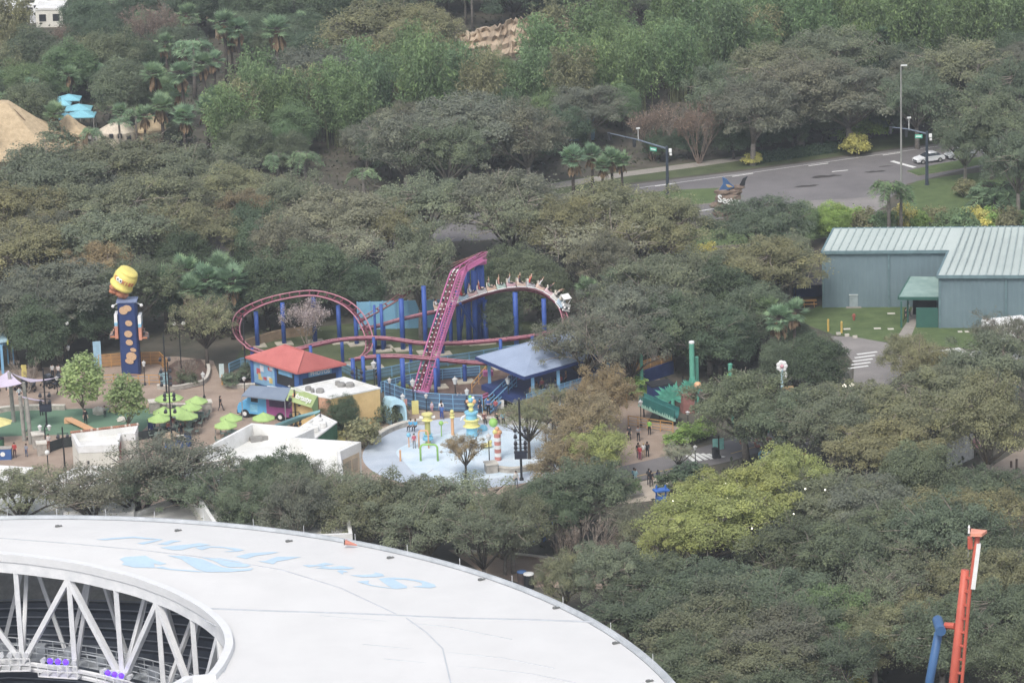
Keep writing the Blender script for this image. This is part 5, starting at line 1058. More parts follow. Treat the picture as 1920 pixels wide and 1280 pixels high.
STAND = dict(pelvis=(0,0,.94), waist=(0,0,1.1), chest=(0,0,1.33), neck=(0,.0,1.5), head=(0,-.02,1.62), top=(0,-.01,1.7), shL=(-.19,0,1.4), elL=(-.24,.03,1.12), haL=(-.25,-.06,.88), shR=(.19,0,1.4), elR=(.24,.03,1.12), haR=(.25,-.06,.88),
    hipL=(-.1,0,.86), knL=(-.11,-.02,.48), anL=(-.12,.03,.09), toL=(-.14,-.14,.04), hipR=(.1,0,.86), knR=(.11,-.02,.48), anR=(.12,.03,.09), toR=(.14,-.14,.04))
def pose(**k): d = dict(STAND); d.update(k); return d
POSES = dict(stand=STAND,
    walk=pose(elL=(-.24,.16,1.14), haL=(-.23,.12,.9), elR=(.24,-.12,1.13), haR=(.22,-.26,.95), knL=(-.11,-.2,.5), anL=(-.11,-.27,.1), toL=(-.12,-.44,.06), knR=(.11,.05,.48), anR=(.11,.3,.14), toR=(.12,.18,.04)),
    talk=pose(elL=(-.26,-.05,1.13), haL=(-.12,-.27,1.15), elR=(.26,-.02,1.12), haR=(.14,-.28,1.08)),
    wave=pose(elL=(-.3,-.02,1.6), haL=(-.2,-.04,1.85), elR=(.3,-.02,1.6), haR=(.22,-.05,1.85)),
    sit=pose(pelvis=(0,0,.1), waist=(0,.02,.26), chest=(0,.04,.5), neck=(0,.03,.67), head=(0,0,.79), top=(0,.01,.87), shL=(-.19,.03,.57), elL=(-.25,-.05,.31), haL=(-.15,-.28,.22), shR=(.19,.03,.57), elR=(.25,-.05,.31), haR=(.15,-.28,.22),
        hipL=(-.1,-.03,.08), knL=(-.12,-.44,.1), anL=(-.12,-.46,-.32), toL=(-.13,-.62,-.37), hipR=(.1,-.03,.08), knR=(.12,-.44,.1), anR=(.12,-.46,-.32), toR=(.13,-.62,-.37)),
    ride=pose(pelvis=(0,0,.1), waist=(0,.02,.26), chest=(0,.04,.5), neck=(0,.03,.67), head=(0,0,.79), top=(0,.01,.87), shL=(-.19,.03,.57), elL=(-.27,-.08,.8), haL=(-.2,-.1,1.06), shR=(.19,.03,.57), elR=(.27,-.08,.8), haR=(.2,-.1,1.06),
        hipL=(-.1,-.03,.08), knL=(-.12,-.42,.16), anL=(-.12,-.6,-.12), toL=(-.13,-.76,-.14), hipR=(.1,-.03,.08), knR=(.12,-.42,.16), anR=(.12,-.6,-.12), toR=(.13,-.76,-.14)))
BODY = {}
def make_body(pn):
    d = POSES[pn]; V = [Vector(d[j]) for j in J]; me = bpy.data.meshes.new('person'); me.from_pydata(V, ED, []); o = bpy.data.objects.new('person', me); COL.objects.link(o)
    mod = o.modifiers.new('s', 'SKIN'); mod.use_smooth_shade = True
    for i, sv in enumerate(me.skin_vertices[0].data): sv.radius = (RAD[i]*(1.25 if i in (0, 1, 2) else 1), RAD[i]*(.85 if i in (0, 1, 2) else 1)); sv.use_root = (i == 0)
    m2 = o.modifiers.new('u', 'SUBSURF'); m2.levels = 1; m2.render_levels = 1
    dg = bpy.context.evaluated_depsgraph_get(); ev = bpy.data.meshes.new_from_object(o.evaluated_get(dg)); bpy.data.objects.remove(o)
    vs = [tuple(v.co) for v in ev.vertices]; fs = [tuple(p.vertices) for p in ev.polygons]; mi = []
    zone = [1, 1, 1, 0, 0, 0, 1, 1, 0, 1, 1, 0, 2, 2, 2, 3, 2, 2, 2, 3]
    segs = [(V[a], V[b_], a, b_) for a, b_ in ED]
    for f in fs:
        c = sum((Vector(vs[i]) for i in f), Vector())/len(f); best = None
        for a, b_, ia, ib in segs:
            ab = b_ - a; t = max(0, min(1, (c-a).dot(ab)/ab.length_squared)); dd = (c - a - ab*t).length
            if best is None or dd < best[0]: best = (dd, ia, ib, t)
        _, ia, ib, t = best
        if ia in (7, 10): z = 1 if t < .25 else 0
        elif (ia, ib) == (2, 3): z = 1 if t < .65 else 0
        elif ia == 0 and ib in (12, 16): z = 2
        elif (ia, ib) == (0, 1): z = 2 if t < .25 else 1
        elif ia in (14, 18): z = 3
        else: z = zone[ib] if ib not in (3,) else 0
        mi.append(z)
    b = MB(); b.add(vs, fs); b.mi = mi
    hd, tp = V[4], V[5]
    b.ball(hd + Vector((0, -.1, -.015)), (.018, .026, .022), 6, 4, k=0)
    for s in (-1, 1):
        b.ball(hd + Vector((s*.1, .01, -.01)), (.014, .03, .036), 6, 4, k=0); b.ball(hd + Vector((s*.038, -.092, .02)), (.014, .01, .009), 6, 4, k=3); w = V[8 if s < 0 else 11]; e = V[7 if s < 0 else 10]; dr = (w - e).normalized(); sdv = dr.cross(Vector((0, -1, .2))).normalized(); pn_ = sdv.cross(dr)
        b.ball(w + dr*.05, (.036, .03, .045), 7, 5, k=0)
        for q, (o_, L) in enumerate(((-.027, .07), (-.009, .085), (.01, .08), (.027, .062))): b.tube([w + dr*.08 + sdv*o_, w + dr*(.08+L*.55) + sdv*o_*1.1 + pn_*.008, w + dr*(.08+L*.9) + sdv*o_ + pn_*.035], [.011, .01, .007], 5, k=0)
        b.tube([w + dr*.04 - sdv*.03*s, w + dr*.08 - sdv*.06*s, w + dr*.11 - sdv*.055*s + pn_*.02], [.012, .011, .008], 5, k=0)
    b.ball(hd + Vector((0, -.094, -.05)), (.026, .008, .007), 6, 4, k=3)
    hb = MB(); hv = hd + Vector((0, .022, .035)); hb.ball(hv, (.115, .118, .1), 10, 7); hb.ball(hd + Vector((0, .07, -.06)), (.085, .06, .1), 8, 5)
    return b, hb
for pn in POSES: BODY[pn] = make_body(pn)
SHOE = mat('dark_shoes', srgb(60, 56, 56), .7); PCOUNT = [0]
def person(loc, rz, pn, shirt, pants, label, s=1.0, hair=0, skin=None, group=None, tilt=None):
    b, hb = BODY[pn]; i = PCOUNT[0]; PCOUNT[0] += 1; sk = SKIN[(i*7) % 3 if skin is None else skin]
    me_src = MB(); me_src.v, me_src.f, me_src.mi = b.v, b.f, b.mi
    o = me_src.build('person', [sk, cloth(shirt), cloth(pants), SHOE], None, True); h_ = MB(); h_.v, h_.f, h_.mi = hb.v, hb.f, hb.mi; h = h_.build('hair', HAIR[hair], None, True); h.parent = o
    if tilt: o.matrix_world = Matrix.Translation(loc) @ tilt @ Matrix.Scale(s, 4)
    else: o.location = loc; o.rotation_euler = (0, 0, rz); o.scale = (s, s, s)
    return tag(o, label, 'person', group)
def pp(x, y, rz, pn, shirt, pants, label, s=1.0, hair=0, z=0.0, **k): return person(P(x, y, z), rz, pn, shirt, pants, label, s, hair, **k)
BK, DK, GY, WH, NV, RD, BL, TN, PK, GN, JN = (38,40,46), (62,64,70), (136,138,142), (214,214,212), (48,58,88), (190,60,62), (70,112,180), (170,146,118), (206,140,160), (132,196,72), (76,92,122)
pp(414,770,2.2,'walk',BK,DK,'person in black with a backpack walking left of the food truck')
pp(1197,827,.3,'talk',GY,BK,'person in a grey top beside the lime shirted person'); pp(1180,825,.2,'stand',DK,BK,'person in dark clothes at the left of the paved walk',.95)
pp(1218,815,-.4,'stand',GN,BK,'person in a lime green shirt and black trousers')
pp(1197,859,2.8,'stand',BK,DK,'person in a dark jacket behind the one in red'); pp(1200,862,2.6,'stand',RD,(150,60,90),'person in a dark red dress on the paved walk',.95,1); pp(1207,858,3.4,'talk',WH,TN,'person in a white top and tan trousers in a small group',.95,2); pp(1214,857,2.9,'stand',BK,BK,'person all in black at the right of the small group')
pp(1192,908,2.6,'talk',(150,196,206),(176,196,206),'person in pale blue crossing the beige paving',1,1); pp(1189,906,2.4,'stand',(90,150,170),NV,'person in teal beside the one in pale blue'); pp(1180,900,.4,'stand',(176,150,190),PK,'small child in lilac beside a person in pale blue',.6,1)
pp(1221,912,3.1,'walk',BK,BK,'tall person in black walking on the beige paving'); pp(1217,908,3.0,'walk',DK,DK,'person in dark grey behind the tall one in black'); pp(1234,905,3.0,'walk',NV,BK,'child in navy walking right of the pair in black',.82)
pp(777,840,.2,'stand',(190,90,110),GY,'person in a pink top standing on the splash pad',.95); 
pp(770,800,-.6,'sit',(66,166,214),BK,'person in a bright blue jacket sitting on the pad wall, left of two',1,0,.55); pp(779,800,-.5,'sit',(76,176,222),BK,'person in a bright blue jacket sitting on the pad wall, right of two',1,1,.55)
pp(810,772,0,'stand',(206,190,206),(214,160,180),'small child in pale pink at the grey-blue fence',.68,2); pp(828,783,2.8,'stand',WH,(52,78,150),'person in white top and blue trousers at the fence',1.15,0); pp(829,786,2.8,'stand',BL,(52,78,150),'person in blue standing in front of the fence, lantern behind',1,0)
pp(862,768,.3,'wave',BK,BK,'person in black with arms raised by the fence'); pp(869,772,.1,'stand',WH,DK,'person in a white shirt beside the raised arms'); pp(876,774,-.3,'talk',DK,JN,'person in dark jacket at the foot of the stair'); pp(900,775,.5,'stand',NV,NV,'person in navy behind the flower tower fountain',.95)
pp(916,778,.5,'talk',BL,BK,'broad person in a blue shirt before the stair',1.2); pp(930,776,-.5,'talk',(170,80,90),JN,'person in red leaning at the white board'); pp(908,786,.2,'sit',(120,80,76),BK,'person in brown sitting on the pad wall',1,2,.5); pp(932,786,.2,'sit',BK,BK,'person in black sitting on the pad wall',1,0,.5); pp(943,786,.1,'sit',(110,160,176),BK,'person in pale teal sitting on the pad wall',1,1,.5)
pp(1009,775,.4,'stand',NV,NV,'tall person in navy standing by the orange queue fence',1.1); pp(1026,790,.4,'talk',BK,BK,'person in black with white bag near the orange fence'); pp(1060,796,.4,'sit',(90,60,80),DK,'person in maroon sitting left of the tan hut',1,0,.3); pp(1046,795,.2,'sit',(90,130,130),DK,'person in grey-green sitting beside the one in maroon',1,1,.3); pp(977,772,1,'stand',(190,70,100),BK,'person in pink red before the orange fence',.8)
pp(706,720,1.6,'stand',BK,DK,'person in black waiting at the light blue queue gate'); pp(711,722,1.2,'stand',(170,130,130),DK,'person in dusty pink at the light blue queue gate',.95)
pp(99,708,2.8,'stand',WH,BK,'person in white shirt by the parked strollers behind the sail'); pp(110,709,2.7,'stand',(206,196,190),DK,'person in cream shirt by the parked strollers'); pp(37,752,1.0,'walk',(196,210,216),NV,'person in pale shirt stretching an arm left of the maples'); pp(78,779,.3,'stand',(206,206,204),BK,'person in white tee on the dark lawn'); pp(197,782,.4,'talk',(170,170,166),BK,'person in grey tee right on the lawn',.8); pp(161,795,.2,'stand',BK,BK,'person in black behind the tiled roof edge'); pp(28,858,.2,'stand',RD,(90,60,60),'person in a red jacket near the left bins'); pp(50,856,-.5,'stand',(140,146,160),JN,'person in grey-blue walking near the globe lamp',.85); pp(18,742,.5,'stand',WH,(206,180,160),'person in white and tan near the sail poles',.8); pp(218,778,.4,'stand',(60,110,120),BK,'small child in teal on the lawn',.55); pp(55,826,1.3,'walk',BK,BK,'person in black beside the wooden poles')
pp(92,842,.2,'stand',(206,196,190),(150,90,70),'person in white and brown at the stone pillars'); pp(323,808,.5,'talk',(190,90,110),WH,'person in pink behind the umbrella tables'); pp(340,820,.4,'stand',BK,DK,'person in black at the blue bins'); pp(316,815,.4,'talk',(200,110,100),BL,'person in red and blue beside the umbrella tables',.9)
pp(968,912,.3,'stand',WH,(80,90,100),'person in white at the lamp post foot right of the pad'); pp(590,806,.5,'stand',(206,140,130),DK,'person in salmon by the purple truck end',1); pp(1698,604,2.0,'walk',DK,BK,'person in dark clothes walking under the green awning'); pp(1703,594,2.2,'walk',(200,204,204),BK,'person in a pale shirt under the green awning')
RC = [(206,70,72),(226,226,224),(60,62,70),(200,58,64),(176,186,196),(226,218,208),(206,150,140),(48,50,56),(150,176,160),(222,222,226),(180,90,100)]
RN = ['first car behind the blue front', 'second car', 'third car', 'fourth car', 'fifth car', 'sixth car', 'seventh car', 'eighth car', 'ninth car', 'tenth car', 'eleventh car', 'twelfth car', 'thirteenth car', 'last car']
for k, (a, b_, t, u) in enumerate(SEATS):
    if k == 0: continue
    f = -t; r = u.cross(f).normalized(); rot = Matrix((( -r.x, f.x, u.x, 0), (-r.y, f.y, u.y, 0), (-r.z, f.z, u.z, 0), (0, 0, 0, 1)))
    if rot.to_3x3().determinant() < 0: rot = Matrix(((r.x, f.x, u.x, 0), (r.y, f.y, u.y, 0), (r.z, f.z, u.z, 0), (0, 0, 0, 1)))
    for s, p in ((0, a), (1, b_)):
        c = RC[(k*2 + s*3) % len(RC)]; nm = {RC[0]: 'red', RC[1]: 'white', RC[2]: 'black', RC[3]: 'bright red', RC[4]: 'grey-blue', RC[5]: 'cream', RC[6]: 'salmon', RC[7]: 'dark', RC[8]: 'sage', RC[9]: 'pale grey', RC[10]: 'maroon'}[c]
        person(p, 0, 'ride' if (k + s) % 3 else 'sit', c, DK, f'rider in {nm} top, {("inner", "outer")[s]} seat of the {RN[k-1]}', 1.06, (k + s) % 3, group='riders on the coaster train', tilt=rot)
for s in (-1, 1):
    for j in (-.45, .45):
        z0 = hz(247, 700, 592 if s < 0 else 596); person(Vector((tb.x + s*1.72, tb.y + j, z0-2.14)), s*pi/2, 'sit', DK if j < 0 else GY, (110,112,118), f'rider with dangling legs, {"near" if j < 0 else "far"} seat of the {"left" if s < 0 else "right"} gondola', 1.0, 0, group='riders on the drop tower')
for i in range(7):
    p = deck[0].lerp(deck[1], .1 + .085*i) + (deck[3]-deck[0])*(.1 + .06*(i % 3)); p.z = zf
    pc = ((206,120,120),(120,90,86),(196,100,110),(90,100,110),(190,80,80),(160,120,110),(70,70,78))[i]; pw = ('coral','brown','rose','slate','red','tan','charcoal')[i]
    person(p, 2.8 + i*.3, 'stand', pc, DK, f'person in a {pw} top waiting under the station roof', .95, i % 3, group='people waiting in the station')
# ------------------------------------------------------------------ plaza furniture
M_lum = mat('lime_canvas', srgb(166, 198, 112), .7, c2=srgb(150, 184, 98), scale=.8); M_stone = mat('grey_stone', srgb(184, 178, 168), .9, c2=srgb(142, 136, 128), scale=2.2); M_cap = mat('pale_stone_cap', srgb(214, 208, 196), .85, c2=srgb(190, 184, 172), scale=1)
M_tab = mat('grey_green_table', srgb(126, 146, 138), .6, var=.1); M_wood = mat('silver_wood', srgb(164, 162, 154), .85, c2=srgb(132, 130, 124), scale=2); M_glass = mat('frosted_lantern', srgb(214, 216, 214), .4, var=.03)
um = thing('patio_umbrella', 'x', 'umbrella'); b = MB(); n = 8; R_, z0, z1 = 1.3, 2.15, 2.8; rim_ = [(R_*cos(2*pi*i/n), R_*sin(2*pi*i/n), z0) for i in range(n)]
b.add([(0, 0, z1)] + rim_ + [(x, y, z-.12) for x, y, z in rim_], [(0, i+1, (i+1) % n + 1) for i in range(n)] + [(i+1, n+i+1, n+(i+1) % n+1, (i+1) % n+1) for i in range(n)] + [tuple(range(2*n, n, -1))]); b.build('canopy', M_lum, um)
b = MB(); b.tube([(0, 0, 0), (0, 0, z1+.12)], .035, 6); b.lathe((0, 0, 0), [(.28, 0), (.28, .1), (.05, .14)], 10); b.build('pole', mat('grey_pole', srgb(120, 120, 118), .5), um)
tbl = thing('patio_table', 'x', 'table'); b = MB(); b.lathe((0, 0, .7), [(.6, 0), (.62, .04)], 14); b.build('table_top', M_tab, tbl); b = MB(); b.tube([(0.06, 0, 0), (.06, 0, .7)], .05, 6); b.lathe((.06, 0, 0), [(.3, 0), (.3, .04)], 10); b.build('pedestal', M_blk, tbl)
chp = thing('patio_chair', 'x', 'chair'); b = MB(); b.box((0, 0, .45), (.42, .42, .05)); b.build('seat', M_tab, chp); b = MB(); b.bar((0, .2, .5), (0, .27, .92), .42, .04); b.build('backrest', M_tab, chp)
for sx in (-1, 1):
    for sy in (-1, 1): b = MB(); b.tube([(sx*.19, sy*.19, .44), (sx*.21, sy*.21, 0)], .02, 4); b.build('leg', M_blk, chp)
US = [((322,742),'lime umbrella second from the back, right of the poles'),((368,748),'lime umbrella farthest right, by the stone pier'),((357,760),'lime umbrella just before the rightmost one'),((307,768),'lime umbrella behind the leftmost one'),((333,768),'lime umbrella mostly hidden in the cluster middle'),((350,776),'lime umbrella nearest us in the main cluster'),((298,781),'lime umbrella leftmost, at the lawn edge'),((433,780),'lime umbrella before the truck front wheel'),((423,793),'lime umbrella nearest the parapet building'),((494,779),'lime umbrella beside the purple truck wheel'),((311,743),'lime umbrella farthest back, left of the pole')]
rg = random.Random(31)
for i, ((x, y), lb) in enumerate(US):
    q = P(x, y, 2.4); copy_thing(um, (q.x, q.y, 0), rg.uniform(0, 6), 1, lb, 'lime umbrellas on the plaza')
    copy_thing(tbl, (q.x + .05, q.y - .1, 0), 0, 1, 'grey-green table under the ' + lb, 'patio tables')
    for k in range(4):
        a = k*pi/2 + rg.uniform(-.3, .3); copy_thing(chp, (q.x + 1.0*cos(a), q.y + 1.0*sin(a), 0), a - pi/2, 1, 'grey-green chair under the ' + lb, f'chairs at the table under umbrella {("one two three four five six seven eight nine ten eleven".split())[i]}')
for (x, y, lb) in ((330,792,'grey-green table without umbrella in front of the cluster, left'),(352,796,'grey-green table without umbrella in front of the cluster, middle'),(374,786,'grey-green table without umbrella by the stone pier, right')):
    q = P(x, y); copy_thing(tbl, q, 0, 1, lb, 'patio tables')
    for k in range(4): a = k*pi/2 + .4; copy_thing(chp, (q.x + .95*cos(a), q.y + .95*sin(a), 0), a - pi/2, 1, 'chair at the ' + lb.replace('in front of the cluster, ', 'before the cluster, '), 'chairs at ' + lb[11:])
for p in (um, tbl, chp): drop(p)
# lantern posts
lp = thing('lamp_post', 'x', 'lamp post'); b = MB(); b.tube([(0, 0, 0), (0, 0, 2.9)], .06, 7); b.lathe((0, 0, 0), [(.2, 0), (.17, .25), (.08, .5)], 10); b.build('post', M_blk, lp)
b = MB(); b.lathe((0, 0, 2.9), [(.14, 0), (.3, .55), (.3, .58)], 8); ln = b.build('lantern', M_glass, lp); b = MB(); b.lathe((0, 0, 3.49), [(.34, 0), (.06, .22), (.03, .34)], 8); b.build('cap', mat('pale_lantern_cap', srgb(190, 190, 188), .5), ln)
for x, y, t, lb in ((383,746,697,'right of the umbrellas on open paving'),(459,738,706,'behind the food truck'),(703,738,676,'at the light blue gate, nearest the far fence'),(732,752,708,'left of the lift hill foot'),(776,772,710,'in front of the lift hill foot'),(757,792,738,'behind the grey-blue fence, left of the flower fountain'),(855,768,706,'behind the arms raised person'),(877,780,728,'right of the arms raised person'),(954,766,706,'by the station stair'),(1202,800,749,'before the teal slide'),(1304,874,834,'at the park street crosswalk'),(918,872,812,'on the splash pad front wall'),(800,774,738,'behind the yellow fountain column'),(272,722,676,'before the drop tower fence'),(130,690,647,'behind the left young maple'),(108,738,705,'by the strollers'),(544,740,722,'behind the flat shop roof'),(1110,752,716,'under the tall oak beside orange ramp'),(1290,800,770,'under the big dark oak')):
    p = P(x, y); z = hz(x, y, t); s = z/3.75; copy_thing(lp, p, 0, (max(.75, min(1.1, s)), max(.75, min(1.1, s)), s), 'black lantern post ' + lb, 'black lantern posts')
drop(lp)
dl = thing('double_lamp', 'black lamp post with two white lanterns beside the stone pillars', 'lamp post', P(86, 838)); p = P(86, 838); z = hz(86, 838, 800)
b = MB(); b.tube([p, p + Vector((0, 0, z))], .07, 7); b.bar(p + Vector((-.5, 0, z-.4)), p + Vector((.5, 0, z-.4)), .06); b.build('post', M_blk, dl)
for s in (-.5, .5): b = MB(); b.lathe((p.x+s, p.y, z-.4), [(.1, 0), (.26, .5), (.05, .66)], 8); b.build('lantern', M_glass, dl)
gl = thing('globe_lamp', 'black lamp post with a white globe before the tiled shop', 'lamp post', P(91, 886)); p = P(91, 886); z = hz(91, 886, 848); b = MB(); b.tube([p, p + Vector((0, 0, z))], .06, 7); b.build('post', M_blk, gl); b = MB(); b.ball(p + Vector((0, 0, z)), .27, 12, 8); b.build('globe', M_glass, gl)
# tall poles with loudspeakers and show lamps
def rig(x, y, t, cl, lb, box=None, r=.075):
    p = P(x, y); z = hz(x, y, t); o = thing('show_pole', lb, 'pole', p, 'black show lighting poles'); b = MB(); b.tube([p, p + Vector((0, 0, z))], [r*1.3, r], 7); b.lathe(p, [(.24, 0), (.2, .3)], 8); b.build('pole', M_blk, o)
    for ty in cl:
        h = hz(x, y, ty); b = MB(); b.bar(p + Vector((-.6, 0, h)), p + Vector((.6, 0, h)), .05); b.build('crossbar', M_blk, o)
        for s in (-.5, .5):
            b = MB(); c = p + Vector((s, -.05, h-.28)); b.tube([c + Vector((0, .12, .08)), c + Vector((0, -.2, -.1))], [.15, .21], 8); b.build('lamp_can', mat('dark_lamp_can', srgb(74, 76, 84), .5), o)
    if box: h = hz(x, y, box); b = MB(); b.box((p.x, p.y - .1, h), (1.3, .5, .75)); b.build('loudspeaker', mat('dark_speaker', srgb(48, 54, 70), .7), o)
rig(88, 800, 690, (735, 748, 757), 'black show pole with loudspeaker by the lilac sails', 764); rig(313, 745, 627, (668, 690, 703, 715), 'tall black show pole behind the umbrella cluster'); rig(323, 832, 678, (734, 742, 765), 'tall black show pole in front of the umbrella cluster')
rig(672, 765, 686, (692, 703, 718, 728, 738), 'black show pole above the ochre shop wall'); rig(555, 800, 730, (742, 752, 772, 781, 788), 'black show pole before the green sloped sign'); rig(978, 900, 748, (800, 812, 824, 832, 840), 'tallest black show pole right of the splash pad', 852, .1); rig(1036, 812, 707, (718, 730, 742, 752, 762), 'black show pole at the orange queue fence'); rig(461, 702, 590, (), 'thin black pole at the left end of the track helix'); rig(122, 880, 800, (812,), 'black pole with lamps left of the tiled shop'); rig(1281, 748, 705, (), 'short black pole before the teal leaf backdrop'); rig(602, 835, 812, (822, 830), 'short black pole before the green hut'); rig(1348, 858, 815, (), 'black pole left of the big dark oak trunk')
for x, y, t, lb in ((122,690,606,'left of the drop tower'),(340,690,606,'right of the drop tower')):
    p = P(x, y); z = hz(x, y, t); o = thing('flood_light_pole', f'dark pole with two white flood lamps {lb}', 'pole', p); b = MB(); b.tube([p, p + Vector((0, 0, z))], .07, 6); b.bar(p + Vector((-.6, 0, z-.1)), p + Vector((.6, 0, z-.1)), .05); b.build('pole', M_blk, o)
    for s in (-.55, .55): b = MB(); b.ball(p + Vector((s, -.1, z)), (.24, .2, .22), 9, 6); b.build('flood_lamp', M_wht, o)
# shade sails on silver posts
M_sail = mat('lilac_sailcloth', srgb(214, 200, 220), .7, var=.04)
def sail(lb, c, sag=.35):
    o = thing('shade_sail', lb, 'shade sail', c[0], 'lilac shade sails'); b = MB(); n = 10; k = len(c); vs = []
    for i in range(n+1):
        for j in range(n+1):
            u, v = i/n, j/n
            if k == 4: p = c[0]*(1-u)*(1-v) + c[1]*u*(1-v) + c[2]*u*v + c[3]*(1-u)*v; w = 16*u*(1-u)*v*(1-v); e = 4*(u*(1-u)+v*(1-v))/2
            else: p = c[0]*(1-u) + (c[1]*(1-v) + c[2]*v)*u; w = 4*v*(1-v)*u + 2*u*(1-u); e = w
            vs.append(p + Vector((0, 0, -sag*e)))
    F = [(i*(n+1)+j, (i+1)*(n+1)+j, (i+1)*(n+1)+j+1, i*(n+1)+j+1) for i in range(n) for j in range(n)]; m = len(vs)
    b.add(vs + [p + Vector((0, 0, -.03)) for p in vs], F + [tuple(q+m for q in f[::-1]) for f in F]); b.build('cloth', M_sail, o, True)
def at_h(x, yb, yt): p = P(x, yb); return Vector((p.x, p.y, hz(x, yb, yt)))
a0, a1, a2, a3 = at_h(23, 790, 693), at_h(-70, 800, 724), at_h(46, 800, 716), at_h(-40, 760, 690)
sail('larger lilac shade sail at the left picture edge', [at_h(22, 778, 694), at_h(-30, 815, 724), at_h(47, 800, 718)], .3); sail('narrow lilac shade sail reaching right to the young maple', [at_h(26, 778, 698), at_h(62, 776, 716), at_h(120, 740, 704), at_h(70, 750, 711)], .25); sail('lowest edge-on lilac shade sail above the wooden poles', [at_h(40, 812, 740), at_h(58, 812, 748), at_h(100, 790, 752), at_h(80, 790, 749)], .15)
for x, y, t, lb in ((26,790,697,'leftmost, below the larger sail'),(52,790,716,'below the narrow sail'),(46,826,741,'left one of the front pair'),(58,832,746,'right one of the front pair')):
    p = P(x, y); o = MB(); o.tube([p, p + Vector((-.15, 0, hz(x, y, t)))], [.24, .2], 9); tag(o.build('sail_post', M_wood), 'silver wooden sail post, ' + lb, 'post', 'sail posts')
# stone piers and low walls
def pier(x, y, w, h, lb):
    p = P(x, y); o = thing('stone_pier', lb, 'pier', p, 'stone piers'); b = MB(); b.box((p.x, p.y, h/2), (w, w, h), .2); b.build('shaft', M_stone, o); b = MB(); b.box((p.x, p.y, h+.07), (w*1.15, w*1.15, .14), .2); b.build('cap', M_cap, o)
pier(388,772,1.05,1.15,'grey stone pier right of the lime umbrella cluster'); pier(290,772,1.1,1.2,'grey stone pier at the right end of the lawn'); pier(72,838,1.2,1.5,'grey stone pier beside the silver sail posts'); pier(79,852,1.0,1.3,'grey stone pier in front, under the double lamp'); pier(342,836,.9,1.0,'grey stone pier among the blue bins'); pier(921,884,1.2,.9,'grey stone pier carrying a lamp at the splash pad front')
def lwall(lb, pts, h, w=.4, m=None, cap=None, name='low_wall'):
    o = thing(name, lb, 'wall', P(*pts[0])); L = smooth_path([P(x, y) for x, y in pts], 6); b, q = MB(), MB()
    for i in range(len(L)-1):
        d = (L[i+1]-L[i]).normalized()*.02; b.bar(L[i]-d + Vector((0, 0, h/2)), L[i+1]+d + Vector((0, 0, h/2)), w, h); q.bar(L[i]-d + Vector((0, 0, h+.05)), L[i+1]+d + Vector((0, 0, h+.05)), w*1.2, .1)
    b.build('wall_body', m or M_stone, o); q.build('cap', cap or M_cap, o)
lwall('curved stone seat wall behind the left of the splash pad', [(696,834),(718,816),(750,802),(780,796),(800,795)], .5, .5); lwall('stone seat wall behind the right of the splash pad', [(896,792),(930,792),(970,796),(1010,802),(1045,812),(1070,822)], .5, .5); lwall('pale curved wall along the back edge of the lawn', [(-40,778),(20,770),(70,768),(122,768)], .5, .4); lwall('pale curb wall of the planting bed right of the tower', [(296,729),(330,731),(360,725),(384,718),(392,700),(388,684)], .45, .3); lwall('pale curb wall before the kiosk shrubs', [(425,722),(440,727),(478,726)], .4, .3); lwall('low wall under the hedge behind the umbrellas', [(300,765),(335,766),(378,764)], .5, .3); lwall('low wall at the front of the splash pad', [(925,882),(960,886),(1000,880),(1040,868)], .5, .4)
lwall('brick edge along the lower brown footpath', [(880,1038),(950,1042),(1020,1050),(1095,1058)], .3, .35, mat('brown_kerb', srgb(150, 130, 112), .9)); lwall('edge of the lower footpath behind the bare shrubs', [(1150,1062),(1230,1068),(1312,1080)], .3, .35, mat('brown_kerb', srgb(150, 130, 112), .9))
# splash pad toys
M_lem = mat('lemon_plastic', srgb(222, 212, 122), .4, var=.05); M_oliv = mat('olive_yellow_plastic', srgb(178, 176, 92), .4, var=.05); M_gp = mat('green_plastic', srgb(142, 196, 88), .4, var=.05); M_op = mat('orange_plastic', srgb(222, 166, 116), .4, var=.05); M_bp = mat('blue_plastic', srgb(122, 196, 226), .4, var=.05); M_rp = mat('red_plastic', srgb(206, 132, 120), .4, var=.05)
def toy(lb, x, y, name='splash_toy'): p = P(x, y); return thing(name, lb, 'water toy', p), p
o, p = toy('yellow fountain column with drum top on the splash pad', 803, 833); z = hz(803, 833, 776); b = MB(); b.lathe(p, [(.3, 0), (.3, z-.6)], 12); b.build('column', M_oliv, o); b = MB(); b.lathe((p.x, p.y, z-.75), [(.5, 0), (.62, .1), (.42, .2), (.42, .6), (.6, .7), (.6, .82)], 14); b.build('drum', M_lem, o); b = MB(); b.lathe((p.x, p.y, .55), [(.55, 0), (.6, .2), (.4, .5), (.55, .6)], 12); b.build('ring', M_bp, o)
for s in (-1, 1): b = MB(); b.bar((p.x+s*.45, p.y, z-.35), (p.x+s*.85, p.y, z-.3), .2); b.build('spout', M_wht, o)
def archtoy(lb, x0, x1, y, yt, m, r=.11):
    o, _ = toy(lb, x0, y); A, B = P(x0, y), P(x1, y); z = hz(x0, y, yt); b = MB(); rr = .35; pts = [A, A + Vector((0, 0, z-rr)), A.lerp(B, .08) + Vector((0, 0, z-.08)), A.lerp(B, .2) + Vector((0, 0, z)), A.lerp(B, .8) + Vector((0, 0, z)), A.lerp(B, .92) + Vector((0, 0, z-.08)), B + Vector((0, 0, z-rr)), B]; b.tube(pts, r, 8); b.build('pipe', m, o, True)
archtoy('green square water arch on the splash pad', 789, 821, 864, 833, M_gp); archtoy('orange water arch behind the green one', 786, 804, 840, 807, M_op, .09)
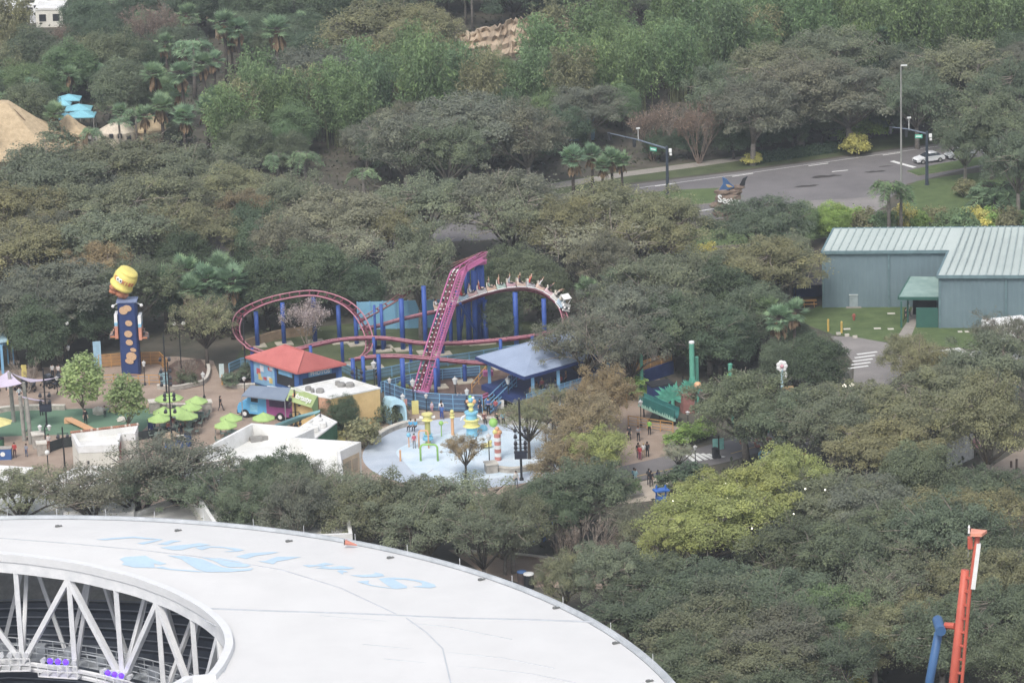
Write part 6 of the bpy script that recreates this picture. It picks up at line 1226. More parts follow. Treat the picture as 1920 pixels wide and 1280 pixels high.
def ballpost(lb, x, y, yt, mb, mp, r):
    o, p = toy(lb, x, y); z = hz(x, y, yt); b = MB(); b.tube([p, p + Vector((0, 0, z))], .06, 7); b.build('post', mp, o); b = MB(); b.ball(p + Vector((0, 0, z)), r, 12, 8); b.build('ball', mb, o); return o, p, z
o, p, z = ballpost('green ball spout on a thin post, splash pad back', 828, 818, 793, M_gp, M_gp, .26); b = MB(); b.tube([p + Vector((.2, 0, z)), p + Vector((.55, 0, z+.12)), p + Vector((.75, 0, z))], .05, 6); b.build('spout', M_lem, o)
ballpost('blue ball on an orange post, left of the pink topped person', 767, 838, 815, M_bp, M_op, .24); o, p, z = ballpost('orange post with a yellow knob top, splash pad back', 849, 815, 771, M_lem, M_op, .2); b = MB(); b.lathe((p.x, p.y, z-.75), [(.24, 0), (.3, .1), (.2, .2), (.28, .5)], 10); b.build('collar', M_lem, o); b = MB(); b.lathe(p, [(.17, 0), (.17, z-.8)], 10); b.build('sleeve', M_op, o)
ballpost('green ball on a post right of the flower fountain', 926, 822, 792, M_gp, M_wht, .5); ballpost('yellow ball topped post at the back fence', 757, 775, 750, M_lem, M_bp, .16)
o, p = toy('tall blue and yellow fountain tower with spilling yellow top', 885, 818); z = hz(885, 818, 742)
for nm, pr, m in (('base', [(.62, 0), (.58, 1.1), (.7, 1.3)], M_bp), ('yellow_drum', [(.75, 1.3), (.95, 1.42), (.72, 1.6), (.72, 2.1), (.9, 2.3), (.8, 2.4)], M_lem), ('upper_drum', [(.62, 2.4), (.6, 3.0), (.74, 3.15), (.74, 3.35)], M_bp), ('spilling_vase', [(.22, 3.35), (.3, 3.6), (.2, 3.9), (.42, 4.3), (.34, 4.6)], M_lem)): b = MB(); b.lathe(p, [(r_, z_*.84) for r_, z_ in pr], 16); b.build(nm, m, o, False)
for dx, dz, r, m in ((0, 4.95, .34, M_bp), (.36, 4.7, .28, M_op), (-.36, 4.75, .22, M_op), (-.05, 5.35, .2, M_gp), (.25, 5.2, .2, M_wht)): b = MB(); b.ball(p + Vector((dx, -.1, dz*.84)), r*.9, 9, 6); b.build('ball', m, o)
for s in (-1, 1): b = MB(); b.tube([p + Vector((s*.6, -.3, 2.5)), p + Vector((s*1.0, -.35, 2.35)), p + Vector((s*1.15, -.35, 1.95))], .07, 6); b.build('spout', M_wht, o)
o, p = toy('red and white striped column with orange top on splash pad', 934, 862); z = hz(934, 862, 812); b = MB()
for i in range(7): b.lathe((p.x, p.y, i*z/7), [(.36, 0), (.36, z/7-.002)], 12, k=i % 2)
b.build('column', [M_rp, M_wht], o); b = MB(); b.ball(p + Vector((-.2, 0, z+.15)), .3, 8, 6); b.ball(p + Vector((.22, 0, z+.1)), .3, 8, 6, k=1); b.ball(p + Vector((0, 0, z+.5)), .25, 8, 6, k=1); b.build('top_balls', [M_lem, M_op], o)
o, p = toy('pale blue water dome on the splash pad', 905, 806); b = MB(); b.ball((p.x, p.y, .15), (.55, .55, .45), 12, 8); b.build('dome', M_bp, o); o, p = toy('short orange water post at the front of the splash pad', 751, 864); b = MB(); b.tube([p, p + Vector((0, 0, 1.2))], .1, 8); b.build('post', M_op, o)
o, p = toy('yellow bench shaped toy right of the front wall', 912, 840); b = MB(); b.box((p.x, p.y, .35), (1.1, .5, .3), .2); b.ball((p.x+.4, p.y, .7), .25, 8, 6); b.build('body', M_lem, o)
# entry arch, sign boards
A, B = P(732, 796), P(764, 798); o = thing('entry_arch', 'pale blue walk-through arch over the splash pad seat wall', 'arch', A); z = hz(764, 798, 750); b = MB(); n = 12; dep = Vector((-.9, 1.6, 0))
def ap(t, inn): c = A.lerp(B, .5); L = (B-A)*.5; k = 1 - .2*inn; a = pi*t; return c - L*k*(abs(cos(a))**.45 * (1 if cos(a) > 0 else -1)) + Vector((0, 0, z*k*abs(sin(a))**.5))
vs = [ap(i/n, q) + d for d in (Vector(), dep) for q in (0, 1) for i in range(n+1)]; m = n+1
b.add(vs, [(i, i+1, m+i+1, m+i) for i in range(n)] + [(2*m+i+1, 2*m+i, 3*m+i, 3*m+i+1) for i in range(n)] + [(i+1, i, 2*m+i, 2*m+i+1) for i in range(n)] + [(m+i, m+i+1, 3*m+i+1, 3*m+i) for i in range(n)]); b.build('arch_body', mat('pale_blue_arch', srgb(166, 208, 226), .5, var=.06), o)
def board(lb, x, y, yt, w, m, cat='sign', th=.12, legs=False, name='sign_board'):
    p = P(x, y); z = hz(x, y, yt); o = thing(name, lb, cat, p); b = MB(); zb = z*.35 if legs else 0; b.box((p.x, p.y, (z+zb)/2), (w, th, z-zb), .15); b.build('board', m, o)
    if legs: b = MB(); b.tube([p + Vector((0, .02, 0)), p + Vector((0, .02, z*.5))], .1, 7); b.build('leg', M_org, o)
    return o
board('lemon yellow sign board beside the pale blue arch', 779, 776, 751, .75, M_lem); board('white round topped height sign on orange post by kiosk bed', 417, 721, 682, .55, mat('pale_green_sign', srgb(196, 214, 214), .5), legs=True); board('yellow rounded sign board behind the lilac sails', 46, 712, 684, .6, mat('mustard_sign', srgb(206, 188, 96), .6)); board('white notice board leaning before the station stair', 936, 766, 750, 1.1, M_wht); board('white tall sign at the top of the plaza show pole', 972, 762, 738, .75, M_wht); board('bright sign panel with pale figures below the drop tower', 308, 720, 698, 1.1, mat('pale_teal_panel', srgb(150, 186, 196), .6, var=.25, scale=5)); board('lemon yellow menu stand before the green hut', 640, 826, 808, .9, M_lem); board('pale green menu stand beside the lemon one', 634, 812, 796, .7, mat('mint_panel', srgb(150, 196, 160), .6)); board('teal banner behind the left young maple', 184, 690, 640, .9, mat('pale_blue_banner', srgb(150, 190, 214), .6)); board('yellow play panel left of the teal slide fence', 1082, 795, 768, .6, M_lem); board('teal arrow sign at the park street edge', 1347, 842, 822, 1.2, mat('teal_sign', srgb(120, 188, 180), .6)); board('red and white warning panel on the grey-blue fence', 758, 768, 748, .7, mat('warning_panel', srgb(206, 150, 148), .6))
# bins, barrels, strollers, rocks
def bin_(lb, x, y, w, h, m, cap=None):
    p = P(x, y); o = thing('waste_bin', lb, 'bin', p, 'waste bins'); b = MB(); b.lathe(p, [(w*.46, 0), (w*.5, h)], 12); b.build('body', m, o); b = MB(); b.lathe((p.x, p.y, h), [(w*.54, 0), (w*.5, .1), (w*.2, .18)], 12); b.build('lid', cap or M_blk, o)
M_bb = mat('bin_blue', srgb(82, 122, 180), .6, var=.1)
for a in (('blue bin under the front oaks, leftmost of three',318,852,1.0,1.4,M_bb),('blue bin under the front oaks, middle of three',338,846,1.0,1.4,M_bb),('blue bin under the front oaks, nearest the paving',353,836,.8,1.4,mat('bin_navy', srgb(60, 88, 140), .6)),('dark bin at the right end of the lawn',285,806,.9,1.2,M_nblue),('brown bin with blue lid just above the arena rim',979,1098,.9,1.4,mat('bin_brown', srgb(96, 84, 82), .7),M_bb),('dark bin with white lid just above the arena rim',992,1102,1.0,1.4,M_blk,M_wht),('dark green bin at the left picture edge',1,842,.9,1.2,mat('bin_green', srgb(60, 104, 76), .6)),('black bin at the crosswalk corner',1341,858,.7,1.0,M_blk)): bin_(*a)
o = thing('information_stand', 'blue stand with white emblem at the left picture edge', 'stand', P(5, 860)); p = P(5, 860); b = MB(); b.box((p.x, p.y, .6), (2.0, .8, 1.2)); b.build('counter', mat('counter_blue', srgb(62, 104, 168), .6), o); b = MB(); b.box((p.x, p.y, 1.26), (2.1, .9, .1)); b.build('top', M_stone, o); b = MB(); b.lathe((0, 0, 0), [(.26, 0), (.26, .02)], 12); b.v = [(p.x + .1 + v[0], p.y - .42 - v[2], .65 + v[1]) for v in b.v]; b.build('emblem', M_wht, o)
rg = random.Random(5); sp = thing('stroller', 'x', 'stroller'); b = MB(); b.bar((0, -.25, .45), (0, .3, .6), .42, .1); b.bar((0, .3, .5), (0, .42, .95), .42, .07); b.build('seat', mat('dark_stroller_cloth', srgb(62, 66, 76), .8, var=.2), sp); b = MB()
for s in (-.24, .24): b.tube([(s, -.4, .12), (s, .1, .5), (s, .6, 1.0)], .025, 4); b.tube([(s, .4, .12), (s, 0, .5)], .025, 4)
b.build('frame', M_blk, sp)
for s in (-.24, .24):
    for y in (-.4, .4): b = MB(); b.tube([(s-.03, y, .12), (s+.03, y, .12)], .12, 9); b.build('wheel', M_blk, sp); b = MB(); b.lathe((0, .25, .75), [(.3, 0), (.3, .1), (.22, .3), (.05, .38)], 8); b.build('hood', mat('grey_hood', srgb(104, 110, 120), .8, var=.15), sp)
for i, (x, y) in enumerate(((20,732),(28,728),(36,730),(44,727),(58,734),(84,722),(92,720),(100,722),(108,720),(90,727),(104,727),(12,726),(-6,735),(52,727),(62,727),(42,735))):
    copy_thing(sp, P(x, y), rg.uniform(0, 6.28), 1.1, 'dark folded stroller parked under the lilac sails, ' + ('on their left side' if x < 70 else 'on their right side'), 'strollers parked left of the sail posts' if x < 70 else 'strollers parked right of the sail posts')
drop(sp)
for i, (x, y, w, lb) in enumerate(((186,776,1.3,'white boulder at the lawn back edge'),(215,772,1.0,'tan boulder on the lawn back edge, middle'),(234,770,1.2,'tan boulder nearest the right maple'),(260,766,.9,'tan boulder right of the right maple'),(275,764,.8,'small tan boulder by the stone pier'),(322,826,1.6,'tan boulder among the blue bins'),(228,790,.9,'pale boulder behind the tiled roof'))):
    p = P(x, y); b = MB(); b.ball((p.x, p.y, w*.22), (w*.6, w*.45, w*.42), 10, 7, jit=.18, rng=rg); tag(b.build('boulder', M_cap if i in (0, 6) else mat('tan_boulder', srgb(190, 166, 138), .9, c2=srgb(156, 134, 110), scale=2)), lb, 'boulder', 'boulders by the lawn')
o = thing('play_ramp', 'low orange play ramp on the lawn behind the tiled roof', 'play ramp', P(150, 800)); A = P(128, 792); B = P(172, 808); b = MB(); b.bar(A + Vector((0, 0, .5)), B + Vector((0, 0, .15)), .9, .12); b.build('ramp', M_op, o); b = MB(); b.bar(A, A + Vector((0, 0, .5)), .8); b.build('support', M_op, o)
o = thing('market_umbrella', 'yellow market umbrella cut by the left picture edge', 'umbrella', P(-5, 830)); p = P(-6, 830); b = MB(); b.add([(p.x, p.y, 3.0)] + [(p.x + 1.9*cos(i*pi/4 + .4), p.y + 1.9*sin(i*pi/4 + .4), 2.3) for i in range(8)], [(0, i+1, (i+1) % 8+1) for i in range(8)]); b.build('canopy', mat('pale_yellow_canvas', srgb(226, 214, 130), .7), o); b = MB(); b.tube([p, p + Vector((0, 0, 3.1))], .04, 6); b.build('pole', M_wood, o)
o = thing('tan_table', 'tan table with a lamp behind the white parapet corner', 'table', P(418, 812)); p = P(420, 814); b = MB(); b.box((p.x, p.y, .85), (2.0, .9, .08), .3); b.build('table_top', mat('tan_wood', srgb(206, 150, 112), .7), o)
for sx, sy in ((-.9, -.35), (.9, -.35), (-.9, .35), (.9, .35)): b = MB(); b.tube([(p.x+sx, p.y+sy, 0), (p.x+sx, p.y+sy, .82)], .04, 5); b.build('leg', M_wood, o)
fence('fence', 'dark low fence between tiled shop and umbrella cluster', 'fence', [(258,826),(300,820),(330,818)], 1.0, M_blk, 1.0, 4, mat('dark_mesh', srgb(58, 66, 66), .8)); fence('fence', 'dark fence left of the tiled shop behind stone piers', 'fence', [(95,848),(118,840),(136,838)], 1.2, M_blk, 1.0, 4, mat('dark_mesh', srgb(58, 66, 66), .8))
# teal slide ride and its props
sl_ = thing('slide_ride', 'dark teal half-pipe slide with pale grass fringe behind the lime shirted person', 'slide ride', P(1230, 790)); A, B = P(1200, 764, 1.9), P(1262, 786, 1.4); A, B = at_h(1200, 785, 744), at_h(1266, 800, 772); wv = Vector((.55, 1.5, 0)); n = 9; b = MB(); vs = []
for E in (A, B):
    for i in range(n+1): a = pi*i/n; vs.append(E + wv*(.5 - .5*cos(a)) + Vector((0, 0, -.95*sin(a))))
for E in (A, B):
    for i in range(n+1): a = pi*i/n; vs.append(E + wv*(.5 - .55*cos(a)) + Vector((0, 0, -1.07*sin(a))))
m = n+1; b.add(vs, [(i, i+1, m+i+1, m+i) for i in range(n)] + [(2*m+i+1, 2*m+i, 3*m+i, 3*m+i+1) for i in range(n)] + [(0, m, 3*m, 2*m), (m-1, 3*m-1, 4*m-1, 2*m-1)] + [(i, 2*m+i, 2*m+i+1, i+1) for i in range(n)] + [(m+i+1, 3*m+i+1, 3*m+i, m+i) for i in range(n)]); b.build('channel', M_teal, sl_, False)
b = MB(); b.bar(A - wv*.1 + Vector((0, 0, -.3)), B - wv*.1 + Vector((0, 0, -.3)), .1, 1.1); b.build('side_skirt', M_teal, sl_)
b = MB(); rg = random.Random(2)
for i in range(26): c = A.lerp(B, i/25) - wv*.14 + Vector((0, 0, -1.0)); h = rg.uniform(.3, .6); b.add([c + Vector((-.14, -.03, 0)), c + Vector((.14, -.03, 0)), c + Vector((rg.uniform(-.1, .1), -.1, h))], [(0, 1, 2), (2, 1, 0)])
b.build('grass_fringe', mat('mint_fringe', srgb(160, 208, 190), .6), sl_)
for f in (.05, .5, .95): c = A.lerp(B, f) + wv*.5; b = MB(); b.tube([(c.x, c.y, 0), (c.x, c.y, c.z-1.0)], .09, 6); b.build('leg', M_blk, sl_)
def burst(lb, x, yb, yc, r, m, n=22, seed=0):
    p = P(x, yb); z = hz(x, yb, yc); o = thing('leaf_backdrop', lb, 'scenery', p); rg = random.Random(seed); b = MB(); c = Vector((p.x, p.y, z)); s = 1/15.8
    for k in range(n):
        a = -.25 + (pi + .5)*k/(n-1); L = r*s*rg.uniform(.8, 1.1); d = Vector((cos(a), rg.uniform(-.25, .25), sin(a))); t = Vector((-sin(a), 0, cos(a)))*L*.16; e = c + d*L; mm = c + d*L*.45
        b.add([c, mm + t + Vector((0, -.06, 0)), e, mm - t + Vector((0, -.06, 0)), mm + Vector((0, .1, 0))], [(0, 3, 2, 1), (0, 1, 4), (1, 2, 4), (2, 3, 4), (3, 0, 4)])
    b.build('leaves', m, o); b = MB(); b.tube([p, c], .2, 8); b.build('stalk', m, o)
M_tl = mat('teal_leaf_paint', srgb(88, 182, 156), .6, c2=srgb(66, 156, 134), scale=1)
burst('large teal spiky leaf backdrop above the slide', 1262, 772, 748, 32, M_tl, 26, 1); burst('teal spiky leaves at the foot of the tall green post', 1296, 765, 728, 22, M_tl, 18, 2); burst('pale teal leaf tuft inside the big dark oak', 1412, 790, 750, 14, mat('mint_leaf', srgb(120, 172, 164), .6), 14, 3); burst('lime leaf crown at the short green post', 1370, 740, 712, 14, mat('lime_leaf', srgb(142, 186, 96), .6), 14, 4)
for x, y, t, r, lb in ((1299,760,639,.3,'tall bright green post with white top'),(1308,752,668,.2,'green post just right of the tallest one'),(1204,748,664,.2,'green post alone left of the slide'),(1370,740,681,.25,'short green post behind the big dark oak')):
    p = P(x, y); z = hz(x, y, t); o = thing('green_post', lb, 'post', p, 'green ride posts'); b = MB(); b.lathe(p, [(r, 0), (r*.95, z-.25)], 10); b.build('shaft', mat('sea_green_paint', srgb(92, 176, 150), .5, c2=srgb(78, 158, 134), scale=1), o); b = MB(); b.lathe((p.x, p.y, z-.25), [(r*1.02, 0), (r*1.02, .2), (r*.6, .25)], 10); b.build('cap', M_wht if r > .28 else mat('sea_green_paint', M_tl and srgb(92, 176, 150), .5), o)
fence('fence', 'orange rail fence below the teal slide', 'fence', [(1178,800),(1215,806),(1262,812)], 1.3, M_org, 1.1, 4); fence('fence', 'orange fence between teal leaves and green posts', 'fence', [(1236,764),(1262,770)], 1.8, M_org, .5, 4)
for lb, x, y, dx, dy, dz, m in (('dark navy flat roof cabin behind the teal leaves', 1238, 762, 2.4, 1.8, 2.6, M_nblue), ('red crate shaped scenery box above the teal slide', 1289, 772, 1.3, 1.1, 2.0, mat('brick_red', srgb(168, 84, 78), .7))):
    p = P(x, y); o = thing('ride_cabin' if 'cabin' in lb else 'scenery_box', lb, 'cabin' if 'cabin' in lb else 'scenery', p); b = MB(); b.box((p.x, p.y, dz/2), (dx, dy, dz), .3); b.build('body', m, o); b = MB(); b.box((p.x, p.y, dz+.08), (dx*1.12, dy*1.12, .16), .3); b.build('top', M_blk if 'navy' in lb else m, o)
for lb, x, y, yc, r, m in (('orange striped ball on a stalk beside the green posts', 1309, 772, 722, .42, M_op), ('orange ball low behind the big dark oak', 1374, 800, 760, .3, M_op), ('tan ball scenery right inside the oak', 1440, 810, 792, .5, M_op)):
    p = P(x, y); z = hz(x, y, yc); o = thing('scenery_ball', lb, 'scenery', p); b = MB(); b.tube([p, p + Vector((0, 0, z))], .12, 7); b.build('stalk', M_tl, o); b = MB(); b.ball(p + Vector((0, 0, z)), r, 12, 9); b.build('ball', m, o)
for lb, x, y, mm in (('low colourful playground seats, red and orange, by the tan hut', 1085, 818, (M_rp, M_op, M_lem)), ('blue play seats behind the yellow-green tree', 1450, 862, (M_bp, M_bp, M_wht)), ('yellow play rings at the right of the dark oak', 1490, 866, (M_lem, M_op, M_lem)), ('red play seat under the dark oak', 1416, 836, (M_rp, M_wht, M_rp))):
    p = P(x, y); o = thing('ring_toy', lb, 'play seats', p); rg = random.Random(x)
    for i in range(7): c = p + Vector((rg.uniform(-1.5, 1.5), rg.uniform(-.8, .8), .4)); b = MB(); b.tube([c + Vector((.35*cos(k*pi/5), 0, .35*sin(k*pi/5) + .1)) for k in range(11)], .13, 6); b.build('ring', mm[i % 3], o)
p = P(1068, 800); o = thing('timber_hut', 'small grey timber hut left of the yellow play panel', 'hut', p); b = MB(); b.box((p.x, p.y, 1.1), (2.2, 1.6, 2.2)); b.build('wall', M_wood, o); b = MB(); b.lathe((p.x, p.y, 2.2), [(1.6, 0), (.1, .8)], 4); b.build('roof', M_stone, o)
# pinwheel pole
p = P(1467, 765); z = hz(1467, 765, 692); z1 = hz(1467, 765, 733); o = thing('flower_pole', 'white flower on a pale blue stem above a green post', 'scenery', p); b = MB(); b.lathe(p, [(.33, 0), (.38, z1)], 10); b.build('green_post', mat('emerald_paint', srgb(58, 138, 82), .5), o); b = MB(); b.lathe((p.x, p.y, z1), [(.42, 0), (.42, .12), (.16, .2), (.14, z-z1)], 10); b.build('stem', mat('pale_cyan_paint', srgb(170, 206, 220), .5), o)
b = MB(); c = Vector((p.x, p.y, z+.35))
for k in range(7): a = 2*pi*k/7; b.ball(c + Vector((.36*cos(a), -.02, .42*sin(a))), (.28, .12, .28), 8, 6)
b.ball(c + Vector((.35, .1, -1.05)), (.24, .1, .38), 8, 6); b.build('petals', M_wht, o); b = MB(); b.ball(c + Vector((0, -.12, 0)), .22, 8, 6); b.build('flower_centre', mat('rose_paint', srgb(206, 150, 160), .6), o)
# ------------------------------------------------------------------ warehouse and its yard
M_wall = mat('blue_grey_siding', srgb(110, 132, 140), .7, c2=srgb(100, 122, 130), scale=.3); M_wroof = mat('pale_green_metal_roof', srgb(186, 197, 192), .5, c2=srgb(166, 179, 175), scale=.12, detail=9); M_trim = mat('grey_green_trim', srgb(104, 132, 138), .6); M_dg = mat('dark_green_siding', srgb(52, 104, 92), .7, c2=srgb(44, 92, 82), scale=.5); M_rib = mat('roof_rib_grey', srgb(156, 172, 170), .6)
wh = thing('warehouse', 'L-shaped blue-grey metal warehouse with pale ribbed roof', 'warehouse', P(1700, 590))
zE = 7.0; A = P(1541, 471.5, zE); A0 = P(1546, 577); Bk = P(1563, 428, zE+1.15); N1 = P(1778, 470, zE); Fr = P(1757, 517, 6.4); R1 = P(1985, 517, 6.4); R2 = P(1985, 424, zE+1.15)
ux = (N1 - A); ux.z = 0; ux = ux.normalized(); 
b = MB(); th = Vector((0, 0, -.25)); top = [A, N1, Fr, R1, R2, Bk]; b.add([A, N1, R2 + (N1 - R2)*0, Bk], [(0, 1, 2, 3)]) if False else None
b.add(top, [(0, 1, 4, 5), (1, 2, 3, 4)]); b.add([p + th for p in top], [(5, 4, 1, 0), (4, 3, 2, 1)]); b.build('roof', M_wroof, wh)
b = MB()
for a, c in ((A, N1), (N1, Fr), (Fr, R1), (R2, Bk), (Bk, A)): b.bar(a + Vector((0, 0, -.12)), c + Vector((0, 0, -.12)), .22, .36)
b.build('gutter', M_trim, wh)
def onroof(p0, p1, f): return p0.lerp(p1, f) + Vector((0, 0, .05))
b = MB()
for i in range(1, 16):
    f = i/16; b.bar(onroof(A, N1, f), onroof(Bk, Bk.lerp(R2, (N1-A).length/(R2-Bk).length), f), .14, .12)
e_ = Bk.lerp(R2, (N1-A).length/(R2-Bk).length)
for i in range(1, 15):
    f = i/15; b.bar(onroof(Fr, R1, f), onroof(e_, R2, f), .14, .12)
b.build('standing_seam', M_rib, wh)
def wall(a, c, z1a, z1c, name='wall', m=None, out=None):
    q = MB(); n = max(2, int((Vector((c.x-a.x, c.y-a.y, 0))).length/.35)); d = Vector((c.x-a.x, c.y-a.y, 0)).normalized(); o_ = Vector((d.y, -d.x, 0)); vs = []
    for i in range(n+1):
        p = a.lerp(c, i/n); off = o_*(.035 if i % 2 else 0); z = z1a + (z1c-z1a)*i/n; vs += [(p.x+off.x, p.y+off.y, 0), (p.x+off.x, p.y+off.y, z)]
    q.add(vs, [(2*i, 2*i+2, 2*i+3, 2*i+1) for i in range(n)]); return q.build(name, m or M_wall, wh)
g = lambda p: Vector((p.x, p.y, 0)); inn = Vector((0, .3, 0))
wall(g(A)+inn, g(N1)+inn, zE-.2, zE-.2); wall(g(N1)+inn, g(Fr)+Vector((.2, .3, 0)), zE-.2, 6.2); wall(g(Fr)+Vector((.2, .3, 0)), g(R1)+inn, 6.2, 6.2); wall(g(Bk), g(A)+inn, zE+.9, zE-.2); wall(g(R2), g(Bk), zE+.9, zE+.9)
b = MB()
for p, z in ((g(A)+Vector((.15, .2, 0)), zE-.2), (g(A).lerp(g(N1), .53)+Vector((0, .18, 0)), zE-.2), (g(Fr)+Vector((.35, .2, 0)), 6.2), (g(Fr).lerp(g(R1), .57)+Vector((0, .18, 0)), 6.2)): b.box((p.x, p.y, z/2), (.2, .16, z))
b.build('downpipe', M_trim, wh)
for x in (1875, 1901):
    p = D(x, 545, g(Fr).y + .1); b = MB(); b.box((p.x, p.y - .1, p.z), (.8, .5, 1.7)); b.build('wall_unit', mat('unit_grey', srgb(150, 172, 178), .5), wh)
p = D(1884, 543, g(Fr).y); b = MB(); b.ball((p.x, p.y-.15, p.z), .16, 8, 6); b.build('wall_lamp', emat('lit_wall_lamp', (1, .98, .95), 2.0), wh)
# green entrance canopy in the corner
can = thing('entrance_canopy', 'dark green entrance canopy with lean-to roof in the warehouse corner', 'canopy', P(1720, 612)); q = [P(1686, 556, 3.4), P(1760, 556, 3.4), P(1760, 519, 4.2), P(1708, 518, 4.2)]; b = MB(); b.add(q + [p + Vector((0, 0, -.2)) for p in q], [(0, 1, 2, 3), (7, 6, 5, 4)] + [(i, 4+i, 4+(i+1) % 4, (i+1) % 4) for i in range(4)]); b.build('roof', mat('weathered_green_roof', srgb(150, 176, 168), .6, c2=srgb(110, 140, 134), scale=.5, detail=9), can)
b = MB(); b.bar(q[0] + Vector((0, -.1, -.2)), q[1] + Vector((0, -.1, -.2)), .16, .34); b.bar(q[0] + Vector((-.1, 0, -.2)), q[3] + Vector((-.1, 0, -.2)), .16, .34); b.build('fascia', M_dg, can)
for x, y in ((1690,614),(1702,604)): p = P(x, y); b = MB(); b.bar((p.x, p.y, 0), (p.x, p.y, 3.2), .2); b.build('post', M_dg, can)
p0, p1 = P(1718, 614), P(1759, 614); b = MB(); b.prism([(p0.x, p0.y), (p1.x, p1.y), (p1.x, p1.y+.3), (p0.x, p0.y+.3)], 0, 2.35); b.build('screen_wall', M_dg, can)
p0, p1 = P(1712, 590), P(1756, 590); b = MB(); b.prism([(p0.x, p0.y), (p1.x, p1.y), (p1.x, p1.y+.3), (p0.x, p0.y+.3)], 0, 3.2); b.build('dark_doorway', M_dkgl, can)
p = P(1600, 575); o = thing('electrical_cabinet', 'grey electrical cabinet on a concrete pad at the warehouse wall', 'cabinet', p); b = MB(); b.box((p.x, p.y, .8), (1.0, .8, 1.5)); b.build('body', mat('cabinet_grey', srgb(146, 160, 164), .6), o); b = MB(); b.box((p.x, p.y, .05), (1.8, 1.4, .1)); b.build('pad', M_conc, o); b = MB(); b.box((p.x, p.y, 1.58), (1.08, .9, .08)); b.build('top', mat('cabinet_top', srgb(190, 198, 198), .6), o)
for x, y, t, lb in ((1553,621,598,'left of two on the lawn edge'),(1578,624,602,'right of two on the lawn edge')): p = P(x, y); b = MB(); b.lathe(p, [(.13, 0), (.13, hz(x, y, t)-.08), (.06, hz(x, y, t))], 10); tag(b.build('bollard', mat('bollard_yellow', srgb(212, 176, 76), .6)), 'yellow steel bollard, ' + lb, 'bollard', 'yellow bollards')
p = P(1601, 600); o = thing('fire_hydrant', 'small red hydrant on the warehouse lawn', 'hydrant', p); b = MB(); b.lathe(p, [(.14, 0), (.14, .5), (.2, .52), (.18, .7), (.05, .8)], 10); b.build('barrel', mat('hydrant_red', srgb(160, 84, 70), .6), o); b = MB(); b.tube([p + Vector((-.25, 0, .5)), p + Vector((.25, 0, .5))], .07, 7); b.build('outlets', mat('hydrant_red', srgb(160, 84, 70), .6), o)
for i, (x, y) in enumerate(((1572,627),(1588,630),(1603,633))): p = P(x, y); b = MB(); b.box((p.x, p.y, .13), (.5, .3, .26), .2); tag(b.build('parking_block', M_cap), ('left', 'middle', 'right')[i] + 'most' * (i != 1) + ' pale block on the service road edge', 'parking block', 'pale road edge blocks')
for i, (x, y, w) in enumerate(((1588,617,.8),(1645,616,.8),(1670,617,.7),(1800,622,.5),(1813,622,.5),(1671,588,.9))): p = P(x, y); b = MB(); b.box((p.x, p.y, .03), (w, .5, .06)); tag(b.build('utility_cover', M_cap), ['pale ground cover near the right yellow bollard', 'pale ground cover in the lawn middle', 'pale ground cover beside the footpath', 'left pale cover on the right lawn', 'right pale cover on the right lawn', 'pale slab under the downpipe near the canopy'][i], 'ground cover')
o = thing('picnic_table', 'orange picnic table beside the warehouse left corner', 'picnic table', P(1517, 576)); p = P(1517, 574); b = MB(); b.box((p.x, p.y, .74), (1.8, .75, .06)); b.build('table_top', M_org, o)
for s in (-.65, .65): b = MB(); b.box((p.x, p.y+s, .44), (1.8, .28, .05)); b.build('bench', M_org, o)
for s in (-.6, .6): b = MB(); b.bar((p.x+s, p.y-.5, 0), (p.x+s, p.y, .72), .08); b.bar((p.x+s, p.y+.5, 0), (p.x+s, p.y, .72), .08); b.build('leg_frame', M_org, o)
o = thing('canopy_tent', 'dark grey canopy tent left of the warehouse', 'tent', P(1520, 566)); p = P(1522, 570); b = MB(); b.add([(p.x, p.y+1.5, 3.3)] + [(p.x+sx, p.y+1.5+sy, 2.5) for sx, sy in ((-2, -2), (2, -2), (2, 2), (-2, 2))], [(0, 1, 2), (0, 2, 3), (0, 3, 4), (0, 4, 1)]); b.build('roof', mat('charcoal_canvas', srgb(104, 104, 112), .8), o)
for sx, sy in ((-1.95, -1.95), (1.95, -1.95), (1.95, 1.95), (-1.95, 1.95)): b = MB(); b.tube([(p.x+sx, p.y+1.5+sy, 0), (p.x+sx, p.y+1.5+sy, 2.5)], .05, 5); b.build('leg', M_blk, o)
b = MB(); b.bar((p.x-1.9, p.y+3.4, 1.2), (p.x+1.9, p.y+3.4, 1.2), .06, 2.4); b.build('back_curtain', M_nblue, o)
# parked vans under the trees, white trailer roofs
def van(lb, x, y, rz, L, W_, H, m):
    p = P(x, y); o = thing('box_truck', lb, 'truck', p, 'white trucks by the warehouse'); cr, sr = cos(rz), sin(rz)
    def bx(c, d, name, mm): b = MB(); b.box((p.x + c[0]*cr - c[1]*sr, p.y + c[0]*sr + c[1]*cr, c[2]), d, rz); return b.build(name, mm, o)
    bx((0, 0, H/2+.45), (L, W_, H-.3), 'cargo_box', m); bx((L/2+.8, 0, 1.3), (1.5, W_*.92, 1.7), 'cab', m); bx((L/2+1.0, 0, 1.75), (1.12, W_*.94, .55), 'windows', M_dkgl); bx((0, 0, H+.32), (L*.97, W_*.95, .05), 'roof', M_froof)
    for a in (-L*.3, L*.5+.7):
        for s in (-1, 1):
            c = (a, s*(W_/2-.12)); q = Vector((p.x + c[0]*cr - c[1]*sr, p.y + c[0]*sr + c[1]*cr, .45)); d = Vector((-sr, cr, 0))*.14; b = MB(); b.tube([q-d, q+d], .45, 12); b.build('wheel', M_blk, o)
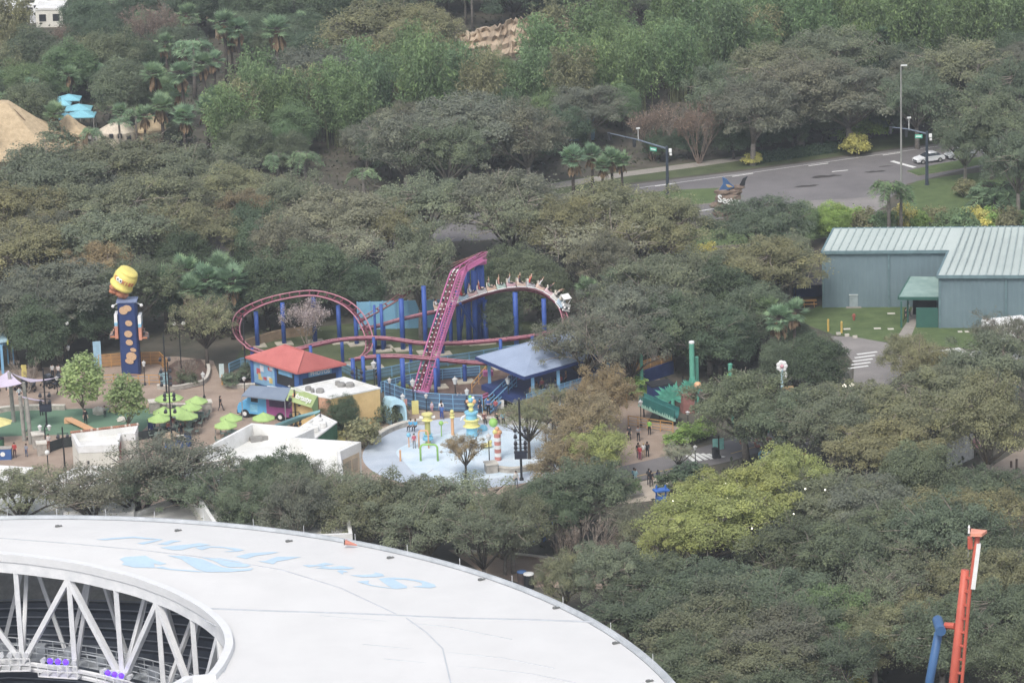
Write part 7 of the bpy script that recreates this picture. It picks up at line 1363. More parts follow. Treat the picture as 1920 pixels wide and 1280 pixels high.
van('white box truck half hidden under the tree at the green warehouse', 1885, 648, .25, 5.0, 2.3, 2.8, M_wht); van('white box truck with long roof under the trees right', 1862, 706, .9, 6.5, 2.5, 3.0, M_wht); van('white box truck hidden by the oaks, left of the long one', 1770, 708, .3, 5.0, 2.3, 2.6, M_wht)
p = P(1900, 785); o = thing('ventilation_duct', 'tall grey ventilation duct at the right picture edge', 'duct', p); b = MB(); b.box((p.x, p.y, hz(1900, 785, 726)/2), (.95, .9, hz(1900, 785, 726))); b.build('body', mat('duct_grey', srgb(126, 140, 148), .6, var=.1), o); b = MB(); z = hz(1900, 785, 726); b.box((p.x, p.y, z+.05), (1.1, 1.05, .1)); b.build('top', M_trim, o)
# weathered shed, fence posts
A, B = P(1775, 880), P(1826, 858); o = thing('timber_shed', 'weathered grey board shed beside the dirt track', 'shed', A); z0, z1 = hz(1780, 880, 842), 2.9; dp = Vector((.3, 2.6, 0)); b = MB()
for i in range(15):
    a, c = A.lerp(B, i/15), A.lerp(B, (i+.92)/15); b.bar(a + Vector((0, 0, z1/2)), c + Vector((0, 0, z1/2)), .05, z1 + .1*((i*7) % 3))
b.build('front_boards', mat('weathered_boards', srgb(196, 196, 190), .85, c2=srgb(150, 150, 146), scale=2), o); b = MB(); q = [A + Vector((-.2, -.2, z1+.1)), B + Vector((.2, -.2, z1+.1)), B + dp + Vector((0, 0, z1+.5)), A + dp + Vector((0, 0, z1+.5))]; b.add(q + [p + Vector((0, 0, -.1)) for p in q], [(0, 1, 2, 3), (7, 6, 5, 4)] + [(i, 4+i, 4+(i+1) % 4, (i+1) % 4) for i in range(4)]); b.build('roof', mat('shed_roof', srgb(120, 116, 112), .8), o); b = MB(); b.bar(A + dp + Vector((0, 0, z1/2)), A + Vector((0, .1, z1/2)), .08, z1); b.bar(B + dp + Vector((0, 0, z1/2)), B + Vector((0, .1, z1/2)), .08, z1); b.build('side_wall', M_wood, o)
for i, (x, y, t, lb) in enumerate(((1896,876,864,'left brown post at the dirt track edge'),(1906,888,860,'right brown post at the dirt track edge'))): p = P(x, y); b = MB(); b.tube([p, p + Vector((0, 0, hz(x, y, t)))], .12, 7); tag(b.build('track_post', mat('brown_timber', srgb(104, 88, 76), .9)), lb, 'post', 'track posts')
o = thing('pink_slide', 'pink curled play slide behind the weathered shed', 'slide', P(1835, 858)); p = P(1835, 858); b = MB(); b.tube([p + Vector((-.6, 0, 2.0)), p + Vector((-.3, 0, 1.8)), p + Vector((.1, -.1, 1.0)), p + Vector((.5, -.2, .4)), p + Vector((.9, -.2, .35))], .3, 8); b.build('chute', mat('faded_pink', srgb(206, 150, 156), .5), o); b = MB(); b.tube([p + Vector((-.6, .1, 0)), p + Vector((-.6, .1, 2.0))], .08, 6); b.build('post', M_wood, o)
A = P(1488, 782); fence('fence', 'grey wooden fence climbing behind the flower pole to the flood lamps', 'fence', [(1530,770),(1560,752),(1596,724)], 2.0, M_wood, .25, 2, M_wood, posts=.14); q = [P(1488, 780), P(1522, 778)]; b = MB(); b.bar(q[0] + Vector((0, 0, 1)), q[1] + Vector((0, 0, 1)), .08, 1.7); tag(b.build('tan_screen', mat('ochre_cloth', srgb(206, 164, 100), .8, var=.1)), 'ochre cloth screen left of the grey wooden fence', 'screen'); p = P(1478, 765); b = MB(); b.box((p.x, p.y, 1.2), (1.2, .9, 2.4)); tag(b.build('ticket_booth', mat('ochre_board', srgb(176, 146, 98), .8, var=.15)), 'ochre timber booth beside the flower pole', 'booth')
p = P(1590, 752); z = hz(1590, 752, 722); o = thing('flood_lamps', 'two lit flood lamps above the grey wooden fence', 'lamp', p); b = MB(); b.tube([p, p + Vector((0, 0, z))], .07, 6); b.build('post', M_wood, o)
for s in (-.35, .4): b = MB(); b.ball(p + Vector((s, -.1, z + s*.1)), (.28, .15, .2), 9, 6); b.build('lamp', emat('lit_flood_lamp', (1, .93, .78), 1.6), o)
# ---- the street: masts, lamp pole, cars, signs, entrance rock
M_mast = mat('dark_blue_mast', srgb(62, 72, 84), .5, c2=srgb(52, 62, 74), scale=1); M_galv = mat('galvanised_steel', srgb(146, 146, 142), .5, var=.08); M_sgn = mat('street_sign_green', srgb(72, 190, 160), .5)
def mast(lb, x, yb, yt, tipx, tipy, sgx, sgy, wd):
    p = P(x, yb); z = hz(x, yb, yt); o = thing('signal_mast', lb, 'traffic signal', p, 'traffic signal masts'); b = MB(); b.tube([p, p + Vector((0, 0, z))], [.24, .17], 9); b.lathe(p, [(.4, 0), (.4, .15)], 9); b.build('pole', M_mast, o)
    za = z - .35; best = min(((abs(pix((p.x + L*cos(a), p.y + L*sin(a), za + 1.0))[0] - tipx) + abs(pix((p.x + L*cos(a), p.y + L*sin(a), za + 1.0))[1] - tipy)), L, a) for L in np.arange(3, 16, .5) for a in np.arange(0, 2*pi, .05)); L, a = best[1], best[2]; d = Vector((cos(a), sin(a), 0)); tip = p + d*L + Vector((0, 0, za + 1.0)); arm0 = p + Vector((0, 0, za))
    b = MB(); b.tube([arm0, arm0.lerp(tip, .5) + Vector((0, 0, .15)), tip], [.14, .1, .06], 7); b.build('arm', mat('grey_blue_arm', srgb(104, 116, 132), .5), o)
    for f in (.55, .97):
        c = arm0.lerp(tip, f); b = MB(); b.box((c.x, c.y, c.z-.45), (.36, .3, 1.0), a); sgn = b.build('signal_head', M_blk, o)
    c = arm0.lerp(tip, .22); n = Vector((-d.y, d.x, 0)); n = n if n.y < 0 else -n; b = MB(); b.bar(c - d*wd*.5 + Vector((0, 0, -.55)) + n*.1, c + d*wd*.5 + Vector((0, 0, -.55)) + n*.1, .05, .5); b.build('street_sign', M_sgn, o)
    b = MB(); b.bar(c - d*wd*.36 + Vector((0, 0, -.55)) + n*.13, c + d*wd*.36 + Vector((0, 0, -.55)) + n*.13, .02, .16); b.build('sign_legend', M_wht, o)
    c = arm0.lerp(tip, .48); b = MB(); b.tube([c, c + Vector((0, 0, 1.7))], .05, 6); b.box((c.x, c.y, c.z+1.75), (.5, .26, .2), .3); b.build('camera', M_glass, o); b = MB(); b.box((p.x + .45, p.y - .1, z - .6), (.4, .4, .45)); b.box((p.x + .5, p.y - .1, z - 1.1), (.3, .3, .3)); b.build('detector_box', M_wht, o)
mast('dark traffic signal mast on the median, green street sign on its arm', 1252, 366, 274, 1140, 250, 1216, 286, 1.1); mast('dark traffic signal mast beside the parked white car', 1738, 348, 246, 1668, 238, 1722, 266, 1.0)
p = P(1690, 383); z = hz(1690, 383, 123); o = thing('street_lamp', 'very tall slim street lamp before the palms', 'street lamp', p); b = MB(); b.tube([p, p + Vector((0, 0, z))], [.16, .09], 8); b.build('pole', M_galv, o); b = MB(); b.bar(p + Vector((0, 0, z)), p + Vector((.8, -.1, z+.02)), .3, .16); b.build('lamp_head', M_glass, o)
p = P(1302, 110); z = hz(1302, 110, -20); o = thing('flagpole', 'white pole at the top picture edge', 'pole', p); b = MB(); b.tube([p, p + Vector((0, 0, z))], [.17, .1], 8); b.build('shaft', M_wht, o)
p = P(443, 310); z = hz(443, 310, 239); o = thing('blue_pole', 'thick dark blue pole among the left woods', 'pole', p); b = MB(); b.lathe(p, [(.22, 0), (.2, z-.2)], 9); b.build('shaft', M_mast, o); b = MB(); b.lathe((p.x, p.y, z-.2), [(.24, 0), (.24, .15), (.1, .22)], 9); b.build('cap', M_glass, o)
def car(lb, x, y, rz, m):
    p = P(x, y); o = thing('parked_car', lb, 'car', p, 'cars on the main road'); cr, sr = cos(rz), sin(rz)
    def T(a, s, z): return (p.x + a*cr - s*sr, p.y + a*sr + s*cr, z)
    def shell(prof, hw, name, mm, k=None):
        n = len(prof); b = MB(); b.add([T(a, -hw*w, z) for a, z, w in prof] + [T(a, hw*w, z) for a, z, w in prof], [tuple(range(n)), tuple(range(2*n-1, n-1, -1))] + [((i+1) % n, i, n+i, n+(i+1) % n) for i in range(n)]); ob = b.build(name, mm, o); 
        md = ob.modifiers.new('b', 'BEVEL'); md.width = .05; md.segments = 2; return ob
    shell([(-2.15, .3, .92), (-2.2, .62, .95), (-2.05, .9, .96), (-1.5, .98, .97), (-.2, .98, 1), (1.0, .95, .98), (1.9, .78, .93), (2.15, .6, .88), (2.15, .3, .88)], .9, 'body', m)
    shell([(-1.75, .96, .9), (-1.1, 1.36, .76), (.1, 1.42, .76), (1.0, .95, .88)], .88, 'glasshouse', mat('car_glass', srgb(50, 58, 66), .15, var=.05, spec=.6)); shell([(-1.12, 1.36, .78), (-.6, 1.43, .78), (.1, 1.44, .78), (.25, 1.36, .78)], .88, 'roof', m)
    for a in (-1.35, 1.35):
        for s in (-1, 1):
            b = MB(); b.tube([T(a, s*.8-.1, .33), T(a, s*.8+.12, .33)], .33, 16); w = b.build('wheel', M_blk, o); b = MB(); b.tube([T(a, s*.8-.125, .33), T(a, s*.8+.145, .33)], .2, 10); r = b.build('rim', M_galv, w) 
    for s in (-1, 1): b = MB(); b.ball(T(2.08, s*.6, .66), (.12, .16, .08), 8, 5); b.build('headlight', M_glass, o)
    b = MB(); b.box(T(2.12, 0, .48), (.1, 1.1, .2), rz); b.build('grille', M_blk, o)
dr = (P(1500, 312) - P(1740, 280)); hd = atan2(dr.y, dr.x)
car('white saloon car waiting at the stop line', 1741, 304, hd, mat('white_car_paint', srgb(226, 228, 230), .25, var=.02, spec=.5)); car('silver car half hidden by the roadside oak', 1800, 296, hd, mat('silver_car_paint', srgb(176, 180, 184), .25, var=.02, spec=.5)); car('white car mostly behind the roadside oak', 1868, 287, hd, mat('white_car_paint', srgb(226, 228, 230), .25, var=.02, spec=.5))
for lb, x, y, t in (('grey back of a road sign, left of two behind the hedge', 1592, 272, 246), ('grey back of a road sign, right of two behind the hedge', 1597, 272, 247)):
    p = P(x, y); z = hz(x, y, t); o = thing('road_sign', lb, 'road sign', p, 'road signs seen from behind'); b = MB(); b.bar(p, p + Vector((0, 0, z)), .1); b.build('post', M_galv, o); b = MB(); b.box((p.x, p.y - .08, z - .55), (.75, .05, 1.1), .9); b.build('panel', mat('sign_back_grey', srgb(128, 124, 120), .6), o)
# hedge along the road: one long clipped hedge
hg = thing('hedge', 'long clipped dark green hedge along the far road edge', 'hedge', P(1500, 300)); rng = NR(900); A, B = P(1425, 303), P(1580, 281); n = 9000; t = rng.random(n); base = np.array(A)[None]*(1-t[:, None]) + np.array(B)[None]*t[:, None]
off = rng.normal(size=(n, 3)); e = nrm(off); wob = 1 + .12*np.sin(t*31) + .08*np.sin(t*77); e[:, 2] = np.abs(e[:, 2]); Q = base + e*np.array([1.1, 1.1, 1.35])*wob[:, None]*rng.uniform(.8, 1.05, n)[:, None]; V = cards(Q, e + rng.normal(size=(n, 3))*.5, rng.uniform(.2, .4, n), .18, rng); me = cards_mesh('foliage', V - np.array(hg.location)[None, None], rng.normal(.5, .17, n), M_leaf); ho = bpy.data.objects.new('foliage', me); COL.objects.link(ho); ho.parent = hg; ho.color = (*srgb(76, 100, 76), 1)
# entrance sign of stacked rock, blue fish tail and black fin
M_rock = mat('layered_rock', srgb(148, 128, 112), .9, c2=srgb(98, 82, 72), scale=.9, detail=9, bump=.5); ro = thing('entrance_sign', 'stacked brown rock entrance sign with white letters and blue tail', 'sign', P(1365, 398)); rg = random.Random(12); p = P(1362, 404)
for i, (dx, dz, rx, ry, rz_) in enumerate(((-1.0, .5, 1.5, 1.3, .8), (.6, .5, 1.7, 1.3, .8), (-1.2, 1.6, 1.7, 1.2, .55), (.4, 1.7, 1.9, 1.3, .7), (-.8, 2.7, 1.2, 1.1, .7), (.9, 2.8, 1.9, 1.2, .6), (-.5, 3.6, 1.5, 1.0, .5), (1.5, 3.6, 1.4, 1.0, .55), (2.0, 4.2, 1.3, .8, .35))):
    b = MB(); b.ball((p.x + dx*.8, p.y, dz*.9), (rx*.72, ry*.8, rz_*.9), 12, 8, jit=.13, rng=rg); b.build('rock_ledge', M_rock, ro)
text_mesh('sign_lettering', 'Sea', 1.35, M_wht, ((p.x - .3, p.y - 1.2, 2.4), (1, -.25, -.2), (0, 0, 1)), ro, ext=.08, bold=.03); text_mesh('sign_lettering', 'W', 1.1, M_wht, ((p.x + 1.1, p.y - 1.2, 2.0), (1, -.25, -.2), (0, 0, 1)), ro, ext=.08, bold=.03)
def fin(pts, th, m, name):
    b = MB(); V = [Vector((p.x + x*.8, p.y - .3, z*.9)) for x, z in pts]; n = len(V); b.add([v + Vector((0, -th*.5, 0)) for v in V] + [v + Vector((0, th*.5, 0)) for v in V], [tuple(range(n)), tuple(range(2*n-1, n-1, -1))] + [((i+1) % n, i, n+i, n+(i+1) % n) for i in range(n)]); o_ = b.build(name, m, ro); md = o_.modifiers.new('b', 'BEVEL'); md.width = .06; md.segments = 2
fin([(-1.2, 3.9), (-.5, 4.9), (-.6, 5.9), (.1, 5.6), (.7, 4.9), (1.5, 4.3), (.2, 3.9)], .35, mat('blue_fish_paint', srgb(66, 106, 154), .5, c2=srgb(52, 86, 130), scale=1), 'blue_tail'); fin([(2.2, 4.6), (2.8, 5.6), (3.6, 5.9), (3.2, 5.2), (3.1, 4.5)], .25, M_blk, 'black_fin'); fin([(-.1, 4.8), (.5, 4.75), (1.2, 4.35), (.3, 4.3)], .45, mat('ochre_fish_paint', srgb(190, 158, 104), .6), 'ochre_patch')
# orange ride tower with its blue pillar, bottom right
M_or = mat('orange_red_paint', srgb(206, 92, 66), .45, c2=srgb(186, 78, 56), scale=.5); M_pb = mat('deep_blue_paint', srgb(62, 108, 158), .45, c2=srgb(52, 94, 142), scale=.5)
yT = P(1790, 1640, 0).y
def tp(x, y, dy=0.0): return D(x, y, yT + dy)
ot = thing('ride_tower', 'leaning orange-red steel ride tower with a white strip at top', 'ride tower', P(1775, 1640)); b = MB(); b.tube([tp(1760, 1560), tp(1788, 1275), tp(1810, 1068)], [.36, .36, .32], 10); b.build('lower_mast', M_or, ot, True)
b = MB(); b.tube([tp(1784, 1560, -.5), tp(1804, 1275, -.5), tp(1818, 1110, -.5), tp(1828, 1040, -.5), tp(1834, 1000, -.5)], [.13, .13, .15, .2, .2], 8); b.build('upper_mast', M_or, ot, True)
b = MB()
for i in range(14):
    f = i/13; x0, y0 = 1800 - 30*f + 6, 1080 + 330*f; b.bar(tp(x0 - 4, y0, 0), tp(x0 + 14, y0 + 4, -.4), .26, .12)
b.build('rung', M_or, ot)
b = MB(); b.bar(tp(1835, 1018, -.6), tp(1824, 1103, -.6), .32, .3); b.build('white_strip', M_wht, ot)
tpp = tp(1830, 1000, -.5); b = MB(); b.prism([(tpp.x-.5, tpp.y-.6), (tpp.x+.35, tpp.y-.75), (tpp.x+.85, tpp.y+.1), (tpp.x-.3, tpp.y+.6)], tpp.z, tpp.z+.22); b.build('top_plate', mat('pale_orange_paint', srgb(232, 148, 118), .5), ot); b = MB(); b.box((tpp.x-.45, tpp.y, tpp.z-.7), (.35, .4, .9)); b.build('sensor_box', M_or, ot); b = MB(); b.tube([tp(1815, 1044, -.3), tp(1818, 995, -.3)], .03, 5); b.build('cable', M_galv, ot); b = MB(); b.lathe(tp(1817, 992, -.3), [(.1, -.3), (.06, 0), (.1, .15), (.03, .35)], 8); b.build('warning_lamp', M_wht, ot)
b = MB(); b.tube([tp(1790, 1173, .2), tp(1772, 1172, .6)], .26, 9); b.build('hinge', M_or, ot)
op = thing('blue_pillar', 'blue steel pillar with cross pipe left of the orange tower', 'pillar', P(1735, 1640)); b = MB(); b.tube([tp(1712, 1560, .8), tp(1744, 1270, .8), tp(1760, 1185, .8)], [.36, .34, .33], 12); b.build('column', M_pb, op, True); c = tp(1761, 1172, .8); b = MB(); b.tube([c + Vector((0, -1.0, -.1)), c + Vector((0, 1.1, .05))], .4, 14); b.build('cross_pipe', M_pb, op, False); b = MB(); b.tube([c + Vector((.35, 0, 0)), c + Vector((.95, -.2, -.05))], .2, 9); b.build('coupling', M_nblue, op)
# ------------------------------------------------------------------ far side of the road
M_thatch = mat('tan_thatch', srgb(206, 182, 142), .95, c2=srgb(172, 148, 112), scale=1.4, detail=9, bump=.5); M_tq = mat('turquoise_canvas', srgb(132, 206, 222), .6, c2=srgb(112, 186, 206), scale=.5); M_rockf = mat('ochre_rockwork', srgb(198, 178, 150), .95, c2=srgb(146, 126, 106), scale=.35, detail=9, bump=.6)
def thatch(lb, x, y, ztop, rad, nn=10, sx=1.0, hut=True, z0=2.0):
    p = P(x, y); o = thing('thatched_hut', lb, 'hut', p, 'thatched huts'); b = MB(); b.lathe((p.x, p.y, 0), [(rad, z0), (rad*1.0, z0+.3), (rad*.55, z0 + (ztop-z0)*.48), (rad*.12, ztop), (.02, ztop+.2)], nn, sx=sx); b.build('roof', M_thatch, o); b = MB(); b.lathe((p.x, p.y, 0), [(rad*.8, 0), (rad*.8, z0+.2)], nn, sx=sx); b.build('wall', mat('tan_wall', srgb(190, 166, 136), .9), o); return o, p
o, p = thatch('largest tan thatched hut roof, cut by the left picture edge', 10, 298, 8.4, 11, 8); b = MB(); q = P(5, 195, 7.4); 
for i in range(6): b.bar(Vector((p.x + .6 + i*.28, p.y - 1.5, 8.0 - i*.1)), Vector((p.x + 2.2 + i*.28, p.y - 2.6, 6.6 - i*.1)), .1)
b.build('ridge_poles', mat('brown_poles', srgb(120, 98, 76), .9), o); b = MB(); b.box((p.x - .8, p.y, 8.0), (2.4, 1.6, .5)); b.build('ridge_cap', M_wht, o)
thatch('small thatched hut roof right of the largest one', 131, 275, 4.6, 3.4, 8); thatch('pointed thatched hut roof before the fan palms', 283, 268, 4.2, 2.9, 8)
p = P(222, 272); o = thing('pale_pavilion', 'pale round pavilion with small dark windows behind a palm', 'pavilion', p); z = hz(222, 272, 232); b = MB(); b.lathe(p, [(3.0, 0), (3.0, z*.7), (1.2, z), (.1, z+.3)], 12); b.build('wall', mat('pale_tan_wall', srgb(206, 192, 170), .9), o)
for i in range(4): b = MB(); x = p.x - 1.9 + i*1.25; yy = p.y - sqrt(max(.1, 9 - (x-p.x)**2)); b.box((x, yy - .02, 1.6 + .4*(i in (1, 2))), (.6, .5, .6)); b.build('window', M_dkgl, o)
for i, (x, y, w, d, h, lb) in enumerate(((132,225,3.6,3.0,3.3,'turquoise canopy, farthest back of the cluster'),(122,232,2.2,2.0,3.0,'small turquoise canopy, leftmost of the cluster'),(150,240,4.0,3.0,3.0,'long turquoise canopy in the cluster middle'),(125,252,3.0,2.6,2.6,'turquoise canopy at the cluster front left'),(156,250,4.0,3.4,2.8,'turquoise canopy at the cluster front right'))):
    p = P(x, y); o = thing('shade_canopy', lb, 'canopy', p, 'turquoise canopies'); b = MB(); b.add([(p.x, p.y, h+.7)] + [(p.x + sx*w/2, p.y + sy*d/2, h) for sx, sy in ((-1, -1), (1, -1), (1, 1), (-1, 1))] + [(p.x + sx*w/2, p.y + sy*d/2, h-.15) for sx, sy in ((-1, -1), (1, -1), (1, 1), (-1, 1))], [(0, 1, 2), (0, 2, 3), (0, 3, 4), (0, 4, 1)] + [(1+i_, 5+i_, 5+(i_+1) % 4, 1+(i_+1) % 4) for i_ in range(4)] + [(8, 7, 6, 5)]); b.build('roof', M_tq, o)
    for sx, sy in ((-1, -1), (1, -1), (1, 1), (-1, 1)): b = MB(); b.tube([(p.x + sx*w*.46, p.y + sy*d*.46, 0), (p.x + sx*w*.46, p.y + sy*d*.46, h-.1)], .07, 5); b.build('leg', M_wood, o)
sheet('far_paving', [(80,265),(170,255),(320,258),(330,278),(200,285),(80,290)], .012, M_conc)
def cliff(lb, pts, seed, hue=M_rockf):
    rg = random.Random(seed); P0 = [P(x, y) for x, y, t in pts]; H0 = [hz(x, y, t) for x, y, t in pts]; o = thing('rock_cliff', lb, 'rockwork', P0[0], 'artificial rockwork'); n = (len(pts)-1)*7; rows = 7; vs = []
    for i in range(n+1):
        f = i/7; k = min(int(f), len(pts)-2); t = f-k; p = P0[k].lerp(P0[k+1], t); h = H0[k]*(1-t) + H0[k+1]*t + rg.uniform(-.35, .35)
        for r in range(rows+1): u = r/rows; vs.append((p.x + rg.uniform(-.25, .25), p.y + u*1.6 + rg.uniform(-.45, .45) - .5*(r % 2), h*u))
        vs.append((p.x, p.y + 4.5, h*.9))
    m = rows+2; b = MB(); b.add(vs, [(i*m+r, (i+1)*m+r, (i+1)*m+r+1, i*m+r+1) for i in range(n) for r in range(rows+1)]); b.build('rock_face', hue, o)
cliff('long ochre rock cliff behind the bamboo at the top', [(840,112,86),(870,112,66),(900,110,60),(935,112,52),(965,108,38),(1000,106,36),(1050,104,31),(1085,108,52)], 4); cliff('low ochre rock wall left of the flat topped tree', [(482,146,124),(520,142,112),(560,138,108),(600,132,104)], 5); cliff('ochre rock ledge right of the cliff, among bamboo', [(1090,112,76),(1130,108,70),(1170,106,72),(1200,108,80),(1230,108,84)], 6); cliff('small ochre rocks low in the bamboo', [(1140,178,128),(1170,176,126),(1195,176,134)], 7)
p = P(1130, 108); 
o = thing('blue_pavilion', 'blue walled pavilion with a white metal roof behind the bamboo', 'pavilion', P(1085, 262)); p = P(1086, 258); b = MB(); b.box((p.x, p.y, 1.6), (4.4, 4, 3.2)); b.build('wall', mat('pale_blue_wall', srgb(126, 158, 180), .7), o); b = MB(); b.lathe((p.x, p.y, 3.2), [(3.8, 0), (2.2, .9), (.2, 1.2)], 4, sx=1.0); b.build('roof', mat('bright_metal_roof', srgb(206, 212, 214), .4, c2=srgb(170, 178, 182), scale=1), o); b = MB()
for i in range(3): b.box((p.x - 1.3 + i*1.3, p.y - 2.02, 1.7), (.8, .1, 1.2))
b.build('windows', M_dkgl, o)
def bld(lb, x, y, w, d, h, wall_, roof_, rz=0, name='far_building'):
    p = P(x, y); o = thing(name, lb, 'building', p); b = MB(); b.box((p.x, p.y, h/2), (w, d, h), rz); b.build('wall', wall_, o); b = MB(); b.box((p.x, p.y, h+.15), (w*1.04, d*1.04, .3), rz); b.build('roof', roof_, o); b = MB(); n = max(2, int(w/2.2)); cr, sr = cos(rz), sin(rz)
    for i in range(n): a = -w/2 + (i+.5)*w/n; b.box((p.x + a*cr + (d/2+.02)*sr, p.y + a*sr - (d/2+.02)*cr, h*.55), (w/n*.5, .1, h*.4), rz)
    b.build('windows', M_dkgl, o)
bld('low white roofed building at the top left corner', 98, 44, 4.6, 7, 3.0, M_cream, M_froof); bld('far tan building with teal roof edge at the top edge', 395, 28, 11, 8, 6.0, mat('tan_wall', srgb(190, 166, 136), .9), mat('pale_teal_roof', srgb(146, 186, 186), .6)); bld('small tan building behind dark trees at the top', 440, 66, 6, 5, 4, mat('tan_wall', srgb(190, 166, 136), .9), M_froof)
sheet('far_car_park', [(-80,60),(95,40),(130,10),(110,-20),(-80,-20)], .010, mat('pale_car_park', srgb(196, 196, 194), .9, c2=srgb(160, 160, 160), scale=.15, detail=9))
for i, (x, y) in enumerate(((22,26),(40,18),(62,14),(76,24),(36,36),(90,12))):
    p = P(x, y); o = thing('parked_van', f'white van in the top left car park, {("leftmost", "second from left at the back", "third from left at the back", "second from right in front", "nearest in front", "rightmost")[i]}', 'van', p, 'vans in the far car park'); b = MB(); b.prism([(p.x-1.0, p.y-2.2), (p.x+1.0, p.y-2.2), (p.x+1.0, p.y+2.2), (p.x-1.0, p.y+2.2)], .4, 1.9); b.build('body', M_wht, o); b = MB(); b.box((p.x, p.y-2.21, 1.45), (1.7, .04, .5)); b.build('windscreen', M_dkgl, o)
    for sx in (-.9, .9):
        for sy in (-1.4, 1.4): b = MB(); b.tube([(p.x+sx-.1, p.y+sy, .35), (p.x+sx+.1, p.y+sy, .35)], .35, 9); b.build('wheel', M_blk, o)
p = P(1090, 160); 
# lamps strung in the yellow-green tree
for i, (x, y) in enumerate(((1262,938),(1283,931),(1314,922),(1320,921),(1302,939),(1313,939),(1322,939),(1334,938),(1352,936),(1364,934),(1360,906),(1286,948),(1410,990),(1488,963),(1510,916),(1547,918))):
    p = D(x, y, P(x, y, 6.5).y - 2.2); b = MB(); b.ball(p, .08, 8, 6); tag(b.build('string_bulb', emat('lit_bulb', (1, .95, .82), 1.8)), 'small lit bulb hung in the yellow-green tree', 'bulb', 'bulbs strung in the yellow-green trees')
for x, y, lb in ((1010,1015,'bright blue play figure shape under the dark oak, left'),(1032,1012,'small blue play shape beside the brighter one'),(1240,950,'blue canopy edge under the yellow-green tree')):
    p = P(x, y); o = thing('play_structure', lb, 'play structure', p); b = MB(); b.box((p.x, p.y, 1.0), (1.0, .7, .3), .3); b.box((p.x, p.y, 1.8), (1.5, 1.0, .16), .3); b.build('blue_platforms', mat('vivid_blue', srgb(52, 116, 206), .5), o); b = MB()
    for s in (-.5, .5): b.tube([(p.x+s, p.y, 0), (p.x+s*.9, p.y, 2.3)], .1, 6)
    b.build('posts', mat('vivid_blue', srgb(52, 116, 206), .5), o)
# undergrowth: low leaves over the woodland floor
rng = NR(1234); Vs, Ts = [], []
UG = [((-60,560),(60,640),(260,650),(440,640),(700,600),(860,590),(1040,600),(1250,600),(1480,590),(1500,440),(1250,470),(860,455),(440,490),(-60,520)), ((-60,520),(500,440),(860,370),(1050,336),(1400,286),(1760,236),(1980,186),(1980,-70),(-60,-70)), ((1290,640),(1480,600),(1550,640),(1590,720),(1500,800),(1300,790),(1240,720)), ((1120,930),(1190,950),(1260,930),(1400,860),(1560,800),(1660,740),(1800,700),(1980,680),(1980,1500),(1250,1500),(1200,1200),(1330,1100),(1310,1075),(1100,1050),(900,1030),(900,960),(1060,890)), ((-60,960),(400,960),(900,950),(900,1040),(700,1040),(-60,1010))]
def npin(X, Y, poly):
    pl = [P(x, y) for x, y in poly]; c = np.zeros(len(X), bool)
    for i in range(len(pl)):
        a, d = pl[i], pl[(i+1) % len(pl)]; c ^= ((a.y > Y) != (d.y > Y)) & (X < (d.x-a.x)*(Y-a.y)/(d.y-a.y+1e-9) + a.x)
    return c
CLEAR = [[(1790,960),(1815,910),(1868,868),(1930,830),(2050,780),(2060,960),(1960,980),(1880,1000)], [(1540,560),(2010,560),(2010,664),(1700,650),(1690,700),(1650,735),(1600,790),(1500,840),(1560,760),(1600,715),(1556,630)], [(1120,895),(1165,874),(1280,847),(1400,815),(1520,780),(1530,800),(1430,845),(1370,864),(1268,884),(1246,935),(1150,945),(1120,915)], [(840,1030),(920,1030),(1100,1052),(1310,1074),(1330,1096),(1200,1105),(1000,1100),(900,1070)], [(860,470),(1340,412),(1640,400),(1640,440),(1250,470)]]
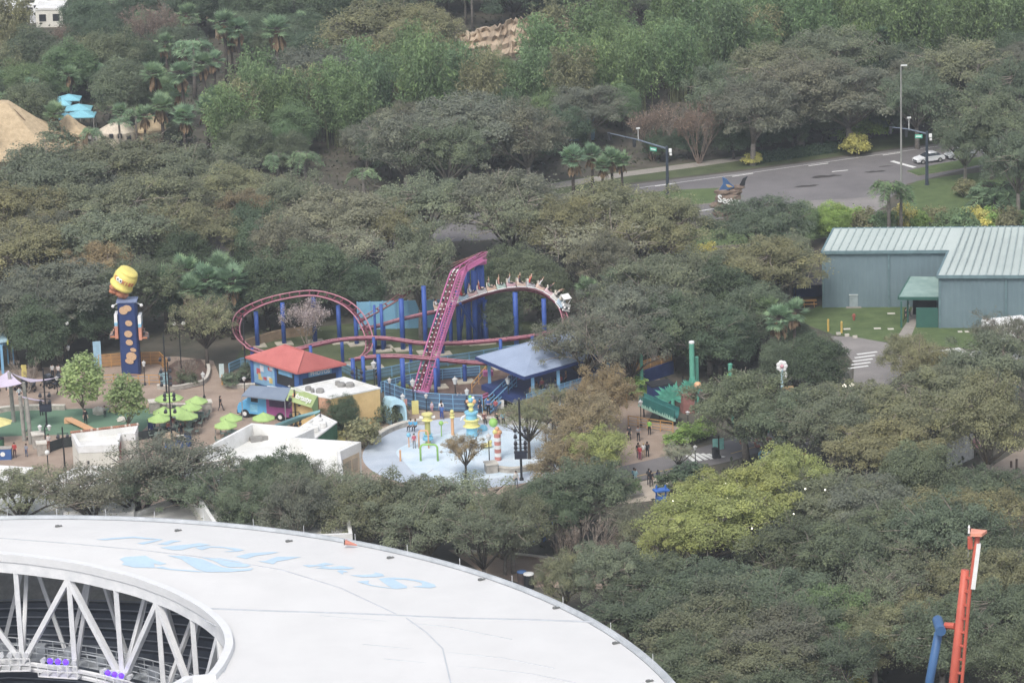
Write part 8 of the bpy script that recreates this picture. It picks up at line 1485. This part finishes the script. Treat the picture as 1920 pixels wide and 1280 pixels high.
for k, poly in enumerate(UG):
    pw = [P(x, y) for x, y in poly]; pl = [(q.x, q.y) for q in pw]; x0, x1 = min(q[0] for q in pl), max(q[0] for q in pl); y0, y1 = min(q[1] for q in pl), max(q[1] for q in pl)
    n = int((x1-x0)*(y1-y0)*1.7); X, Y = rng.uniform(x0, x1, n), rng.uniform(y0, y1, n); ok = np.zeros(n, bool)
    c = np.zeros(n, bool)
    for i in range(len(pl)):
        (ax0, ay0), (bx0, by0) = pl[i], pl[(i+1) % len(pl)]; cond = (ay0 > Y) != (by0 > Y); c ^= cond & (X < (bx0-ax0)*(Y-ay0)/(by0-ay0+1e-9) + ax0)
    for cl in CLEAR:
        c &= ~npin(X, Y, cl)
    X, Y = X[c], Y[c]; dens = .5 + .5*np.sin(X*.55 + 2*np.sin(Y*.21)) * np.sin(Y*.43 + 1.5*np.sin(X*.3)); keep = rng.random(len(X)) < (.25 + .75*dens); X, Y, dn = X[keep], Y[keep], dens[keep]; n = len(X)
    Q = np.stack([X, Y, rng.uniform(.05, .35, n) + dn*rng.uniform(0, .8, n)], 1); Vs.append(cards(Q, rng.normal(size=(n, 3))*.5 + np.array([0, 0, .8]), rng.uniform(.35, .75, n), .32, rng)); Ts.append(rng.normal(.45, .2, n))
me = cards_mesh('undergrowth', np.concatenate(Vs), np.concatenate(Ts), M_leaf); uo = bpy.data.objects.new('undergrowth', me); COL.objects.link(uo); uo.color = (*srgb(88, 96, 74), 1); tag(uo, kind='stuff'); print('UNDERGROWTH', len(me.polygons))
# ------------------------------------------------------------------ light haze over the park
HAZE = 0.00018
hb_ = MB(); hb_.box((0, 1600, 66), (3400, 3600, 134)); ho_ = hb_.build('haze', mat('x_tmp', (1, 1, 1))); m = bpy.data.materials.new('haze_air'); m.use_nodes = True; nt = m.node_tree; nt.nodes.remove(nt.nodes['Principled BSDF']); pv = nt.nodes.new('ShaderNodeVolumePrincipled'); pv.inputs['Color'].default_value = (.86, .92, 1, 1); pv.inputs['Density'].default_value = HAZE; pv.inputs['Anisotropy'].default_value = .1
nt.links.new(pv.outputs[0], nt.nodes['Material Output'].inputs['Volume']); ho_.data.materials.clear(); ho_.data.materials.append(m); tag(ho_, kind='stuff')
